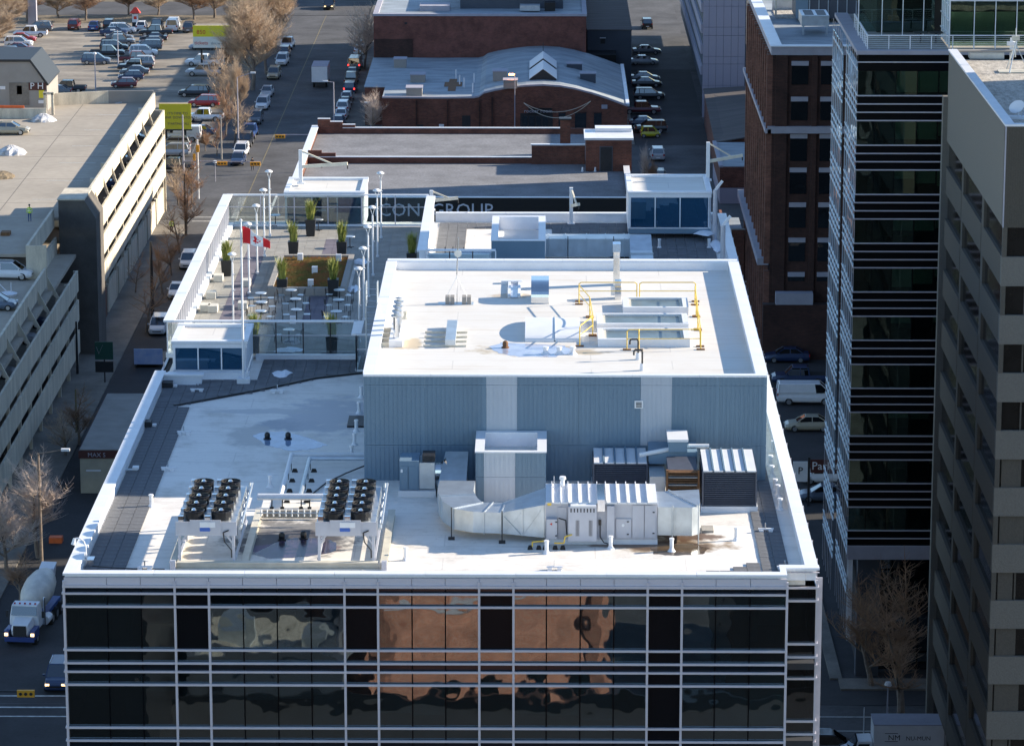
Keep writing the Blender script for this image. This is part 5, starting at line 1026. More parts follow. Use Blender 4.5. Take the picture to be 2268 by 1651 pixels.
for x in (-6.2, -5.7, -5.0): m = MB(); m.tube((x, 225, RD), (x, 225, RD + 1.0), .03, 6); m.build('post', DARK, t)
m = MB(); m.box(-6.2, 225, RD + .2, -4.6, 225.8, RD + .45); m.build('box', GALV, t)
for px, py, lab in ((1035, 500, 'small white vent on the sunlit rear roof'), (1460, 560, 'first white vent on the shaded rear roof'), (1570, 560, 'second white vent on the shaded rear roof')): vent(px, py - 10, lab)
x, y = G(1530, 512, RD); m = MB(); m.lathe(x, y, [(.2, RD), (.12, RD + .2), (.14, RD + .6), (.05, RD + .7)], 10); m.build('roof_vent', WHITE, None, origin=(x, y, RD), label='white vent in front of the rear right cabin', cat='vent')

# ================================================================ PARKING GARAGE ON THE LEFT
def bx(nm, p, q, mm, t): m = MB(); m.box(*p, *q); return m.build(nm, mm, t)
gar = thing('parking_garage', 'long concrete parking garage with slanted fin openings on the left', 'parking garage', (-60, 370, 0))
DZ = 14.4
bx('deck', (-130, 362, DZ - .3), (-47.5, 437, DZ), DECK, gar); bx('deck', (-130, 343.3, DZ - .3), (-49.9, 361.9, DZ), DECK, gar); bx('deck', (-130, 290, 11.7), (-48.4, 343, 12.0), DECK, gar)
for z in (10.8, 7.8, 4.8): bx('lower_deck', (-80, 296, z - .3), (-47.6, 361, z), DECK, gar); bx('lower_deck', (-80, 368.2, z - .3), (-47.0, 440.9, z), DECK, gar)
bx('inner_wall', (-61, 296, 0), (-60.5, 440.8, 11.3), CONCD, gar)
# rear wing
L = 8.0; n = 9
for k in range(9):
    a = 368.2 + k * 7.6; b_ = a + 7.58
    bx('parapet_panel', (-47.6, a, 13.7), (-47.35, min(b_, 436.5), 15.6), CONC, gar)
    m = MB(); y = a; m.hexa([(-47.34, y, 13.4), (-47.34, y + .18, 13.4), (-46.8, y + .18, 12.3), (-46.8, y, 12.3)], [(-47.34, y, 14.6), (-47.34, y + .18, 14.6), (-46.8, y + .18, 12.75), (-46.8, y, 12.75)]); m.build('fin', CONC, gar)
for z1, z0 in ((12.72, 10.6), (9.7, 7.5), (6.6, 4.5)):
    for k in range(10):
        a = 368.2 + k * 7.28; bx('spandrel_panel', (-46.95, a, z0), (-46.73, a + 7.25, z1), CONC, gar)
for k in range(11): y = 368.2 + k * 7.2; bx('pier', (-47.3, y, 0), (-46.96, y + .35, 12.6), CONC, gar)
for k in range(7): a = 372 + k * 10; bx('ground_wall', (-47.3, a, 0), (-47.0, a + 8.8, 3.2), BRICKP if k < 1 else CONC, gar)
bx('end_wall', (-80, 441.0, 0), (-46.75, 441.3, 12.7), CONC, gar)
for (xa, xb, ya, yb) in ((-62, -53, 433, 436), (-53, -47.5, 436, 436.3)):
    m = MB(); m.beam((xa, ya, DZ + .75), (xb, yb, DZ + .75), .25, 1.5); m.build('rear_parapet', CONC if xa < -60 else STUCCO, gar)
# near wing: two stepped parapets and continuous lower bands
for k in range(4): bx('parapet_panel', (-50.1, 343.2 + k * 4.7, 13.4), (-49.85, 343.2 + (k + 1) * 4.7 - .02, 15.3), CONC, gar)
for k in range(4): bx('spandrel_panel', (-49.9, 343.2 + k * 4.7, 10.5), (-49.65, 343.2 + (k + 1) * 4.7 - .02, 12.4), CONC, gar)
for k in range(7): bx('parapet_panel', (-48.4, 296 + k * 6.75, 11.3), (-48.15, 296 + (k + 1) * 6.75 - .02, 13.1), CONC, gar)
bx('parapet_panel', (-50.1, 343.0, 11.4), (-48.1, 343.19, 15.3), CONC, gar)
for k in range(8):
    y = 296 + k * 6.75; m = MB(); m.hexa([(-48.14, y, 10.9), (-48.14, y + .18, 10.9), (-47.0, y + .18, 9.7), (-47.0, y, 9.7)], [(-48.14, y, 12.2), (-48.14, y + .18, 12.2), (-47.0, y + .18, 10.0), (-47.0, y, 10.0)]); m.build('fin', CONC, gar)
for z1, z0 in ((10.0, 7.9), (7.0, 4.9), (3.9, 1.6)):
    for k in range(9): a = 296 + k * 6.75; bx('spandrel_panel', (-47.1, a, z0), (-46.88, a + 6.72, z1), CONC, gar)
for k in range(10): y = 296 + k * 6.75; bx('pier', (-47.4, y, 0), (-47.11, y + .35, 9.9), CONC, gar)
# stair tower
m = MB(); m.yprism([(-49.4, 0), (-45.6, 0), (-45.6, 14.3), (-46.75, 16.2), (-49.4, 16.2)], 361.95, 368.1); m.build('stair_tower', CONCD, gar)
bx('tower_coping', (-49.5, 361.85, 16.21), (-46.7, 368.2, 16.35), CONC, gar)

m = MB()
for k in range(6): y = 372 + k * 11; m.box(-53.5, y, DZ, -49.5, y + .12, DZ + .012)
m.build('bay_line', LINE, gar)
for k in range(14): bx('stall_line', (-72, 371 + k * 4.6, DZ), (-66.5, 371.14 + k * 4.6, DZ + .01), LINE, gar)
for k in range(5): bx('deck_joint', (-100, 370 + k * 14, DZ), (-47.7, 370.06 + k * 14, DZ + .006), CONCD, gar)
for x in (-56, -64.5, -76): bx('deck_joint', (x, 362, DZ + .001), (x + .06, 436, DZ + .007), CONCD, gar)
for k in range(7): bx('deck_kerb_block', (-48.3, 370 + k * 9.4, DZ), (-47.5, 370.5 + k * 9.4, DZ + .9), CONC, gar)
# stair house on the garage deck
shed = thing('garage_stair_house', 'grey stucco stair house with hipped edge roof on the garage deck', 'building', (-68, 432, DZ))
x1 = S(105, 235, 430)[0]; zt = S(50, 137, 430)[1]; xt = S(66, 137, 430)[0]; zs = S(104, 190, 430)[1]
m = MB(); m.yprism([(-95, DZ), (x1, DZ), (x1, zs), (xt, zt), (-95, zt)], 430, 440); m.build('wall', STUCCO, shed)
m = MB(); m.yprism([(-95.2, zt + .01), (xt, zt + .01), (x1 + .15, zs + .01), (x1 + .25, zs + .2), (xt + .1, zt + .3), (-95.2, zt + .3)], 429.8, 440.3); m.build('roof_edge', DARK, shed)
def panel(px0, py0, px1, py1, mm, nm, Y=430, t=shed, d=.04): (xa, za), (xb, zb) = S(px0, py0, Y), S(px1, py1, Y); m = MB(); m.box(xa, Y - d - .02, zb, xb, Y - .02, za); return m.build(nm, mm, t)
panel(20, 183, 65, 233, WALK, 'garage_door'); panel(37, 190, 49, 209, WHITE, 'notice'); panel(63, 183, 102, 200, SIGNBR, 'sign_board'); panel(86, 199, 98, 217, SIGNY, 'warning_board'); panel(85, 222, 100, 229, WHITE, 'small_sign'); panel(0, 191, 12, 198, WHITE, 'small_sign')
text('sign_text', 'P H', 1.1, (S(82, 197, 430)[0], 429.9, S(82, 197, 430)[1]), (pi / 2, 0, 0), WHITE, shed, .01)
t = thing('ramp_wall', 'low concrete ramp wall with an orange barrier rail on the garage deck', 'wall', (-66, 418, DZ)); m = MB(); a = G(0, 262, DZ); b_ = G(104, 262, DZ); m.beam((a[0] - 8, a[1], DZ + .6), (b_[0], b_[1], DZ + .6), .25, 1.2); m.build('wall', CONC, t)
m = MB(); m.beam((a[0] - 8, a[1] + .1, DZ + 1.45), (a[0] + 2.9, a[1] + .1, DZ + 1.35), .12, .3); m.build('barrier_rail', ORANGE, t)
t = thing('portal_frame', 'cream timber frame standing beside the stair house door', 'frame', (-61, 426, DZ)); m = MB(); m.beam((-59.5, 427, DZ), (-59.5, 427, DZ + 2.6), .3); m.beam((-58.6, 427, DZ), (-58.6, 427, DZ + 2.6), .3); m.beam((-59.7, 427, DZ + 2.6), (-58.4, 427, DZ + 2.6), .3); m.build('frame', CONC, t)
def heap(px, py, z, w, label, seed, hh=.9, mm=SNOW):
    random.seed(seed); x, y = G(px, py, z); m = MB(); n = 20; R = 6; vs = []
    for j in range(R):
        for i in range(n): f = 1 - j / R; a = 2 * pi * i / n; r_ = w * f * (1 + random.uniform(-.15, .15)); vs.append((x + r_ * cos(a), y + r_ * 1.1 * sin(a), z + hh * (1 - f * f) + random.uniform(0, .08) * (j > 0)))
    vs.append((x, y, z + hh)); m.add(vs, [(j * n + i, j * n + (i + 1) % n, (j + 1) * n + (i + 1) % n, (j + 1) * n + i) for j in range(R - 1) for i in range(n)] + [((R - 1) * n + i, (R - 1) * n + (i + 1) % n, R * n) for i in range(n)])
    m.build('snow_heap', mm, None, label=label, cat='snow', group='ploughed snow heaps')
heap(25, 340, DZ, 1.7, 'dirty snow heap on the garage deck nearest the left edge of the photo', 1); heap(95, 267, DZ, 1.5, 'white topped snow heap by the ramp wall', 2, .8); heap(2, 392, DZ, 1.6, 'muddy heap cut by the left edge of the deck', 3, .6, GRASSB)
heap(265, 222, DZ, 2.2, 'low line of snow clods against the garage rear wall', 5, .35)

# ================================================================ BUILDINGS BEHIND
# sign wall building
ico = thing('brick_commercial_building', 'low brick building with tar roof and black sign wall behind the office roof', 'building', (-9, 408, 0))
IX0, IX1, IY0, IYM, IY1 = -27.7, 9.75, 386.7, 411, 430
bx('walls', (IX0 + .1, IY0 + .1, 0), (IX1 - .1, IY1 - .1, 11.3), BRICK, ico); bx('near_roof', (IX0 + .6, IY0 + .5, 11.3), (IX1 - .5, IYM, 11.4), GRAVELD, ico); bx('far_roof', (IX0 + .6, IYM + .4, 11.3), (IX1 - .5, IY1 - .5, 11.75), GRAVELD, ico)
bx('step_wall', (IX0 + .6, IYM, 11.3), (2.2, IYM + .35, 12.1), BRICK, ico); bx('step_coping', (IX0 + .5, IYM - .05, 12.11), (2.2, IYM + .42, 12.2), CAPW, ico)
bx('front_parapet', (IX0, IY0, 9.0), (IX1 - .6, IY0 + .4, 11.9), mat('black_sign_band', (.008, .009, .012), .5, 0, .1, 1), ico); bx('front_coping', (IX0, IY0 - .05, 11.91), (IX1 - .5, IY0 + .45, 12.0), CAPW, ico)
bx('corner_pier', (IX1 - .59, IY0 - .1, 0), (IX1 + .1, IY0 + .6, 12.0), BRICK, ico); bx('pier_coping', (IX1 - .7, IY0 - .2, 12.01), (IX1 + .3, IY0 + 1.0, 12.15), CAPW, ico)
for nm, (a, c, d) in {'side_parapet': (IX0, 11.31, 12.6)}.items(): bx(nm, (IX0, IY0 + .41, 11.31), (IX0 + .55, IY1, 12.5), BRICKP, ico)
for k in range(6): bx('side_coping', (IX0 - .15, IY0 + .3 + k * 7.25, 12.51), (IX0 + .7, IY0 + .3 + (k + 1) * 7.25 - .03, 12.62), CAPW, ico)
bx('side_parapet', (IX1 - .5, IY0 + .6, 11.31), (IX1, IY1, 12.0), BRICKP, ico); bx('side_coping', (IX1 - .6, IY0 + 1.01, 12.01), (IX1 + .1, IYM, 12.1), CAPW, ico)
bx('rear_parapet', (IX0 + .56, IY1 - .4, 11.31), (IX1 - .51, IY1, 12.4), BRICK, ico); bx('rear_coping', (IX0 + 3.6, IY1 - .45, 12.41), (IX1 - 7, IY1 + .05, 12.5), CAPW, ico)
for k in range(3): bx('stepped_parapet', (IX0 + .6 + k * 1.5, IY1 - .4, 12.42), (IX0 + .6 + (k + 1) * 1.5, IY1 - .05, 13.5 - k * .35), BRICK, ico); bx('stepped_coping', (IX0 + .6 + k * 1.5, IY1 - .45, 13.51 - k * .35), (IX0 + .6 + (k + 1) * 1.5, IY1, 13.58 - k * .35), CAPW, ico)
for k in range(2): bx('stepped_parapet', (IX0 + .6 + k * 1.6, IYM - .02, 12.21), (IX0 + .6 + (k + 1) * 1.6, IYM + .3, 12.9 - k * .3), BRICK, ico)
text('sign_letters', 'ICON  GROUP', 2.0, (S(960, 470, IY0)[0], IY0 - .08, S(960, 478, IY0)[1]), (pi / 2, 0, 0), mat('sign_letter_grey', (.66, .68, .76), .6, 0, .05, 1), ico, .04)
hx0, hz = S(1305, 383, IYM); x1, _ = S(1412, 383, IYM - 2)
t2 = IYM - 5
bx('stair_house_wall', (4.9, t2, 11.41), (10.1, t2 + 6, 15.0), BRICK, ico); bx('stair_house_roof', (4.7, t2 - .1, 15.01), (10.3, t2 + 6.2, 15.25), CAPW, ico); bx('stair_house_upper_roof', (6.0, t2 + 4, 15.26), (10.2, t2 + 6.1, 15.7), CAPW, ico)
bx('stair_house_door', (6.55, t2 - .06, 11.5), (7.85, t2 - .01, 14.2), DARK, ico); bx('door_frame', (6.45, t2 - .03, 11.45), (7.95, t2 - .005, 14.3), SIDING, ico)
bx('roof_upstand', (-1.3, IYM - .4, 11.41), (4.85, IYM - .02, 13.6), BRICK, ico); bx('roof_upstand_coping', (-1.4, IYM - .5, 13.61), (4.85, IYM + .05, 13.75), CAPW, ico); bx('chimney', (2.0, IYM + 4, 11.76), (3.2, IYM + 5.2, 15.8), BRICK, ico); bx('chimney_cap', (1.9, IYM + 3.9, 15.81), (3.3, IYM + 5.3, 16.0), DARK, ico)
for px in (1290, 1318): x, y = G(px, 378, 11.5); m = MB(); m.lathe(x, y, [(.18, 11.41), (.12, 11.5), (.1, 11.9)], 8); m.build('roof_vent', WHITE, ico)

# arched roof brick restaurant
arc = thing('arched_brick_building', 'red brick building with bowed roof, white gabled skylight and shop front', 'building', (-4.7, 515, 0))
AY0, AY1 = 496, 534
prof = [(-22.3, 5.75), (-15, 5.7), (-9.6, 5.75), (-8.9, 5.9), (-8.2, 6.4), (-6.6, 6.8), (-4.6, 7.15), (-2.4, 7.4), (0, 7.5), (2.4, 7.35), (4.6, 6.95), (6.8, 6.35), (9.0, 5.6), (11.7, 4.6)]
m = MB(); m.yprism([(-22.3, 0)] + [(11.7, 0)] + [(x, z - .2) for x, z in reversed(prof)], AY0, AY1); m.build('brick_wall', BRICK, arc)
m = MB()
for (a, za), (b_, zb) in zip(prof, prof[1:]): m.hexa([(a, AY0 + .4, za - .19), (b_, AY0 + .4, zb - .19), (b_, AY1, zb - .19), (a, AY1, za - .19)], [(a, AY0 + .4, za - .08), (b_, AY0 + .4, zb - .08), (b_, AY1, zb - .08), (a, AY1, za - .08)])
m.build('roof_sheet', SHEETR, arc)
for (a, za), (b_, zb) in zip(prof, prof[1:]): m = MB(); m.hexa([(a, AY0 - .08, za - .19), (b_, AY0 - .08, zb - .19), (b_, AY0 + .39, zb - .19), (a, AY0 + .39, za - .19)], [(a, AY0 - .08, za + .05), (b_, AY0 - .08, zb + .05), (b_, AY0 + .39, zb + .05), (a, AY0 + .39, za + .05)]); m.build('coping', STONEC, arc)
bx('side_wing', (-25.2, 506, 0), (-22.35, 534, 5.5), BRICK, arc); bx('side_wing_roof', (-25.3, 505.9, 5.51), (-22.31, 534, 5.62), SHEETR, arc); bx('side_coping', (11.5, AY0 + .4, 4.4), (12.0, AY1, 4.75), CAPW, arc)
def pan(px0, py0, px1, py1, mm, nm, t=arc, Y=AY0, d=.03): (xa, za), (xb, zb) = S(px0, py0, Y), S(px1, py1, Y); m = MB(); m.box(xa, Y - d, zb, xb, Y - .006, za); return m.build(nm, mm, t)
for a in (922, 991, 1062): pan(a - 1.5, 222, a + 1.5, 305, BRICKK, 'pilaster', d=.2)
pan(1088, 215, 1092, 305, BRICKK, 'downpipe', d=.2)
pan(921, 276, 937, 305, DARK, 'door'); pan(1023, 256, 1042, 281, DARK, 'window'); pan(1021, 282, 1044, 285, STONEC, 'window_sill'); pan(972, 275, 983, 286, WHITE, 'wall_sign')
pan(1152, 251, 1224, 303, DARK, 'shopfront'); pan(1170, 239, 1222, 251, BLACK, 'shop_sign', d=.25)
for a in (1157, 1172, 1187, 1202): pan(a, 258, a + 11, 300, GLASSD, 'shop_window', d=.06)
text('shop_sign_text', 'rocker room', .75, (S(1192, 248, AY0)[0], AY0 - .3, S(1192, 249, AY0)[1]), (pi / 2, 0, 0), STONEC, arc, .01)
pan(1189, 283, 1245, 286, YEL, 'awning_strip', d=.4)
for a, b_ in ((1237, 1252), (1273, 1298), (1315, 1332)): pan(a, 251, b_, 288, GLASSD, 'window'); pan(a - 2, 289, b_ + 2, 292, STONEC, 'window_sill', d=.12); pan(a - 1, 248, b_ + 1, 251, BRICKK, 'window_lintel', d=.05)
pan(1332, 232, 1345, 241, STONEC, 'wall_light', d=.1)
# gabled roof lights
sk = thing('gabled_skylight', 'pair of white gabled skylights one behind the other on the bowed roof', 'skylight', (0, 505, 7.4))
for (y0, y1, zb) in ((501, 509, 7.2), (510.5, 517, 7.3)):
    m = MB(); m.yprism([(-1.85, zb - .1), (1.85, zb - .1), (1.85, zb + .3), (0, zb + 1.7), (-1.85, zb + .3)], y0, y1); m.build('gable_body', DARK, sk)
    for s_ in (-1, 1): m = MB(); m.hexa([(0, y0 - .2, zb + 1.72), (s_ * 1.95, y0 - .2, zb + .28), (s_ * 1.95, y1, zb + .28), (0, y1, zb + 1.72)], [(0, y0 - .2, zb + 1.8), (s_ * 1.95, y0 - .2, zb + .36), (s_ * 1.95, y1, zb + .36), (0, y1, zb + 1.8)]); m.build('roof_slope', WHITE, sk)
m = MB(); m.lathe(0, 518, [(.05, 9), (.05, 10.2)], 6); m.build('finial', DARK, sk)
def rbox(px, py, w, h, d, label, z=5.7, mm=STUCCO, nm='roof_unit'):
    x, y = G(px, py, z); t = thing(nm, label, 'roof unit', (x, y, z), 0, 'units on the bowed brick building'); m = MB(); m.box(x - w / 2, y, z - .1, x + w / 2, y + d, z + h); m.build('casing', mm, t); m = MB(); m.box(x - w / 2 - .08, y - .08, z + h, x + w / 2 + .08, y + d + .08, z + h + .12); m.build('lid', STONEC, t)
rbox(925, 182, 2.1, 1.0, 2.5, 'grey roof unit in the middle of the flat roof part'); rbox(917, 212, 2.2, 1.0, 2.5, 'grey roof unit at the front of the flat roof part'); rbox(886, 150, 1.8, 1.2, 2, 'hooded roof unit against the tall brick wall'); rbox(1107, 178, 2.0, 1.2, 2.5, 'brown roof unit on the slope of the bowed roof, farther', 6.9, STUCCO); rbox(1130, 195, 1.9, 1.0, 2, 'brown roof unit on the bowed roof, nearer', 7.1, STUCCO)
rbox(1272, 155, 2.2, .8, 2, 'dark roof unit right of the gabled skylights, farther', 6.7, SIDING); rbox(1302, 183, 2.2, 1.2, 2, 'dark roof unit right of the gabled skylights, nearer', 6.2, SIDING)
x, y = G(1003, 185, 5.8); m = MB(); m.box(x - .6, y - 6, 5.66, x + .5, y + 5, 5.69); m.box(x - 1.2, y - 2, 5.66, x + 1.3, y + 2, 5.685); m.build('roof_stain', RUST, None, label='dark red brown stain running down the bowed roof valley', cat='stain')
for k, (px, py) in enumerate(((1010, 170), (1018, 182), (1028, 188), (1047, 200), (1050, 178))): x, y = G(px, py, 6.0); m = MB(); m.lathe(x, y, [(.1, 5.6), (.1, 7.0)], 8); m.build('roof_vent', WHITE, None, origin=(x, y, 5.6), label='thin vent pipe on the bowed roof, number %s from the valley stain' % ['one', 'two', 'three', 'four', 'five'][k] if False else ['thin vent pipe left in the roof stain', 'thin vent pipe in the middle of the roof stain', 'thin vent pipe right of the roof stain', 'white vent pipe at the front edge of the bowed roof', 'dark thin vent pipe on the bowed roof slope'][k], cat='vent')
m = MB()
for s_ in (0, 1):
    a, b_ = Vector((S(1160, 208, AY0)[0], AY0 - 3, 5.4)), Vector((S(1308, 224, AY0 - 6)[0], AY0 - 8, S(1308, 224, AY0 - 8)[1]))
    pts = [a.lerp(b_, k / 14) + Vector((0, 0, -(1.4 + s_ * .8) * 4 * (k / 14) * (1 - k / 14))) for k in range(15)]; m.path([tuple(p) for p in pts], .03, 4)
m.build('string_lights', CREAM, None, label='sagging strings of party lights in front of the brick arch', category='lights')
# tall brick hall behind
hall = thing('tall_brick_hall', 'tall plain red brick hall with pale parapet behind the bowed roof', 'building', (-7, 560, 0))
bx('brick_wall', (-25.2, 534.2, 0), (6.4, 590, 11.8), BRICKB, hall); bx('roof', (-25.0, 535, 11.81), (6.2, 589, 11.9), SHEETR, hall); bx('parapet_cap', (-25.3, 534.1, 11.82), (6.5, 534.9, 12.15), STONEC, hall); bx('parapet_cap', (-25.3, 534.91, 11.91), (-24.5, 590, 12.15), STONEC, hall); bx('parapet_cap', (5.8, 534.91, 11.91), (6.5, 590, 12.15), STONEC, hall)
bx('bricked_panel', (-25.1, 534.1, 3.5), (-19.4, 534.18, 8.4), BRICKK, hall); bx('wall_hole', (-20.6, 534.12, 10.6), (-20.2, 534.18, 10.9), DARK, hall)
bx('roof_house', (-12.5, 542, 11.91), (3, 560, 15), SIDING, hall); bx('roof_house', (-18.5, 539, 11.91), (-14.0, 543, 12.7), STONEC, hall); bx('roof_duct', (-3.5, 538, 12.1), (-.5, 540, 12.9), GALV, hall); bx('roof_duct', (0.2, 539, 11.95), (1.8, 541, 13.2), BLACK, hall)
gb = thing('dark_grey_building', 'dark grey sided building with small window right of the tall brick hall', 'building', (10, 560, 0))
bx('wall', (6.7, 545, 0), (13.4, 590, 8.2), SIDING, gb); bx('roof', (6.6, 544.9, 8.21), (13.5, 590, 8.35), SHINGLE, gb); bx('window', (8.7, 544.93, 6.2), (9.4, 544.99, 7.0), BLACK, gb); bx('window_frame', (8.6, 544.95, 7.01), (9.5, 544.99, 7.12), CAPW, gb); bx('black_annex', (6.7, 540, 0), (11, 544.85, 5.2), BLACK, gb); bx('low_wing', (6.6, 515, 0), (12, 534, 3.9), SIDING, gb); bx('low_roof', (6.5, 514.9, 3.91), (12.1, 534.1, 4.05), SHEETR, gb)
# white panelled block
wp = thing('pale_panel_building', 'tall pale mauve panelled block standing on columns behind the brown roofed shop', 'building', (27, 550, 0))
bx('core', (22.9, 514.2, 3.6), (29.0, 600, 27), SIDING, wp)
cx = [22.85, 23.7, 24.75, 25.8, 26.9, 27.9, 28.9]; rowz = [3.5, 4.6, 7.7, 8.8, 11.8, 13.0, 16.0, 17.2, 20.3, 23.5, 27]
for a, b_ in zip(cx, cx[1:]):
    for z0, z1 in zip(rowz, rowz[1:]): piece('wall_panel', a + .02, 514.0, z0 + .02, b_ - .02, 514.15, z1 - .02, PINKP, wp)
for z in range(6, 26, 3):
    bx('side_band', (22.6, 515, z), (22.89, 600, z + 1.3), PINKP, wp)
for x in (22.9, 27.9): bx('column', (x, 514.1, 0), (x + 1, 515.1, 3.5), PINKP, wp)
bx('recess_wall', (23.9, 517, 0), (27.9, 517.2, 3.5), STUCCO, wp)
bb = thing('brown_roofed_shop', 'low brick shop with brown sloping roof beside the alley', 'building', (27, 478, 0))
m = MB(); m.hexa([(22.6, 466, 0), (33, 466, 0), (33, 508, 0), (22.9, 508, 0)], [(22.6, 466, 4.4), (33, 466, 6.2), (33, 508, 5.5), (22.9, 508, 4.9)]); m.build('wall', BRICK, bb)
m = MB(); m.hexa([(22.4, 465.7, 4.45), (33, 465.7, 6.25), (33, 508, 5.55), (22.7, 508, 4.95)], [(22.4, 465.7, 4.6), (33, 465.7, 6.4), (33, 508, 5.7), (22.7, 508, 5.1)]); m.build('sheet_roof', SHINGLE, bb)
bb = thing('low_brick_garage', 'low flat roofed brick garage with pale base along the alley', 'building', (27, 455, 0))
bx('wall', (22.2, 447, 2.0), (33, 465.5, 4.6), BRICK, bb); bx('base', (22.2, 446.95, 0), (33, 465.4, 1.99), PINKP, bb); bx('roof', (22.6, 447.3, 4.61), (33, 465.2, 4.7), SHEETR, bb); bx('parapet_cap', (22.1, 446.9, 4.61), (22.59, 465.5, 4.85), STONEC, bb); bx('wall_vent', (25.6, 446.9, 2.3), (26.2, 446.98, 3.0), STONEC, bb)
kb = thing('brick_enclosure', 'small open topped brick enclosure beside the rear right roof corner', 'enclosure', (21.3, 405, 0))
bx('wall', (20.2, 396, 0), (22.5, 396.3, 6.6), BRICK, kb); bx('wall', (20.2, 396.31, 0), (20.5, 408, 6.6), BRICKP, kb); bx('floor', (20.5, 396.3, 5.6), (22.5, 408, 5.7), SHEETR, kb); bx('coping', (20.15, 395.95, 6.61), (22.6, 396.35, 6.7), STUCCO, kb); bx('downpipe', (21.0, 395.9, 0), (21.08, 395.98, 6.5), STONEC, kb)

# dark brick office block on the right
rb = thing('dark_brick_office', 'dark brick office block with pale lintels and ribbed side, right of the alley', 'building', (32, 382, 0))
RX, RYF = 23.0, 362; rzz = lambda y: S(1768, y, RYF)[1]; RT = rzz(104); SXX = lambda x: S(x, 300, RYF)[0]
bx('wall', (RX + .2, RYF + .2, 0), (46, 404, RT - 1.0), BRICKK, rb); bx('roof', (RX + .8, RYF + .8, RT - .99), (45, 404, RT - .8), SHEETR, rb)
bx('front_parapet', (RX, RYF - .1, rzz(122)), (46, RYF + .6, RT), STONEC, rb); bx('front_coping', (RX - .1, RYF - .2, RT + .01), (46, RYF + .8, RT + .12), CAPW, rb); bx('side_parapet', (RX, RYF + .61, rzz(122)), (RX + .8, 404, RT), STONEC, rb)
for k in range(4): bx('side_coping', (RX - .1, RYF + .81 + k * 10.3, RT + .01), (RX + 1.1, RYF + .81 + (k + 1) * 10.3 - .03, RT + .12), CAPW, rb)
bx('cornice', (RX - .25, RYF - .25, rzz(295)), (46, RYF + .19, rzz(280)), STONEC, rb); bx('side_cornice', (RX - .5, RYF - .25, rzz(295)), (RX + .1, 404, rzz(286)), STONEC, rb); bx('side_cornice', (RX - .9, RYF + 3, rzz(600)), (RX + .1, 404, rzz(585)), STONEC, rb)
for yy, hh in ((136, 52), (215, 52), (297, 60), (372, 58), (449, 56), (527, 52), (603, 20), (697, 30)):
    for x0, x1 in ((1750, 1788), (1815, 1858)):
        off_ = -(yy - 136) * .012; a, b_ = SXX(x0 + off_ * 0) , SXX(x1)
        z1, z0 = rzz(yy), rzz(yy + 10); bx('lintel', (a, RYF + .05, z0), (b_, RYF + .22, z1), STONEC, rb)
        bx('window_pane', (a + .03, RYF + .12, rzz(yy + hh)), (b_ - .03, RYF + .17, z0), GLASSD, rb)
    for x0, x1 in ((1808, 1812), (1742, 1746), (1796, 1800)): pass
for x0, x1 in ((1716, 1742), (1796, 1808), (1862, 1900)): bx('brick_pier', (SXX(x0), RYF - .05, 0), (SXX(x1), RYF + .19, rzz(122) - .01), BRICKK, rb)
for k in range(22):
    y = RYF + .3 + k * 1.85
    for za, zb in ((rzz(285), rzz(122)), (rzz(585), rzz(296)), (0, rzz(601))): bx('side_pilaster', (RX - .25 if k % 2 else RX - .4, y, za), (RX + .19, y + .55, zb), BRICKP, rb)  # orange reflected light on the ribs put into this lighter brick colour
m = MB(); m.use(GLASSD).box(RX + .1, RYF + .4, 1, RX + .18, 404, RT - 2); m.build('side_glazing', None, rb)
bx('podium_wall', (SXX(1722), RYF - 1.5, rzz(668)), (SXX(1805), RYF - .3, rzz(643)), STONEC, rb); bx('podium', (RX - .5, RYF - 1.4, 0), (46, RYF - .31, rzz(668) - .02), BRICKK, rb)
eq = thing('cooling_tower', 'blue lit galvanised cooling unit on legs on the dark brick office roof', 'cooling unit', (30, 372, RT)); x0, _ = G(1775, 80, RT - .8); x1, y0 = G(1836, 80, RT - .8)
bx('tray', (x0, y0 + .3, RT + .2), (x1, y0 + 5, RT + 1.3), GALV, eq)
for k in range(2): bx('fan_opening', (x0 + .35 + k * 1.3, y0 + .8, RT + 1.305), (x0 + 1.3 + k * 1.3, y0 + 4.4, RT + 1.33), DARK, eq)
for x in (x0 + .1, x1 - .3): bx('leg', (x, y0 + .4, RT - .8), (x + .2, y0 + .6, RT + .2), GALV, eq)
eq = thing('screened_plant', 'large dark louvred plant box with ribs on the dark brick office roof', 'air handler', (33, 388, RT)); x0, y0 = G(1762, 50, RT - .8); 
bx('casing', (x0, y0, RT - .4), (x0 + 12, y0 + 6, RT + 2.4), SIDING, eq)
for k in range(8): bx('rib', (x0 + 1.4 + k * 1.0, y0 - .08, RT - .3), (x0 + 1.5 + k * 1.0, y0 - .01, RT + 2.45), GALV, eq)
bx('side_sheet', (x0 - .03, y0 - .04, RT - .4), (x0 + 1.3, y0 - .01, RT + 2.42), RIBM, eq)
eq = thing('roof_screen', 'white framed plant enclosure at the top of the dark brick office roof', 'enclosure', (27, 396, RT)); x0, y0 = G(1716, 36, RT - .8)
for k in range(3): bx('post', (x0 + k * 2.0, y0, RT - .8), (x0 + .2 + k * 2.0, y0 + .2, RT + 1.9), CREAM, eq)
bx('rear_wall', (x0, y0 + 5, RT - .8), (x0 + 6, y0 + 5.2, RT + 1.8), GALV, eq); bx('floor_pad', (x0, y0 - 2, RT - .8), (x0 + 5, y0 + 5, RT - .7), GRAVEL, eq)

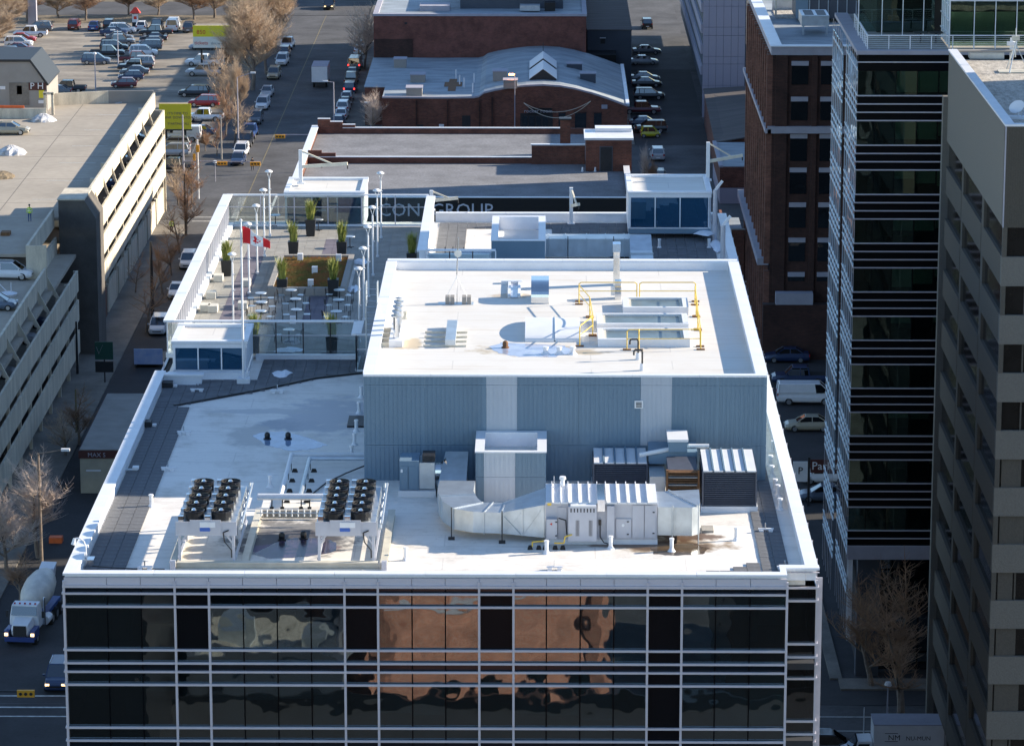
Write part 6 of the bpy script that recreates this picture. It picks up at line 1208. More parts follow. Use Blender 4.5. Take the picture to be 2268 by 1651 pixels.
# ================================================================ GLASS TOWER
tw = thing('glass_tower', 'green glass office tower with dark spandrel bands and white rails on the right', 'building', (31, 265, 0))
TX, TYF, TXR = 22.45, 256.0, 40.0; tz = lambda y: S(1990, y, TYF)[1]; TT = tz(112); xx_ = lambda x: S(x, 600, TYF)[0]
bx('core', (TX + 1.2, TYF + 4.5, 0), (TXR, 275.5, TT - .5), INTD, tw); bx('terrace_floor', (TX + .1, TYF + .3, TT - .6), (TXR, 275.8, TT - .05), PAVERL, tw)
bx('front_coping', (TX - .1, TYF - .15, tz(121)), (TXR, TYF + .5, TT), STONEC, tw); bx('side_coping', (TX - .1, TYF + .51, tz(121)), (TX + .9, 276.1, TT), STONEC, tw)
PERT = (tz(1073 / 4.) - tz(1510 / 4.)); vz = tz(157); cols = [xx_(v) for v in (1897, 1929, 1974, 2021, 2068, 2115, 2162)]; cols[0] = TX
bx('spandrel_panel', (TX, TYF + .03, tz(157)), (TXR, TYF + .08, tz(121) - .01), SPANDB, tw); bx('rail', (TX - .05, TYF - .06, tz(139)), (TXR, TYF + .02, tz(136.6)), RAILM, tw)
random.seed(21)
NF = 10; hv = tz(157) - tz(212); hs = (PERT - hv) / 3
for f in range(NF):
    z1 = vz - f * PERT; z0 = z1 - hv
    for i, (a, b_) in enumerate(zip(cols, cols[1:])): bx('window_pane', (a + .03, TYF + .05, z0 + .04), (b_ - .03, TYF + .07, z1 - .04), GLASST, tw)
    for i, a in enumerate(cols[1:-1]): bx('mullion', (a - .025, TYF + .0, z0 + .03), (a + .025, TYF + .09, z1 - .03), SPANDB, tw)
    for k in range(3):
        if f == NF - 1 and k == 2: continue
        bx('spandrel_panel', (TX, TYF + .03, z0 - (k + 1) * hs + .04), (TXR, TYF + .08, z0 - k * hs - .04), SPANDB, tw)
    for k in range(4):
        z = z0 - k * hs + (hv + 0 if False else 0); bx('rail', (TX - .06, TYF - .07, z - .045), (TXR, TYF + .02, z + .035), RAILM, tw)
    bx('floor_slab', (TX + .2, TYF + .3, z0 - 3 * hs + .1), (TXR, TYF + 4.4, z0 - .1), INTD, tw)
    for i, (a, b_) in enumerate(zip(cols, cols[1:])):
        if i < 2: continue
        d = random.uniform(.7, 1.6) if f < 5 else (random.uniform(.2, .6) if random.random() < .3 else 0)
        if f == 0: d = 1.6
        if d: bx('window_blind', (a + .05, TYF + .3, z1 - d), (b_ - .05, TYF + .33, z1 - .08), BLINDG, tw)
    bx('inner_wall', (cols[1] + .1, TYF + 2.6, z0), (cols[2] + random.uniform(0, 3), TYF + 2.7, z1), INTW, tw)
rb_ = vz - NF * PERT + hs
bx('base_band', (TX, TYF - .1, rb_ - 1.0), (TXR, TYF + .3, rb_), STONEC, tw); bx('lobby_glass', (TX + 1.5, TYF + 2, .2), (TXR, TYF + 2.1, rb_ - 1), GLASSD, tw)
for k in range(9): bx('lobby_mullion', (TX + 1.5 + k * 2, TYF + 1.93, .2), (TX + 1.6 + k * 2, TYF + 1.99, rb_ - 1), SPANDB, tw)
for k in range(6): bx('lobby_transom', (TX + 1.5, TYF + 1.9, 1.5 + k * 1.6), (TXR, TYF + 1.925, 1.58 + k * 1.6), SPANDB, tw)
bx('corner_column', (TX + .1, TYF + .1, 3), (TX + .45, TYF + .45, rb_ - 1), CAPW, tw); bx('side_lobby', (TX + 1.6, TYF + 4, .1), (TX + 1.8, 275, rb_ - 1), SIDING, tw); bx('stone_pier', (TX + .9, TYF + 1.0, 0), (TX + 2.6, TYF + 1.9, rb_ - 1.01), SIDING, tw)
# side face: two bays of glass strips between projecting white rails
YS = 266.3
for f in range(NF + 1):
    z1 = vz - f * PERT + hs * 1; 
    for (ya, yb, dx, dz_) in ((TYF + .03, YS - .1, 0, 0), (YS + .1, 276, -.22, -.35)):
        for k, hh in enumerate((hs, hv, hs, hs)):
            zz1 = z1 + dz_; z1_ = zz1 - sum((hs, hv, hs, hs)[:k]); z0_ = z1_ - hh
            if z0_ < 4: continue
            nn = 6
            for j in range(nn):
                if k == 1: bx('side_pane', (TX + dx + .04, ya + (yb - ya) * j / nn + .03, z0_ + .04), (TX + dx + .07, ya + (yb - ya) * (j + 1) / nn - .03, z1_ - .04), GLASSS, tw) if j < 6 and f < 9 else None
            if k != 1: bx('side_spandrel', (TX + dx + .03, ya, z0_ + .04), (TX + dx + .07, yb, z1_ - .04), GLASSS, tw)
            bx('side_rail', (TX + dx - .025, ya, z0_ - .035), (TX + dx + .02, yb, z0_ + .035), CAPW, tw)
for j in range(13):
    y = TYF + .1 + j * 1.65; dx = 0 if y < YS else -.22; bx('side_mullion', (TX + dx + .0, y - .03, 3.5), (TX + dx + .035, y + .03, TT - .4), RAILM, tw)
# upper set-back storeys
UX0, UYF = xx_(1899) + .8, 263.5
bx('upper_core', (24.6, UYF + 2, TT), (TXR, 290, 62), INTD, tw)
xs = [S(v, 40, UYF)[0] for v in (1901, 1953, 1999, 2045, 2070)]
for a, b_ in zip(xs, xs[1:]): bx('upper_pane', (a + .03, UYF, TT + .3), (b_ - .03, UYF + .03, 62), GLASST, tw); bx('upper_mullion', (a - .03, UYF - .06, TT), (a + .03, UYF + .05, 62), CAPW, tw)
bx('upper_transom', (xs[0], UYF - .05, tz(52) + 1.2), (xs[-1], UYF - .001, tz(52) + 1.28), CAPW, tw)
UY2 = TYF + 1.6
ys = [S(v, 60, UY2)[0] for v in (2103, 2157, 2204, 2251, 2300, 2350)]
for a, b_ in zip(ys, ys[1:]):
    bx('upper_pane', (a + .03, UY2, TT + .1), (b_ - .03, UY2 + .03, 62), GLASST, tw); bx('upper_mullion', (a - .03, UY2 - .06, TT), (a + .03, UY2 + .05, 62), CAPW, tw); bx('window_blind', (a + .06, UY2 + .3, TT + .4), (b_ - .06, UY2 + .33, TT + 2.5), BLINDG, tw)
bx('upper_transom', (ys[0], UY2 - .05, S(2150, 3, UY2)[1]), (ys[-1], UY2 - .001, S(2150, 0, UY2)[1]), CAPW, tw)
for j in range(5): bx('upper_side_mullion', (ys[0] - .05, UY2 + .2 + j * 1.2, TT), (ys[0] + .02, UY2 + .27 + j * 1.2, 62), CAPW, tw)
for k in range(6): bx('upper_side_rail', (ys[0] - .05, UY2 + .1, TT + .7 + k * 1.1), (ys[0] + .02, UYF, TT + .78 + k * 1.1), CAPW, tw)
bx('upper_side_glass', (ys[0] + .03, UY2 + .1, TT), (ys[0] + .06, UYF, 62), GLASSS, tw)
# terrace rail and furniture silhouettes
rl = thing('tower_terrace_rail', 'pale blue wire railing round the glass tower terrace', 'railing', (30, 257, TT))
RX0 = S(1921, 90, TYF + .7)[0]
for k in range(12): x = RX0 + k * 1.52; bx('rail_post', (x - .03, TYF + .62, TT), (x + .03, TYF + .7, TT + .95), CAPW, rl)
for k in range(6): bx('rail_wire', (RX0, TYF + .64, TT + .12 + k * .14), (TXR, TYF + .655, TT + .135 + k * .14), CAPW, rl)
bx('top_rail', (RX0, TYF + .6, TT + .95), (TXR, TYF + .7, TT + 1.02), CAPW, rl); bx('top_rail', (RX0 - .05, TYF + .71, TT + .95), (RX0 + .05, 268, TT + 1.02), CAPW, rl)
for k in range(5): bx('rail_wire', (RX0 - .01, TYF + .7, TT + .12 + k * .17), (RX0 + .01, 268, TT + .14 + k * .17), CAPW, rl)
for k in range(8): bx('rail_post', (RX0 - .03, TYF + 2 + k * 1.4, TT), (RX0 + .03, TYF + 2.06 + k * 1.4, TT + .95), CAPW, rl)
m = MB()
for k, x in enumerate((27.3, 28.4, 30.4)):
    t_ = thing('terrace_table', ['dark table on the tower terrace, left', 'dark table on the tower terrace, middle', 'dark table on the tower terrace, right'][k], 'table', (x, 260, TT), 0, 'tables on the tower terrace'); bx('table_top', (x - .5, 259.6, TT + .7), (x + .5, 260.6, TT + .74), DARK, t_); bx('table_leg', (x - .05, 260.0, TT), (x + .05, 260.1, TT + .7), DARK, t_)

# ================================================================ STONE TOWER, right edge
st = thing('stone_tower', 'brown grey aggregate office tower with gravel roof on the right edge', 'building', (32, 222, 0))
SX0, SYF, SYB = 27.45, 212.0, 243.0; sz = lambda y: S(2240, y, SYF)[1]; ST = sz(280); zt0 = sz(504) - .01
bx('corner_post', (SX0 - .0, SYF - .0, 0), (SX0 + .28, SYF + .27, zt0), STONED, st)
bx('core', (SX0 + .9, SYF + .9, 0), (45, SYB - .5, ST - 1.2), BLACK, st); bx('gravel_roof', (SX0 + .6, SYF + .5, ST - 1.19), (45, SYB - .5, ST - .5), GRAVEL, st)
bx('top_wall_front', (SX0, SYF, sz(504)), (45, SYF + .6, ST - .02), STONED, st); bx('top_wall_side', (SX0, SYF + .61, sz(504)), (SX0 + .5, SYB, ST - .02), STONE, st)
bx('corner_trim', (SX0 - .03, SYF - .03, sz(504)), (SX0 + .05, SYF + .05, ST - .02), STONEC, st)
m = MB(); x = SX0 + .15
while x < 34: m.box(x, SYF - .03, sz(504), x + .06, SYF - .002, ST - .1); x += .14
m.build('fluting', STONED, st, kind='stuff')
for k in range(4): bx('parapet_flashing', (SX0 - .05, SYF - .05 + k * 7.8, ST), (SX0 + .55, SYF - .05 + (k + 1) * 7.8 - .03, ST + .12), CAPW, st)
bx('parapet_flashing', (SX0 + .56, SYF - .05, ST), (45, SYF + .5, ST + .12), CAPW, st); bx('parapet_flashing', (SX0 + .56, SYB - .6, ST), (45, SYB, ST + .12), STUCCO, st)
PS = (sz(504) - sz(504 + 129.6)); zt = sz(504); hw = PS * .5; 
for f in range(12):
    z1 = zt - f * PS
    bx('window_strip', (SX0 + .3, SYF + .22, z1 - hw), (45, SYF + .27, z1), GLASSN, st); bx('window_strip', (SX0 + .18, SYF + .28, z1 - hw), (SX0 + .23, SYB, z1), GLASSN, st)
    for k in range(3): bx('window_mullion', (SX0 + 1.4 + k * 2.2, SYF + .15, z1 - hw), (SX0 + 1.5 + k * 2.2, SYF + .215, z1), STONED, st)
    if f > 3: bx('curtain', (SX0 + .4, SYF + .16, z1 - hw), (SX0 + 1.3 + (f % 3) * .3, SYF + .21, z1), STONED, st)
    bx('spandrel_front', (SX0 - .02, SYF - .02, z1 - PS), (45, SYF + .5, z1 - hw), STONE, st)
    for (a, b_) in ((SYF + .51, SYF + 9.3), (SYF + 10.4, SYF + 20.5), (SYF + 21.4, SYB - .2)): bx('spandrel_side', (SX0 - .02, a, z1 - PS), (SX0 + .5, b_, z1 - hw), STONED, st)  # same stone as the front; darker colour paints in the shade of this side
for y in (SYF + 9.31, SYF + 20.51): bx('pilaster', (SX0 - .0, y, 0), (SX0 + .54, y + 1.05 if y < 225 else y + .85, zt), STONED, st)
bx('rear_pier', (SX0 - .3, SYB - .19, 0), (SX0 + .6, SYB + .6, zt + 3), STONE, st)
def dish(px, py, label, s_=.5, z=ST - .5):
    x, y = G(px, py, z); t = thing('satellite_dish', label, 'dish', (x, y, z)); m = MB(); m.cbox(x, y, z, 1.5, .9, .12); m.build('tray', WHITE, t); m = MB(); m.tube((x, y, z), (x, y, z + .5), .05, 6); m.tube((x, y, z + .5), (x - .15, y - .2, z + .75), s_ * .4, 14, s_); m.build('reflector', WHITE, t); m = MB(); m.tube((x + .2, y, z + .1), (x + .5, y - .2, z + 1.2), .03, 5); m.build('feed_arm', GALV, t)
dish(2255, 262, 'white satellite dish at the near corner of the gravel roof')
t = thing('antenna_stand', 'tripod antenna stand on the gravel roof near the right edge', 'antenna', (34, 235, ST)); x, y = G(2247, 160, ST - .5); m = MB()
for k in range(3): a = k * 2.1; m.beam((x + .9 * cos(a), y + .9 * sin(a), ST - .45), (x, y, ST + 1.4), .06)
m.tube((x, y, ST + .5), (x, y, ST + 2.4), .04, 6); m.build('tripod', GALV, t); m = MB(); m.cbox(x, y, ST + 1.6, .5, .2, .3); m.cbox(x, y, ST - .48, 2.2, 1.2, .08); m.build('antenna_box', CREAM, t)
t = thing('roof_hatch', 'small grey roof hatch at the far corner of the gravel roof', 'hatch', (30, 240, ST)); x, y = G(2185, 128, ST - .5); bx('curb', (x - 1.2, y - .6, ST - .5), (x + 1.1, y + .5, ST - .1), GALV, t); bx('post', (x + 1.5, y - .5, ST - .5), (x + 1.7, y - .3, ST + .9), WHITE, t); bx('lamp', (x + 1.3, y - .6, ST + .4), (x + 1.9, y - .2, ST + .65), WHITE, t)

# ================================================================ ADDED BLOCKS BEYOND THE FRAME (invented to shade streets and fill the glass)
def block(label, x0, y0, x1, y1, h, mm, rot=0, floors=True, top=None, cap_=None):
    cx_, cy_ = (x0 + x1) / 2, (y0 + y1) / 2; t = thing('added_block', label, 'building', (cx_, cy_, 0), 0)
    w, d = (x1 - x0) / 2, (y1 - y0) / 2; m = MB(); m.box(-w, -d, 0, w, d, h); m.build('walls', mm, t, local=True)
    if floors:
        m = MB().use(GLASSD); z = 4.5
        while z < h - 2: m.box(-w - .04, -d - .04, z, w + .04, d + .04, z + 1.7); z += 3.6
        m.build('window_band', None, t, local=True)
    m = MB(); m.box(-w + .3, -d + .3, h, w - .3, d - .3, h + .1); m.build('roof', top or GRAVEL, t, local=True); m = MB().use(cap_ or STONEC)
    m.box(-w - .1, -d - .1, h + .001, w + .1, -d + .29, h + .8); m.box(-w - .1, d - .29, h + .001, w + .1, d + .1, h + .8); m.box(-w - .1, -d + .291, h + .001, -w + .29, d - .291, h + .8); m.box(w - .29, -d + .291, h + .001, w + .1, d - .291, h + .8); m.build('parapet', None, t, local=True)
    t.rotation_euler = (0, 0, rot); return t
block('added shading tower outside the frame behind the stone tower', 60, 216, 85, 240, 66.5, STONE); block('added shading block outside the frame along the cross street', 62, 249, 90, 270, 45, STUCCO)
block('added shading tower outside the frame behind the glass tower, nearer', 45, 274, 75, 305, 64, STUCCO); block('added shading tower outside the frame behind the glass tower, middle', 46, 314, 76, 342, 62, STONED); block('added shading tower outside the frame behind the glass tower, farther', 46, 347, 76, 357, 60, STONED); block('added shading tower outside the frame beside the dark brick office', 52, 358, 80, 388, 60, STUCCO)
block('added shading slab outside the frame behind the brown roofed shop', 45, 420, 70, 505, 28, STONE); block('added shading slab outside the frame behind the pale panel block', 40, 512, 62, 590, 27, STUCCO)
wh = block('orange brick warehouse across the street facing the glass facade', -17.8, 56, -.5, 84, 25.5, BRICKO, radians(-24), False)
for k in range(5):
    for z in (3, 8): m = MB(); m.box(-7 + k * 3.2, 14.01, z, -5.6 + k * 3.2, 14.1, z + 2.4); m.build('window_pane', GLASSD, wh, local=True)
for z in (15.6, 21.6): m = MB(); m.box(-8.6, 14.01, z, 8.6, 14.15, z + .3); m.build('string_course', STONEC, wh, local=True)
for x in (-7.9, 7.0): m = MB(); m.box(x, 14.02, 0, x + .9, 14.2, 24.5); m.build('brick_pier', BRICKP, wh, local=True)
block('gravel roofed annex across the street facing the glass facade', -21.5, 88, -12.5, 97, 15.9, SIDING, 0, False, None, SIDING)
rw = thing('roof_plant', 'metal roof plant on the gravel annex across the street', 'roof unit', (-4, 112, 14.9))
for (x, y, w, d, h) in ((-20, 91, 2, 2, 1.3), (-15, 92, 1.5, 2, 1.0)): bx('casing', (x, y, 16.0), (x + w, y + d, 16.0 + h), GALV, rw)
block('added dark block across the street darkening reflections at the facade right end', 13, 44, 40, 66, 31, BLACK, 0, False, TARB, BLACK); block('added black block across the street keeping the lower facade reflections dark', -24, 98, 40, 122, 13.6, BLACK, 0, False, TARB, BLACK)  # added unseen blocks that keep the glass reflections dark
block('added dark block across the street darkening reflections at the facade left end', -50, 60, -22.5, 112, 29, BLACK, 0, False, TARB, BLACK)
# far edge of the car park: street, retaining wall, dark houses under the trees
m = MB(); m.box(-130, 622, 0, -30.2, 640, .045); m.build('road', ASPH, kind='structure')
fb = thing('retaining_wall', 'pale concrete retaining wall along the street behind the car park', 'wall', (-70, 645, 0)); 
for k in range(9): bx('wall_panel', (-96 + k * 6, 645, 0), (-90.1 + k * 6, 645.5, 1.6 + (.8 if 3 < k < 6 else 0)), STONEC, fb)
for (x0, x1, y0, h, lab) in ((-72, -56, 655, 9, 'dark house under the trees at the top edge, middle'), (-52, -42, 660, 10, 'dark house at the top edge left of the street'), (-110, -82, 664, 8, 'dark house behind the trees at the top left'), (-27, -6, 640, 12, 'brick house beyond the tall hall at the top')):
    q = thing('dark_house', lab, 'house', ((x0 + x1) / 2, y0, 0)); bx('wall', (x0, y0, 0), (x1, y0 + 14, h * .55), SIDING, q); m = MB(); m.yprism([(x0 - .4, h * .55 + .01), (x1 + .4, h * .55 + .01), ((x0 + x1) / 2, h)], y0 - .4, y0 + 14.4); m.build('roof', DARK, q)
    for k in range(3): w_ = (x1 - x0) / 3; bx('window_pane', (x0 + w_ * k + w_ * .3, y0 - .06, 1.5), (x0 + w_ * k + w_ * .7, y0 - .01, 3.2), GLASSD, q)
gp = thing('concrete_pillar', 'tall plain concrete pillar at the top left among the trees', 'pillar', (-82, 610, 0)); x, y = G(72, 62); bx('shaft', (x - .7, y, 0), (x + .7, y + 1.2, 9), STONEC, gp)

# ================================================================ VEHICLES
def loft(m, st):
    """stations (x, zlow, ztop, halfwidth): rounded box body"""
    o = len(m.v); k = 8
    for x, zl, zt, w in st:
        for y, z in ((-w + .1, zl), (-w, zl + .16), (-w - .01, (zl + zt) / 2), (-w * .93, zt - .05), (w * .93, zt - .05), (w + .01, (zl + zt) / 2), (w, zl + .16), (w - .1, zl)): m.v.append((x, y, z))
        m.v[-5] = (x, -w * .86, zt); m.v[-4] = (x, w * .86, zt)
    fs = []
    for i in range(len(st) - 1):
        for j in range(k): fs.append((o + i * k + j, o + (i + 1) * k + j, o + (i + 1) * k + (j + 1) % k, o + i * k + (j + 1) % k))
    fs += [tuple(o + j for j in range(k)), tuple(o + (len(st) - 1) * k + j for j in reversed(range(k)))]
    m.f += fs; m.m += [m.cur] * len(fs)
SPEC = dict(
    sedan=dict(L=4.6, W=.89, body=[(-2.3, .42, .80, .72), (-2.22, .25, .95, .84), (-1.6, .22, 1.0, .89), (0, .22, .98, .9), (1.1, .22, .94, .89), (1.9, .22, .82, .86), (2.2, .25, .70, .78), (2.3, .35, .58, .66)], cab=(-1.75, 1.15, -.95, .35, .94, 1.44, .76, .60), wr=.33, wb=1.35),
    suv=dict(L=4.6, W=.92, body=[(-2.3, .5, .95, .80), (-2.25, .32, 1.08, .9), (0, .28, 1.06, .93), (1.15, .28, 1.05, .92), (1.9, .28, .98, .9), (2.22, .3, .85, .82), (2.3, .42, .7, .7)], cab=(-2.22, 1.35, -1.95, .45, 1.04, 1.70, .82, .68), wr=.37, wb=1.37),
    hatch=dict(L=3.9, W=.86, body=[(-1.95, .42, .8, .74), (-1.88, .25, .98, .84), (0, .22, .96, .87), (.9, .22, .94, .86), (1.6, .24, .84, .82), (1.95, .34, .6, .66)], cab=(-1.82, 1.15, -1.3, .35, .94, 1.48, .76, .62), wr=.31, wb=1.2),
    pickup=dict(L=5.6, W=.98, body=[(-2.8, .55, .95, .9), (-2.75, .42, 1.08, .96), (0, .38, 1.08, .98), (1.3, .38, 1.1, .98), (2.4, .38, 1.05, .95), (2.75, .42, .9, .88), (2.8, .5, .75, .8)], cab=(-.95, 1.45, -.8, .75, 1.07, 1.84, .86, .74), wr=.41, wb=1.75),
    van=dict(L=5.7, W=1.0, body=[(-2.85, .5, 1.0, .94), (-2.82, .38, 1.28, .99), (0, .34, 1.3, 1.0), (1.9, .34, 1.25, .99), (2.55, .36, 1.02, .95), (2.85, .45, .7, .82)], cab=(-2.8, 2.3, -2.72, 1.35, 1.27, 2.12, .97, .82), wr=.38, wb=1.75),
    micro=dict(L=2.7, W=.78, body=[(-1.35, .4, .8, .7), (-1.3, .25, .95, .77), (.4, .25, .92, .78), (1.1, .28, .85, .74), (1.35, .36, .65, .6)], cab=(-1.25, .95, -1.05, .35, .92, 1.52, .7, .6), wr=.3, wb=.95))
_cars = {}
def make_car(kind, col, lights=None):
    s = SPEC[kind]; cp = carpaint(col); t = thing({'micro': 'microcar', 'suv': 'suv_car', 'sedan': 'sedan_car', 'hatch': 'hatchback_car', 'pickup': 'pickup_truck', 'van': 'panel_van'}[kind], 'x', {'pickup': 'pickup truck', 'van': 'van'}.get(kind, 'car'))
    m = MB(); loft(m, s['body']); me = m.build('body', cp, t, smooth=False, local=True); bv = me.modifiers.new('b', 'BEVEL'); bv.width = .05; bv.segments = 2; bv.limit_method = 'ANGLE'
    x0, x1, x2, x3, z0, z1, w0, w1 = s['cab']
    m = MB(); wc = {'sedan': 0, 'suv': 1}.get(kind, 0)
    m.hexa([(x0, -w0, z0), (x1, -w0, z0), (x1, w0, z0), (x0, w0, z0)], [(x2, -w1, z1), (x3, -w1, z1), (x3, w1, z1), (x2, w1, z1)]); m.build('windows', CARG, t, local=True)
    m = MB().use(cp); e = .02; m.hexa([(x2 - e, -w1 - e, z1 - .02), (x3 + e, -w1 - e, z1 - .02), (x3 + e, w1 + e, z1 - .02), (x2 - e, w1 + e, z1 - .02)], [(x2 + .1, -w1 + .08, z1 + .05), (x3 - .08, -w1 + .08, z1 + .05), (x3 - .08, w1 - .08, z1 + .05), (x2 + .1, w1 - .08, z1 + .05)])
    for sy in (-1, 1):
        m.beam((x1, sy * w0, z0), (x3, sy * (w1 + .005), z1), .07); m.beam((x0, sy * w0, z0), (x2, sy * (w1 + .005), z1), .13 if kind != 'sedan' else .09)
        xm = (x2 + x3) / 2; m.beam((xm, sy * (w0 + .005), z0), (xm, sy * (w1 + .01), z1), .07)
        if kind == 'suv': m.beam((x2 + .5, sy * (w0 + .005), z0), (x2 + .45, sy * (w1 + .01), z1), .08)
        if kind == 'van': m.hexa([(x0 - .01, sy * (w0 + .01), z0), (.9, sy * (w0 + .01), z0), (.9, sy * (w0 - .02), z0), (x0 - .01, sy * (w0 - .02), z0)][::sy], [(x2 - .01, sy * (w1 + .02), z1), (.75, sy * (w1 + .02), z1), (.75, sy * (w1 - .01), z1), (x2 - .01, sy * (w1 - .01), z1)][::sy])
    m.build('roof', None, t, local=True)
    wr = s['wr']
    for sx1 in (-1, 1):
        for sy in (-1, 1):
            m = MB().use(TYRE); y = sy * (s['W'] - .1); m.tube((sx1 * s['wb'], y - .1, wr), (sx1 * s['wb'], y + .1, wr), wr, 16); m.use(RIM); yy = y + sy * .101; m.tube((sx1 * s['wb'], yy - sy * .01, wr), (sx1 * s['wb'], yy + sy * .012, wr), wr * .62, 12); m.build('wheel', None, t, local=True)
    xf, xr = s['body'][-1][0], s['body'][0][0]; zl = s['body'][-2][2] - .14; zr = s['body'][1][2] - .22; wf = s['body'][-2][3] - .22; wb_ = s['body'][1][3] - .14
    for sy in (-1, 1):
        m = MB(); m.cbox(xf - .07, sy * wf, zl - .06, .14, .3, .15); m.build('headlight', HEADON if lights == 'front' else HEADL, t, local=True)
        m = MB(); m.cbox(xr + .02, sy * wb_, zr - .08, .1, .2, .24); m.build('tail_light', TAILON if lights == 'rear' else TAILL, t, local=True)
        m = MB(); m.cbox(x1 - .25, sy * (w0 + .16), z0 + .02, .12, .18, .13); m.build('mirror', cp, t, local=True)
    m = MB(); m.cbox(xf - .02, 0, zl - .2, .06, .9, .12); m.build('grille', BLACK, t, local=True)
    m = MB(); m.cbox(xr + .0, 0, .48, .05, .5, .12); m.build('number_plate', WHITE, t, local=True)
    if kind == 'pickup': m = MB(); m.box(-2.68, -.8, 1.075, -1.02, .8, 1.10); m.build('bed', RUBBER, t, local=True); 
    if kind in ('suv',):
        m = MB(); 
        for sy in (-1, 1): m.beam((x2 + .3, sy * (w1 - .02), z1 + .07), (x3 - .2, sy * (w1 - .02), z1 + .07), .03)
        m.build('roof_rack', SILVER, t, local=True)
    return t
def car(kind, col, px, py, ang, label, group, z=0.0, lights=None, xy=None):
    k = (kind, col, lights); x, y = xy or G(px, py, z); a = radians(ang)
    x += 0; 
    if k not in _cars: o = make_car(kind, col, lights); _cars[k] = o; o.location = (x, y, z); o.rotation_euler = (0, 0, a); o['label'] = label; o['group'] = group; KIDS[o.name] = [(c, list(c.children)) for c in o.children]; return o
    return dup(_cars[k], (x, y, z), a, label, group)
NAME = dict(sedan='sedan', suv='SUV', hatch='hatchback', pickup='pickup truck', van='van', micro='microcar')
ORD = ['nearest', 'second nearest', 'third nearest', 'fourth nearest', 'fifth nearest', 'sixth nearest', 'seventh nearest', 'eighth nearest', 'ninth nearest', 'tenth nearest', 'eleventh nearest', 'twelfth nearest', 'thirteenth nearest']
LZ = 0.02
def row(items, phrase, group, ang, z=LZ):
    """items listed from near to far: (kind, colour, px, py)"""
    for i, it in enumerate(items):
        kind, col, px, py = it[:4]; a = it[4] if len(it) > 4 else ang
        car(kind, col, px, py, a, '%s %s, %s in %s' % (col, NAME[kind], ORD[i], phrase), group, z)
row([('suv', 'slate', 213, 142, 2), ('pickup', 'black', 238, 126, 2), ('suv', 'black', 253, 113, 3), ('pickup', 'grey', 262, 101, 3), ('sedan', 'grey', 265, 90, 3), ('sedan', 'navy', 252, 79, 2), ('suv', 'white', 272, 74, 2)],
    'the left side of the middle car park row', 'cars in the middle row of the car park, left side', 0)
row([('hatch', 'maroon', 275, 194, 182), ('hatch', 'navy', 290, 178, 183), ('sedan', 'grey', 298, 166, 182), ('pickup', 'black', 300, 157, 182), ('suv', 'silver', 310, 148, 182), ('pickup', 'maroon', 303, 139, 2), ('suv', 'white', 318, 124, 2), ('suv', 'grey', 328, 112, 182), ('hatch', 'grey', 335, 101, 182), ('sedan', 'black', 340, 92, 182), ('pickup', 'black', 345, 80, 182)],
    'the right side of the middle car park row', 'cars in the middle row of the car park, right side', 180)
row([('hatch', 'green', 8, 133, 0), ('suv', 'navy', 30, 127, 0), ('sedan', 'maroon', 45, 115, 0), ('suv', 'white', 42, 104, 0), ('sedan', 'red', 50, 93, 0), ('pickup', 'white', 68, 82, 180), ('suv', 'grey', 86, 70, 180)],
    'the left edge row of the car park', 'cars along the left edge of the car park', 0)
for i, (kind, col, px, py, lab) in enumerate((('suv', 'maroon', 165, 64, 'maroon SUV parked at the back kerb of the car park, leftmost'), ('sedan', 'blue', 209, 66, 'blue sedan at the back kerb of the car park, second from the left'), ('suv', 'black', 243, 64, 'black SUV at the back kerb left of the red topped sign'), ('hatch', 'white', 314, 66, 'white hatchback at the back kerb right of the red topped sign'), ('pickup', 'black', 348, 66, 'black pickup at the back kerb beside the white van'), ('van', 'white', 384, 68, 'white van with roof ladders at the back kerb'), ('suv', 'grey', 419, 70, 'grey SUV at the back kerb, rightmost'))):
    car(kind, col, px, py, 90, lab, 'vehicles along the back kerb of the car park', LZ)
for kind, col, px, py, a, lab in (('pickup', 'white', 450, 146, 178, 'white pickup truck behind the brown trees, farther one'), ('pickup', 'silver', 452, 168, 178, 'silver pickup truck behind the brown trees, nearer one'), ('suv', 'black', 430, 214, 178, 'black SUV above the lower yellow billboard'), ('suv', 'red', 452, 236, 178, 'red SUV right of the lower yellow billboard'), ('pickup', 'white', 452, 268, 178, 'white pickup right of the lower yellow billboard'), ('sedan', 'navy', 440, 300, 178, 'navy sedan just below the lower yellow billboard'), ('van', 'white', 400, 312, 178, 'white van under the lower yellow billboard'), ('suv', 'grey', 385, 330, 178, 'grey SUV beside the end of the garage'), ('suv', 'silver', 383, 345, 178, 'silver SUV beside the end of the garage, nearer'), ('pickup', 'black', 385, 380, 178, 'black pickup truck beside the bare street trees'), ('sedan', 'silver', 450, 110, 178, 'silver sedan below the big yellow and white billboard'), ('pickup', 'black', 150, 205, 178, 'dark pickup parked behind the garage deck wall'), ('sedan', 'grey', 125, 210, 178, 'grey sedan behind the garage deck wall')):
    car(kind, col, px, py, a, lab, 'vehicles parked near the billboards', 0.02)
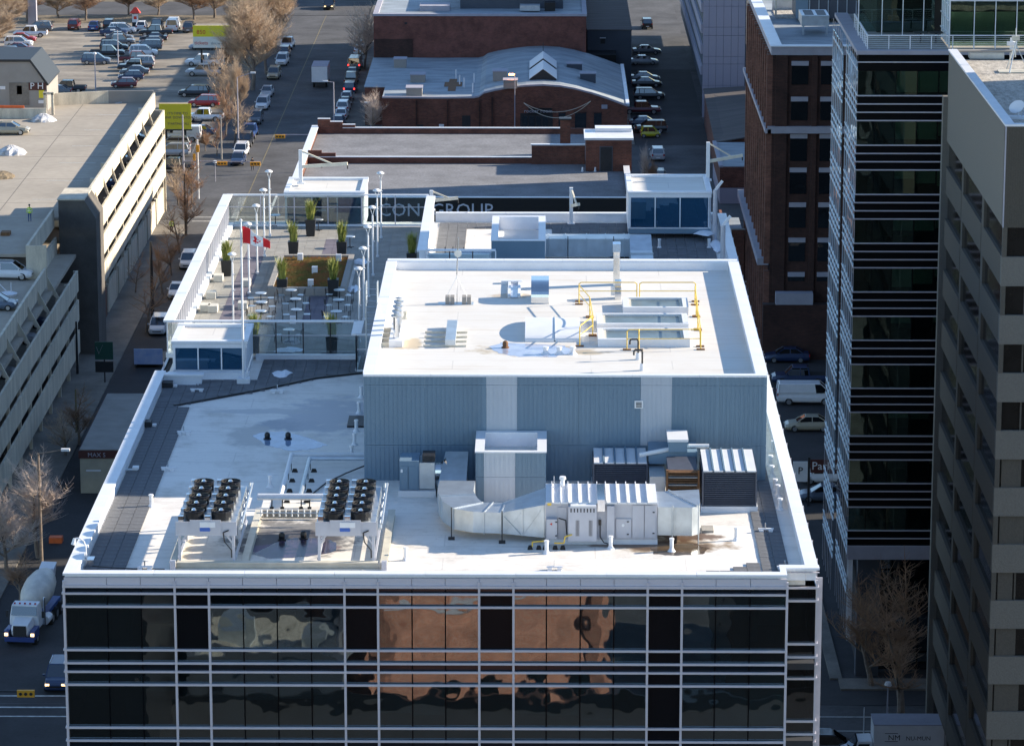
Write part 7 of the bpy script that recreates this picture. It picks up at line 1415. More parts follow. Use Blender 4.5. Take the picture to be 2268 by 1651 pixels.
# street parked, facing the camera on the left kerb
st_l = [('sedan', 'navy', 528, 362), ('suv', 'white', 534, 345), ('suv', 'black', 544, 322), ('pickup', 'blue', 553, 303), ('suv', 'grey', 567, 272), ('suv', 'white', 582, 240), ('sedan', 'silver', 592, 212), ('suv', 'gold', 607, 173), ('suv', 'white', 625, 143), ('suv', 'maroon', 629, 127), ('pickup', 'white', 637, 107)]
for i, (k_, c_, px, py) in enumerate(st_l): car(k_, c_, px, py, -92, '%s %s, %s to the crossing along the left kerb' % (c_, NAME[k_], ORD[i]), 'cars parked along the left kerb of the street')
st_r = [('suv', 'white', 742, 296), ('sedan', 'navy', 750, 278), ('sedan', 'white', 757, 262), ('suv', 'white', 761, 247), ('sedan', 'black', 765, 236), ('hatch', 'silver', 769, 224), ('suv', 'navy', 776, 205), ('pickup', 'gold', 778, 186), ('sedan', 'green', 781, 170), ('van', 'grey', 787, 154), ('sedan', 'white', 797, 119), ('sedan', 'blue', 801, 109)]
for i, (k_, c_, px, py) in enumerate(st_r): car(k_, c_, px, py, 88, '%s %s, %s in the queue along the right kerb' % (c_, NAME[k_], ORD[i]), 'cars queued along the right kerb of the street', 0.0, 'rear' if k_ in ('van',) or (k_, c_) == ('suv', 'navy') else None)
car('suv', 'black', 729, 20, -90, 'dark SUV with lit headlights driving at the top of the street', 'moving cars', 0, 'front')
car('suv', 'navy', 132, 1515, -90, 'dark SUV with lit headlight beside the left edge of the office', 'moving cars', 0, 'front'); car('suv', 'black', 1832, 1672, 0, 'dark car with red tail light at the bottom right behind the office corner', 'moving cars', 0, 'rear')
al = [('suv', 'black', 1457, 402, 92, 'black SUV with red tail lamps parked behind the pale bush'), ('suv', 'silver', 1455, 352, 92, 'silver SUV with roof rack in the alley above the pale bush'), ('micro', 'yellow', 1440, 304, 2, 'bright yellow microcar parked by the brick building corner'), ('suv', 'black', 1440, 293, 182, 'black SUV directly behind the yellow microcar'), ('sedan', 'navy', 1428, 280, 2, 'dark sedan second behind the yellow microcar'), ('pickup', 'maroon', 1420, 252, 2, 'dark maroon pickup in the shaded alley'), ('suv', 'black', 1437, 220, 2, 'black SUV alone in the shaded alley'), ('sedan', 'black', 1432, 192, 2, 'black sedan in the shaded alley beside the bowed building'), ('sedan', 'grey', 1428, 180, 2, 'grey sedan in the shaded alley, farther'), ('sedan', 'silver', 1425, 143, 4, 'silver sedan in the dark beside the low wing'), ('sedan', 'grey', 1432, 120, 4, 'grey sedan near the top of the alley')]
for k_, c_, px, py, a, lab in al: car(k_, c_, px, py, a, lab, 'cars parked along the alley')
car('suv', 'black', 1432, 62, 92, 'dark SUV at the top end of the alley', 'cars parked along the alley')
rl_ = [('van', 'white', 1785, 893, 0, 'white panel van with roof ladder in the shaded lot'), ('sedan', 'gold', 1790, 952, 180, 'beige sedan in the shaded lot below the white van'), ('pickup', 'navy', 1770, 850, 180, 'dark pickup with cap above the white van'), ('sedan', 'navy', 1742, 800, 180, 'dark blue sedan at the top of the shaded lot'), ('suv', 'white', 1826, 1068, 180, 'white SUV behind the parking sign'), ('sedan', 'slate', 1824, 1108, 180, 'blue grey sedan behind the parking sign, nearer'), ('suv', 'white', 1678, 606, -90, 'white SUV by the trailer beside the brick office'), ('suv', 'silver', 1672, 650, 90, 'silver SUV parked close to the dark brick office'), ('suv', 'black', 1684, 690, 90, 'black SUV between the office roof and the brick office'), ('sedan', 'navy', 1692, 720, 90, 'dark sedan between the office roof and the brick office, nearer')]
for k_, c_, px, py, a, lab in rl_: car(k_, c_, px, py, a, lab, 'cars in the shaded lot right of the office')
for px, py, c_, k_, lab in ((352, 735, 'white', 'suv', 'white SUV just left of the terrace screen corner'), (392, 655, 'white', 'sedan', 'white sedan parked beyond the left terrace screen, lower'), (418, 590, 'white', 'suv', 'white SUV parked beyond the left terrace screen, upper')): car(k_, c_, px, py, -90, lab, 'cars parked beside the terrace screen')
# cars on and in the garage
car('sedan', 'gold', 22, 297, 0, 'champagne sedan on the upper garage deck', 'cars on the parking garage', DZ); car('suv', 'white', 22, 617, -4, 'white SUV on the lower garage deck', 'cars on the parking garage', 12.0)
car('hatch', 'slate', -8, 685, 0, 'blue grey car cut by the left edge on the lower garage deck', 'cars on the parking garage', 12.0)
for i, (y, c_) in enumerate(((372.5, 'white'), (381, 'navy'), (395.5, 'blue'), (411, 'silver'), (426, 'grey'), (441, 'white'))): car('sedan', c_, 0, 0, 0, '%s car seen through the golden garage openings, %s' % (c_, ORD[i]), 'cars inside the golden garage wing', 10.8, None, (-49.4, y + 2.5))
for i, (y, c_) in enumerate(((303, 'grey'), (317, 'silver'), (331, 'white'), (338, 'navy'))): car('sedan', c_, 0, 0, 0, '%s car seen through the shaded garage openings, %s' % (c_, ORD[i]), 'cars inside the shaded garage wing', 7.8, None, (-50.2, y + 2.5))

# box trucks
def wheelset(t, pts, r_, w=.14):
    for x, y in pts: m = MB().use(TYRE); m.tube((x, y - w, r_), (x, y + w, r_), r_, 16); m.use(RIM); s_ = 1 if y > 0 else -1; m.tube((x, y + s_ * w, r_), (x, y + s_ * (w + .01), r_), r_ * .55, 12); m.build('wheel', None, t, local=True)
def box_truck(px, py, ang, label, writing=False, boxm=WHITE, xy=None):
    x, y = xy or G(px, py); t = thing('box_truck', label, 'truck', (0, 0, 0), 0, None); m = MB(); m.box(-4.6, -1.2, .95, 1.3, 1.2, 3.3); b_ = m.build('cargo_box', boxm, t, local=True)
    m = MB().use(STONEC); m.box(-4.62, -1.22, 3.301, 1.32, 1.22, 3.36); m.build('box_roof', None, t, local=True); m = MB(); m.box(-4.66, -1.15, 1.0, -4.61, 1.15, 3.2); m.build('rear_door', boxm, t, local=True)
    m = MB(); loft(m, [(1.35, .6, 2.0, .98), (1.45, .5, 2.05, 1.0), (2.4, .5, 2.0, 1.0), (2.5, .5, 1.45, 1.0), (3.4, .55, 1.2, .92), (3.55, .65, .95, .8)]); m.build('cab', WHITE, t, local=True)
    m = MB(); m.hexa([(2.45, -.85, 1.4), (2.98, -.85, 1.33), (2.98, .85, 1.33), (2.45, .85, 1.4)], [(2.35, -.8, 2.06), (2.45, -.8, 2.06), (2.45, .8, 2.06), (2.35, .8, 2.06)]); m.build('windscreen', CARG, t, local=True)
    for sy in (-1, 1): m = MB(); m.hexa([(1.55, sy * 1.012, 1.3), (2.5, sy * 1.012, 1.3), (2.5, sy * .98, 1.3), (1.55, sy * .98, 1.3)], [(1.55, sy * 1.012, 1.9), (2.3, sy * 1.012, 1.9), (2.3, sy * .98, 1.9), (1.55, sy * .98, 1.9)]); m.build('side_window', CARG, t, local=True)
    wheelset(t, [(2.7, -.9), (2.7, .9), (-3.0, -.95), (-3.0, .95)], .42); m = MB(); m.box(-4.5, -.7, .6, 3.0, .7, .94); m.build('chassis', DARK, t, local=True)
    if writing:
        for s_, txt, lx, sz_ in ((1, 'NM', -1.6, .55), (1, 'NU-MUN', .05, .42)):
            o = text('lettering', txt, sz_, (0, 0, 0), (0, 0, 0), DARK, None, .003); o.parent = t; o.location = (-lx - 1.7 + (0 if txt != 'NM' else 0), 1.225, 2.25); o.rotation_euler = (pi / 2, 0, pi)
        m = MB(); m.box(-2.7, 1.202, 1.75, -.3, 1.215, 1.83); m.build('stripe', DARK, t, local=True)
        for a in (0.02,): m = MB(); q = .42; m.box(-.35, 1.202, 2.72, .55, 1.21, 2.76); m.box(-.35, 1.202, 2.14, .55, 1.21, 2.18); m.build('logo_frame', DARK, t, local=True)
    t.location = (x, y, 0); t.rotation_euler = (0, 0, radians(ang)); return t
box_truck(712, 186, 90, 'grey box truck driving away up the street')
xx, yy = G(2015, 1700); box_truck(0, 0, 180, 'white box truck with black lettering crossing at the bottom right', True, WHITE, (xx - 1.3, yy + .6))
# concrete mixer
x, y = G(78, 1390); t = thing('concrete_mixer', 'blue and white concrete mixer truck driving towards the crossing', 'truck', (x, y, 0))
m = MB().use(WHITE); loft(m, [(2.0, 1.0, 2.75, 1.1), (2.1, .9, 2.85, 1.15), (3.1, .9, 2.8, 1.15), (3.3, .9, 2.05, 1.12)]); m.build('cab', None, t, local=True)
m = MB(); loft(m, [(3.31, .9, 1.95, .8), (4.6, .8, 1.7, .72), (4.75, .9, 1.5, .6)]); m.build('hood', WHITE, t, local=True); m = MB(); m.box(4.76, -.5, .8, 4.85, .5, 1.65); m.build('grille', DARK, t, local=True)
m = MB(); m.box(3.4, -1.2, .6, 4.9, -.82, 1.3); m.box(3.4, .82, .6, 4.9, 1.2, 1.3); m.box(4.86, -1.15, .45, 5.0, 1.15, .8); m.build('fender', mat('truck_blue', (.02, .05, .2), .4, 0, .05, 2, coat=.5), t, local=True)
for sy in (-1, 1): m = MB(); m.box(4.91, sy * 1.02 - .13, .9, 4.98, sy * 1.02 + .13, 1.12); m.build('headlight', HEADON, t, local=True); m = MB(); m.box(2.9, sy * 1.4 - .1, 1.8, 3.0, sy * 1.4 + .1, 2.3); m.build('mirror', DARK, t, local=True)
m = MB(); m.hexa([(3.26, -1.0, 2.05), (3.36, -1.0, 2.05), (3.36, 1.0, 2.05), (3.26, 1.0, 2.05)], [(3.1, -.95, 2.72), (3.16, -.95, 2.72), (3.16, .95, 2.72), (3.1, .95, 2.72)]); m.build('windscreen', CARG, t, local=True)
for k in range(5): m = MB(); m.cbox(2.9, -.8 + k * .4, 2.84, .12, .12, .1); m.build('roof_light', TAILL, t, local=True)
ring = [(-4.2, .55), (-3.9, .75), (-3.0, 1.05), (-1.6, 1.22), (-.2, 1.15), (1.0, .85), (1.6, .5)]; m = MB(); o = 0; n = 18
for i, (xc, r_) in enumerate(ring):
    zc = 2.55 - .12 * (xc)
    for k in range(n): a = 2 * pi * k / n; m.v.append((xc, r_ * cos(a), zc + r_ * sin(a)))
for i in range(len(ring) - 1):
    for k in range(n): m.f.append((i * n + k, i * n + (k + 1) % n, (i + 1) * n + (k + 1) % n, (i + 1) * n + k)); m.m.append(0)
m.f.append(tuple(reversed(range(n)))); m.f.append(tuple((len(ring) - 1) * n + k for k in range(n))); m.m += [0, 0]; m.mats = []; m.build('drum', mat('mixer_drum_cream', (.62, .59, .53), .5, 0, .2, 1.2), t, smooth=True, local=True)
m = MB(); m.box(-4.8, -.9, .9, 2.0, .9, 1.2); m.build('chassis', mat('truck_blue_frame', (.03, .08, .25), .5, 0, .1, 2), t, local=True); m = MB(); m.hexa([(-4.9, -.5, 2.9), (-4.0, -.5, 3.0), (-4.0, .5, 3.0), (-4.9, .5, 2.9)], [(-5.1, -.6, 3.9), (-4.1, -.6, 3.6), (-4.1, .6, 3.6), (-5.1, .6, 3.9)]); m.build('hopper', WHITE, t, local=True)
m = MB(); m.tube((1.9, 1.25, .9), (1.9, 1.25, 3.1), .09, 8); m.build('exhaust_stack', SILVER, t, local=True); m = MB(); m.tube((.2, 1.15, 1.1), (1.4, 1.15, 1.1), .35, 12); m.build('fuel_tank', WHITE, t, local=True)
wheelset(t, [(3.9, -1.0), (3.9, 1.0), (-1.2, -1.0), (-1.2, 1.0), (-2.6, -1.0), (-2.6, 1.0), (-4.0, -1.0), (-4.0, 1.0)], .5, .18); t.rotation_euler = (0, 0, radians(-96))
m = MB(); xo, yo = G(140, 1200); m.cbox(xo - .6, yo, 0, 1.1, .8, .5); m.build('orange_barrier', ORANGE, None, label='orange plastic barrier behind the concrete mixer', cat='barrier')

# ================================================================ TREES
def tree_meshes(seed, h, spread, lv, twm, start=.28, kids=4, droop=0.0, up=.25):
    random.seed(seed); T = MB(); K = MB()
    def br(p, d, ln, r_, lev):
        mb = T if lev <= 1 else K; n = 3 if lev < 3 else 2; q = p; dd = d
        for i in range(n):
            dd = (dd + Vector((random.uniform(-.16, .16), random.uniform(-.16, .16), random.uniform(-.08, .12) + up * .12))).normalized(); q2 = q + dd * ln / n
            rr = r_ * (1 - .4 * i / n); mb.tube(q, q2, rr, 7 if lev == 0 else (5 if lev == 1 else 3), rr * .82, caps=False)
            if lev < lv and (lev > 0 or i >= 1):
                m_ = kids if lev < lv - 1 else kids + 1
                for k in range(max(1, round(m_ / n + random.uniform(-.3, .4)))):
                    a = random.uniform(0, 2 * pi); s_ = Vector((cos(a), sin(a), 0)); o = (dd * random.uniform(.35, .8) + s_ * spread * random.uniform(.8, 1.5) + Vector((0, 0, up * .6))).normalized()
                    br(q + (q2 - q) * random.uniform(.3, 1), o, ln * random.uniform(.52, .76), rr * .55, lev + 1)
            q = q2
        if lev < lv: br(q, dd, ln * .7, r_ * .55, lev + 1)
    br(Vector((0, 0, 0)), Vector((random.uniform(-.08, .08), random.uniform(-.08, .08), 1)).normalized(), h * .34, h * .024, 0)
    zz = max(v[2] for v in K.v); f = h / zz; print('w/h', (max(v[0] for v in K.v) - min(v[0] for v in K.v)) / zz); T.v = [(a * f, b_ * f, c * f) for a, b_, c in T.v]; K.v = [(a * f, b_ * f, c * f) for a, b_, c in K.v]
    print('tree', seed, len(K.f)); return T.mesh('trunk', BARK), K.mesh('crown', twm)
TP = {'pale': [tree_meshes(18, 10, .8, 5, TWIGP, kids=5), tree_meshes(19, 10, .7, 5, TWIGP, kids=5)], 'tan': [tree_meshes(11, 10, .75, 5, TWIG), tree_meshes(12, 10, .85, 5, TWIG)], 'brown': [tree_meshes(13, 10, .8, 5, TWIGR), tree_meshes(14, 10, .7, 5, TWIGR)], 'dense': [tree_meshes(15, 10, .7, 6, TWIG, kids=5), tree_meshes(16, 10, .8, 6, TWIGR, kids=5)], 'dark': [tree_meshes(17, 10, .9, 4, TWIGR)]}
def tree(px, py, h, kind, i, label, group=None, w=1.0, cat='tree', rz=0, z=0, nm='bare_tree'):
    x, y = G(px, py, z); t = thing(nm, label, cat, (x, y, z), rz, group); t.scale = (h / 10 * w, h / 10 * w, h / 10)
    for me, n_ in zip(TP[kind][i % len(TP[kind])], ('trunk', 'crown')): o = bpy.data.objects.new(n_, me); C.objects.link(o); o.parent = t
    return t
tree(85, 1235, 10.0, 'pale', 0, 'bare tan tree in sunlight at the lower left street corner', None, 1.0); tree(15, 1265, 7.5, 'pale', 1, 'smaller bare tan tree at the left edge by the mixer truck', None, 1.0, rz=2); tree(45, 1330, 4.5, 'brown', 0, 'low brown shrub tree at the left edge beside the mixer', None, 1.2)
tree(1995, 1592, 12.5, 'brown', 1, 'large spreading brown bare tree at the lower right', None, 1.05); tree(1930, 1520, 9, 'brown', 1, 'smaller brown bare tree behind the large one at the lower right', None, 1.1, rz=1)
tree(175, 985, 6, 'brown', 0, 'thin brown tree left of the low corner store', None); tree(145, 1010, 5, 'tan', 1, 'small bare tree by the wooden pole near the corner store', None)
for k, (px, py, h, kd, lab) in enumerate(((325, 735, 8, 'dark', 'thin dark tree on the pavement beside the garage, nearest'), (360, 650, 6.5, 'brown', 'brown leaning tree on the pavement by the tall dark pole'), (380, 610, 6, 'brown', 'brown tree on the pavement left of the terrace screen'), (398, 560, 7, 'dark', 'thin dark tree where the pavement turns sunny'), (412, 520, 8, 'brown', 'brown street tree beside the signal mast, nearest'), (395, 455, 6.5, 'tan', 'tan street tree at the corner in front of the black pickup'), (425, 450, 6.5, 'brown', 'brown street tree at the corner right of the lamp mast'), (300, 650, 5, 'dark', 'thin dark sapling against the garage wall'))):
    tree(px, py, h, kd, k, lab, 'bare street trees by the garage', .8, rz=k)
tree(828, 305, 7.5, 'pale', 0, 'pinkish bare tree in front of the bowed brick building', None, .9); tree(808, 155, 11.5, 'pale', 1, 'bare tree against the left end of the tall brick hall', None, .75); tree(818, 205, 5, 'tan', 0, 'small bare tree at the left wall of the bowed building', None, .5)
tree(1428, 418, 6.5, 'pale', 0, 'upright pale bush beside the black SUV in the alley', None, .42, 'bush')
tree(1446, 430, 5.0, 'dense', 1, 'lower dense bush at the base of the pale upright bush', None, .6, 'bush')
for k, (px, py, h, kd, w, lab) in enumerate(((560, 200, 17, 'dense', .85, 'large sunlit tan tree over the left kerb of the street'), (522, 190, 13, 'dense', .6, 'large brown tree left of the biggest street tree'), (610, 110, 15, 'dense', .75, 'tan tree at the top of the street, right of the big one'), (590, 165, 12, 'tan', .9, 'tan tree hanging over the parked silver sedans'), (560, 120, 15, 'dense', .8, 'tan tree in the middle of the dense street row'), (495, 235, 10, 'tan', .8, 'thin tan tree right of the upper pickup trucks'), (520, 320, 8, 'tan', .8, 'tan tree at the lower end of the dense street row'), (535, 110, 15, 'dense', .8, 'tan tree behind the big yellow billboard'), (500, 300, 9, 'brown', .7, 'golden brown tree beside the street below the big trees'), (480, 345, 6, 'brown', .7, 'thin brown tree next to the round bush'), (530, 262, 10, 'dense', .55, 'brown tree between the parked street cars and the lot'), (575, 65, 13, 'dense', .6, 'distant tan tree at the top edge left of the street'))):
    tree(px, py, h, kd, k, lab, 'trees between the car park and the street', w, rz=k * 1.3)
for k, (px, py, h, lab) in enumerate(((22, 66, 8, 'bare tan tree at the top left corner of the photo'), (60, 48, 7, 'bare tan tree second from the left at the top edge'), (-5, 110, 8, 'bare tree cut off by the left edge behind the lot'), (190, 46, 7.5, 'wide crowned bare tree at the top behind the maroon SUV'), (130, 40, 7, 'bare tree at the top between two wider ones'), (430, 44, 7.5, 'bare tree at the top edge above the billboard'), (475, 40, 8, 'bare tree at the top edge right of the billboard'), (285, 34, 6.5, 'dark distant tree at the top edge above the red sign'), (350, 34, 6.5, 'distant tree at the top edge above the white van'))):
    tree(px, py, h, 'dense', k, lab, 'trees along the top edge behind the car park', 1.35, rz=k)
tree(455, 335, 3.2, 'dense', 1, 'round rust brown bush at the street corner', None, 1.1, 'bush'); tree(795, 145, 9.5, 'tan', 0, 'bare tree over the queue at the top of the street', None, .7, rz=2)

# ================================================================ STREET FURNITURE, SIGNS
def pole(px, py, h, label, arm=None, m_=STONEC, r_=.11, head=None, z=0, nm='street_lamp', cat='street lamp', lit=False, grp=None):
    x, y = G(px, py, z); t = thing(nm, label, cat, (x, y, z), 0, grp); m = MB(); m.tube((x, y, z), (x, y, z + h), r_, 8, r_ * .6); m.build('pole', m_, t)
    if arm:
        e = (x + arm[0], y + arm[1], z + h + arm[2]); m = MB(); m.tube((x, y, z + h - .05), e, .05, 6); m.build('arm', m_, t)
        m = MB(); m.cbox(e[0] + (.25 if arm[0] > 0 else -.25), e[1], e[2] - .08, .7, .3, .2); m.build('lamp_head', LAMPON if lit else WHITE, t)
    elif head: m = MB(); m.lathe(x, y, [(.1, z + h), (.28, z + h + .1), (.2, z + h + .35)], 10); m.build('lamp_head', LAMPON if lit else WHITE, t)
    return t
pole(528, 325, 9.6, 'tall street lamp with arm between the big trees and the street', (1.9, 0, .6)); pole(740, 300, 7.5, 'tall pale street lamp on the right kerb beside the box truck', (-.9, 0, .1)); pole(822, 303, 4.8, 'shorter pale lamp in front of the pinkish bare tree', (-.3, 0, 0)); pole(1140, 308, 9.0, 'thin lamp post with glowing orange sodium light before the brick arch', (-.2, 0, .0), lit=True, r_=.07); pole(92, 1245, 9.3, 'wooden lamp post with bent arm above the lower left tree', (2.0, 0, .3), BARK, .16)
pole(262, 150, 5.9, 'white light pole in the middle of the car park, farther', (-.5, 0, 0)); pole(212, 205, 5.7, 'white light pole just behind the garage deck wall', None, head=True); pole(170, 960, 4.3, 'short wooden pole left of the corner store', None, mat('mossy_wood', (.2, .19, .1), .9, 0, .3, 2), .12, nm='utility_pole', cat='pole'); pole(338, 702, 8.3, 'tall dark wooden pole on the pavement beside the garage', None, DARK, .2, nm='utility_pole', cat='pole'); pole(172, 830, 5.5, 'black pole standing before the stair tower', None, DARK, .14, nm='utility_pole', cat='pole')
pole(1588, 402, 3.2, 'small lamp on a thin stem beside the rear right davit crane', None, head=True, r_=.05); pole(1660, 500, 4.0, 'white globe lamp pair beside the dark brick office', None, head=True); pole(491, 365, 6.4, 'grey utility pole at the corner beside the left kerb cars', None, STUCCO, .13, nm='utility_pole', cat='pole'); pole(411, 520, 7.4, 'dark pole among the street trees by the garage', None, DARK, .13, nm='utility_pole', cat='pole')
pole(477, 402, 2.4, 'short white bollard lamp on the sunny corner', None, head=True, r_=.06); pole(1884, 1405, 6.0, 'pale peeling post at the corner of the glass tower', None, CAPW, .14, nm='post', cat='post'); pole(1964, 1608, 3.0, 'white sign post in front of the large bare tree', None, head=True, r_=.07, nm='sign_post', cat='sign'); pole(1912, 1640, 2.5, 'thin white post left of the white truck', None, CAPW, .05, nm='sign_post', cat='sign')
def signal(t, x, y, z, w=1.3):
    m = MB(); m.box(x - w / 2, y - .12, z - .25, x + w / 2, y + .12, z + .25); m.build('signal_box', TLY, t)
    for k in range(3): m = MB(); m.tube((x - w * .3 + k * w * .3, y - .125, z), (x - w * .3 + k * w * .3, y - .15, z), .12, 10); m.build('lens', DARK, t)
x, y = G(408, 436); t = thing('traffic_signal_mast', 'tall pole with long horizontal arm carrying two yellow signal boxes', 'traffic signal', (x, y, 0)); m = MB(); m.tube((x, y, 0), (x, y, 10.5), .13, 8, .09); m.build('pole', STONEC, t); za = 4.6; m = MB(); m.tube((x, y, za), (x + 9.6, y, za - .1), .08, 6); m.build('arm', STONEC, t); signal(t, x + 4.9, y - .2, za - .25); signal(t, x + 9.1, y - .2, za - .3)
x, y = G(440, 440); t = thing('traffic_signal_post', 'white post with orange signals leaning arm at the corner', 'traffic signal', (x, y, 0)); m = MB(); m.tube((x, y, 0), (x, y, 7.6), .11, 8, .08); m.beam((x, y, 7.6), (x - .7, y, 5.8), .1); m.build('post', WHITE, t); m = MB(); m.cbox(x, y - .15, 6.0, .4, .3, .9); m.build('signal_box', TLY, t); m = MB(); m.cbox(x - .45, y - .15, 4.9, .3, .3, .9); m.build('signal_box', TLY, t)
x, y = G(692, 380); t = thing('traffic_signal_mast', 'signal arm with two yellow boxes reaching from behind the brick parapet', 'traffic signal', (x + 1, y, 0)); m = MB(); m.tube((x + 1, y, 0), (x + 1, y, 5.0), .12, 8); m.build('pole', STONEC, t); m = MB(); m.tube((x + 1, y, 4.9), (x - 4.0, y, 4.9), .07, 6); m.build('arm', STONEC, t); signal(t, x - 4.2, y - .2, 4.7); signal(t, x + .5, y - .2, 4.7)
x, y = G(-60, 1600); t = thing('traffic_signal_mast', 'signal arm with orange box over the crossing at the lower left', 'traffic signal', (x, y, 0)); h_ = 2.0; m = MB(); m.tube((x, y, 0), (x, y, 3.0), .12, 8); m.build('pole', DARK, t); m = MB(); m.tube((x, y, 2.4), (x + 4.2, y, 2.4), .07, 6); m.build('arm', DARK, t); signal(t, x + 3.9, y - .2, 2.3, 1.25)
x, y = G(700, 18); t = thing('traffic_signal_mast', 'distant yellow signal over the street at the top edge', 'traffic signal', (x, y, 0)); m = MB(); m.tube((x - 6, y, 0), (x - 6, y, 5), .1, 6); m.tube((x - 6, y, 4.9), (x + .8, y, 4.9), .06, 6); m.build('pole', DARK, t); signal(t, x + .8, y, 3.7, 1.1)
# billboards
def billboard(label, px0, py0, px1, py1, pyg, cols_, txts):
    x, Y = G((px0 + px1) / 2, pyg); (xa, za), (xb, zb) = S(px0, py0, Y), S(px1, py1, Y); t = thing('billboard', label, 'billboard', ((xa + xb) / 2, Y, 0)); n_ = len(cols_)
    for k, mm in enumerate(cols_): z1 = za + (zb - za) * k / n_; z0 = za + (zb - za) * (k + 1) / n_; m = MB(); m.box(xa, Y - .15, z0, xb, Y, z1); m.build('face', mm, t)
    for f in (.2, .8): m = MB(); m.box(xa + (xb - xa) * f - .15, Y + .05, 0, xa + (xb - xa) * f + .15, Y + .35, za - .2); m.build('post', DARK, t)
    m = MB(); m.box(xa - .1, Y - .1, zb - .2, xb + .1, Y + .4, zb - .03); m.build('ledge', DARK, t)
    for s_, sz_, u, v, mm in txts: text('lettering', s_, sz_, (xa + (xb - xa) * u, Y - .17, za + (zb - za) * v), (pi / 2, 0, 0), mm, t, .01)
SIGNW = mat('billboard_white', (.75, .75, .68), .6, 0, .05, 1)
billboard('big yellow and white billboard with a red price above the car park', 427, 57, 518, 106, 150, [mat('billboard_lemon', (.78, .68, .03), .6, 0, .05, 1), SIGNW], [('850', .95, .2, .38, SIGNR), ('tickets', .8, .2, .85, SIGNR), ('this week', .6, .62, .85, BLIND)])
billboard('mustard yellow billboard beside the far end of the garage', 352, 230, 424, 286, 322, [SIGNY], [("IT'S TIME TO", .5, .58, .42, BARK), ('RETHINK DOWNTOWN', .5, .55, .58, BARK), ('STARTING FALL', .42, .6, .82, BARK)])
x, y = G(300, 68); t = thing('pylon_sign', 'tall black and white pylon sign with a red peaked top in the car park', 'sign', (x, y, 0)); m = MB(); m.box(x - .55, y, 0, x + .55, y + .3, 2.9); m.build('panel', DARK, t); m = MB(); m.box(x - .5, y - .03, 1.4, x + .5, y - .005, 2.8); m.build('face', WHITE, t); m = MB(); m.box(x - .25, y - .05, 1.9, x + .25, y - .031, 2.4); m.build('mark', SIGNR, t)
m = MB(); m.hexa([(x - .9, y - .5, 2.95), (x + .9, y - .5, 2.95), (x + .9, y + .8, 2.95), (x - .9, y + .8, 2.95)], [(x - .15, y + .1, 3.9), (x + .25, y + .1, 3.9), (x + .25, y + .2, 3.9), (x - .15, y + .2, 3.9)]); m.build('peak', SIGNR, t)
x, y = G(1828, 1120); t = thing('parking_sign', 'maroon parking sign with white letters on a dark post', 'sign', (x - 1, y, 0)); m = MB(); m.box(x - 1.6, y, 0, x - 1.4, y + .2, 4.4); m.build('post', DARK, t); m = MB(); m.box(x - 1.38, y + .0, 3.0, x + 1.6, y + .12, 4.2); m.build('board', SIGNBR, t); m = MB(); m.box(x - 2.9, y, 2.2, x - 1.62, y + .1, 4.0); m.build('white_board', WHITE, t)
text('lettering', 'Parking', 1.0, (x + .2, y - .02, 3.3), (pi / 2, 0, 0), WHITE, t, .01); text('lettering', 'P', .9, (x - 2.25, y - .02, 2.9), (pi / 2, 0, 0), DARK, t, .01)
x, y = G(232, 850); t = thing('parking_sign', 'dark green double parking sign with arrow hanging before the pavement trees', 'sign', (x, y, 0)); m = MB(); m.box(x - .9, y, 2.5, x + .9, y + .15, 4.3); m.build('board', GREENS, t); m = MB(); m.box(x - .06, y + .16, 0, x + .06, y + .28, 4.3); m.build('post', DARK, t); m = MB(); m.box(x - .9, y, 1.2, x + .9, y + .12, 2.3); m.build('lower_board', DARK, t)
m = MB(); m.beam((x - .75, y - .02, 3.8), (x - .5, y - .02, 3.1), .08, .02); m.beam((x - .5, y - .02, 3.1), (x - .1, y - .02, 4.0), .08, .02); m.build('arrow', STONEC, t)
# small buildings and things at the lower left
cs = thing('corner_store', 'low cream store with flat grey roof and dark sign band at the left', 'building', (-37, 318, 0)); KX0, KX1, KY0, KY1 = -40.9, -30.6, 308, 329
bx('wall', (KX0 + .1, KY0 + .1, 0), (KX1, KY1, 3.2), mat('cream_render', (.42, .38, .29), .9, 0, .15, .6), cs); bx('sign_band', (KX0, KY0, 3.21), (KX1, KY1, 3.9), SIGNBR, cs); bx('roof', (KX0 + .1, KY0 + .1, 3.91), (KX1, KY1, 4.0), mat('worn_roofing', (.26, .25, .23), .9, 0, .2, .4), cs); text('sign_text', 'MAX S', .55, (KX0 + 1.6, KY0 - .03, 3.35), (pi / 2, 0, 0), STONEC, cs, .01)
m = MB(); m.lathe(-34, 310, [(.2, 4), (.2, 4.6)], 8); m.build('roof_vent', DARK, cs)
x, y = G(210, 1088); t = thing('ticket_booth', 'small white booth with window in front of the cream store', 'booth', (x, y, 0)); bx('body', (x - .6, y - .5, 0), (x + .6, y + .5, .9), WHITE, t); bx('roof', (x - .65, y - .55, 2.0), (x + .65, y + .55, 2.15), WHITE, t)
for a in (-.55, -.05, .5): bx('frame_post', (x + a - .05, y - .52, .9), (x + a + .05, y - .42, 2.0), WHITE, t)
bx('window_pane', (x - .55, y - .4, .9), (x + .55, y + .45, 1.99), GLASSD, t)
x, y = G(332, 815); t = thing('advertising_trailer', 'blue white printed advertising trailer board beside the terrace corner', 'trailer', (x, y, 0)); m = MB(); m.box(x - 1.6, y, .4, x + 1.3, y + .1, 2.0); m.build('board', mat('faded_print', (.50, .54, .68), .6, 0, .5, 1.0, col2=(.25, .35, .62)), t); m = MB(); m.box(x - 1.5, y + .1, 0, x - 1.4, y + .2, .4); m.box(x + 1.1, y + .1, 0, x + 1.2, y + .2, .4); m.box(x - 1.6, y + .2, .3, x + 1.3, y + 6, .4); m.build('frame', DARK, t)
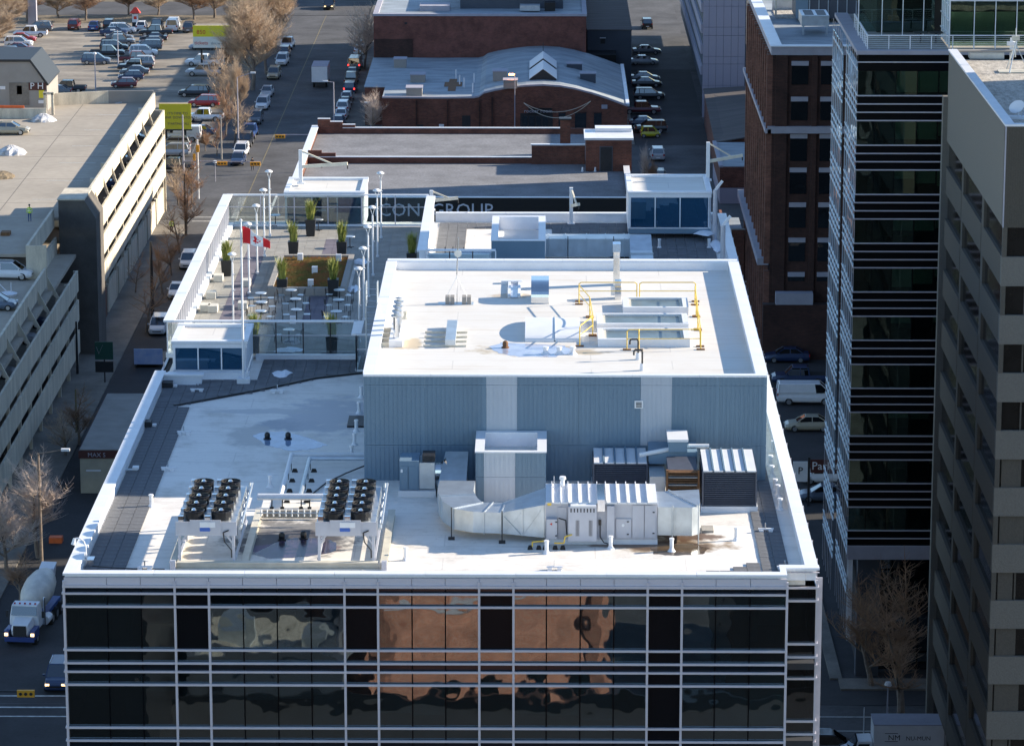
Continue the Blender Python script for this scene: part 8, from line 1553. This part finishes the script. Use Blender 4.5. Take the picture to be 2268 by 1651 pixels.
x, y = G(1655, 585); t = thing('utility_trailer', 'cream perforated trailer panel beside the dark brick office podium', 'trailer', (x, y, 0)); m = MB(); m.box(x - .4, y - 3, .4, x + .8, y + 3, 2.4); m.build('body', CREAM, t)
for k in range(8): m = MB(); m.box(x - .43, y - 2.6 + k * .65, 1.0, x - .405, y - 2.3 + k * .65, 1.9); m.build('slot', DARK, t)
m = MB(); xb, yb_ = G(1634, 580); m.lathe(xb, yb_, [(.12, 0), (.12, 5.0)], 8); m.build('yellow_bollard', YEL, None, label='tall yellow painted post beside the brick enclosure', cat='post')
x, y = G(13, 520, DZ); m = MB(); m.cbox(x, y, DZ, .9, 1.2, .35); m.build('floor_drain_box', RUST, None, label='small brown box on the shaded garage deck', cat='box')
x, y = G(18, 655, 12.0); t = thing('snow_blower', 'white framed machine on the lower garage deck beside the white SUV', 'machine', (x, y, 12)); m = MB(); m.lathe(x, y, [(.8, 12.0), (.9, 12.25), (.6, 12.35)], 14); m.build('base', WHITE, t); m = MB(); m.tube((x, y, 12.3), (x - 1.2, y, 13.6), .04, 5); m.tube((x + .3, y, 12.3), (x + .3, y, 13.3), .04, 5); m.build('frame', WHITE, t)

# ================================================================ PEOPLE
def person(px, py, z, label, stride, top, legs, skin=SKIN, ang=0, vest=False, h=1.75):
    x, y = G(px, py, z); t = thing('person', label, 'person', (x, y, z), ang); me = bpy.data.meshes.new('body'); s_ = h / 1.75; st_ = stride
    J = [(0, 0, .95, .13, .10), (0, 0, 1.15, .13, .09), (0, 0, 1.38, .17, .10), (0, .01, 1.5, .06, .06), (0, -.02, 1.58, .065, .07), (0, -.02, 1.70, .085, .10),
         (-.1, 0, .88, .085, .085), (-.11, -st_ * .5, .5, .06, .06), (-.11, -st_ * .2, .09, .045, .045), (-.12, -st_ * .2 - .12, .05, .04, .03),
         (.1, 0, .88, .085, .085), (.11, st_ * .4, .5, .06, .06), (.11, st_ * .9, .09, .045, .045), (.12, st_ * .9 - .12, .05, .04, .03),
         (-.2, 0, 1.4, .055, .055), (-.26, st_ * .2, 1.13, .042, .042), (-.25, -.08 - st_ * .1, .9, .033, .033), (-.24, -.11, .8, .03, .02),
         (.2, 0, 1.4, .055, .055), (.26, -st_ * .2, 1.13, .042, .042), (.25, -.08, .9, .033, .033), (.24, -.11, .8, .03, .02)]
    E = [(0, 1), (1, 2), (2, 3), (3, 4), (4, 5), (0, 6), (6, 7), (7, 8), (8, 9), (0, 10), (10, 11), (11, 12), (12, 13), (2, 14), (14, 15), (15, 16), (16, 17), (2, 18), (18, 19), (19, 20), (20, 21)]
    me.from_pydata([(a * s_, b_ * s_, c * s_) for a, b_, c, _, _ in J], E, []); o = bpy.data.objects.new('tmp', me); C.objects.link(o); sk_ = o.modifiers.new('skin', 'SKIN'); sb = o.modifiers.new('sub', 'SUBSURF'); sb.levels = 1; sb.render_levels = 1
    for i, (_, _, _, ra, rb2) in enumerate(J): me.skin_vertices[0].data[i].radius = (ra * s_, rb2 * s_)
    me.skin_vertices[0].data[0].use_root = True
    dg = bpy.context.evaluated_depsgraph_get(); dg.update(); nm = bpy.data.meshes.new_from_object(o.evaluated_get(dg)); bpy.data.objects.remove(o); nm.materials.clear()
    for mm in (skin, top, legs, BLACK, BLACK if not vest else top): nm.materials.append(mm)
    for p in nm.polygons:
        c = p.center / s_; p.material_index = 0 if c.z > 1.5 or (abs(c.x) > .2 and c.z < .9) else (1 if c.z > .93 else (3 if c.z < .1 else 2)); p.use_smooth = True
    b_ = bpy.data.objects.new('body', nm); C.objects.link(b_); b_.parent = t
    m = MB(); m.lathe(0, .0, [(.09, 1.66 * s_), (.105, 1.74 * s_), (.08, 1.81 * s_), (.02, 1.83 * s_)], 10); m.build('hair', BLACK, t, local=True)
    if vest: 
        for zz in (1.1, 1.3): m = MB(); m.lathe(0, 0, [(.2, zz), (.2, zz + .05)], 12); o2 = m.build('reflective_band', WHITEF, t, local=True); o2.scale = (1, .65, 1)
person(559, 378, 0, 'person in black clothes walking across the sunny crossing', .25, CLOTHK, CLOTHK)
person(66, 491, DZ, 'person in hi-vis vest and blue jeans on the garage deck', .05, HIVIS, JEANS, vest=True)
person(380, 517, 0, 'person in a hi-vis jacket on the pavement by the terrace corner', .1, HIVIS, CLOTHK, vest=True)
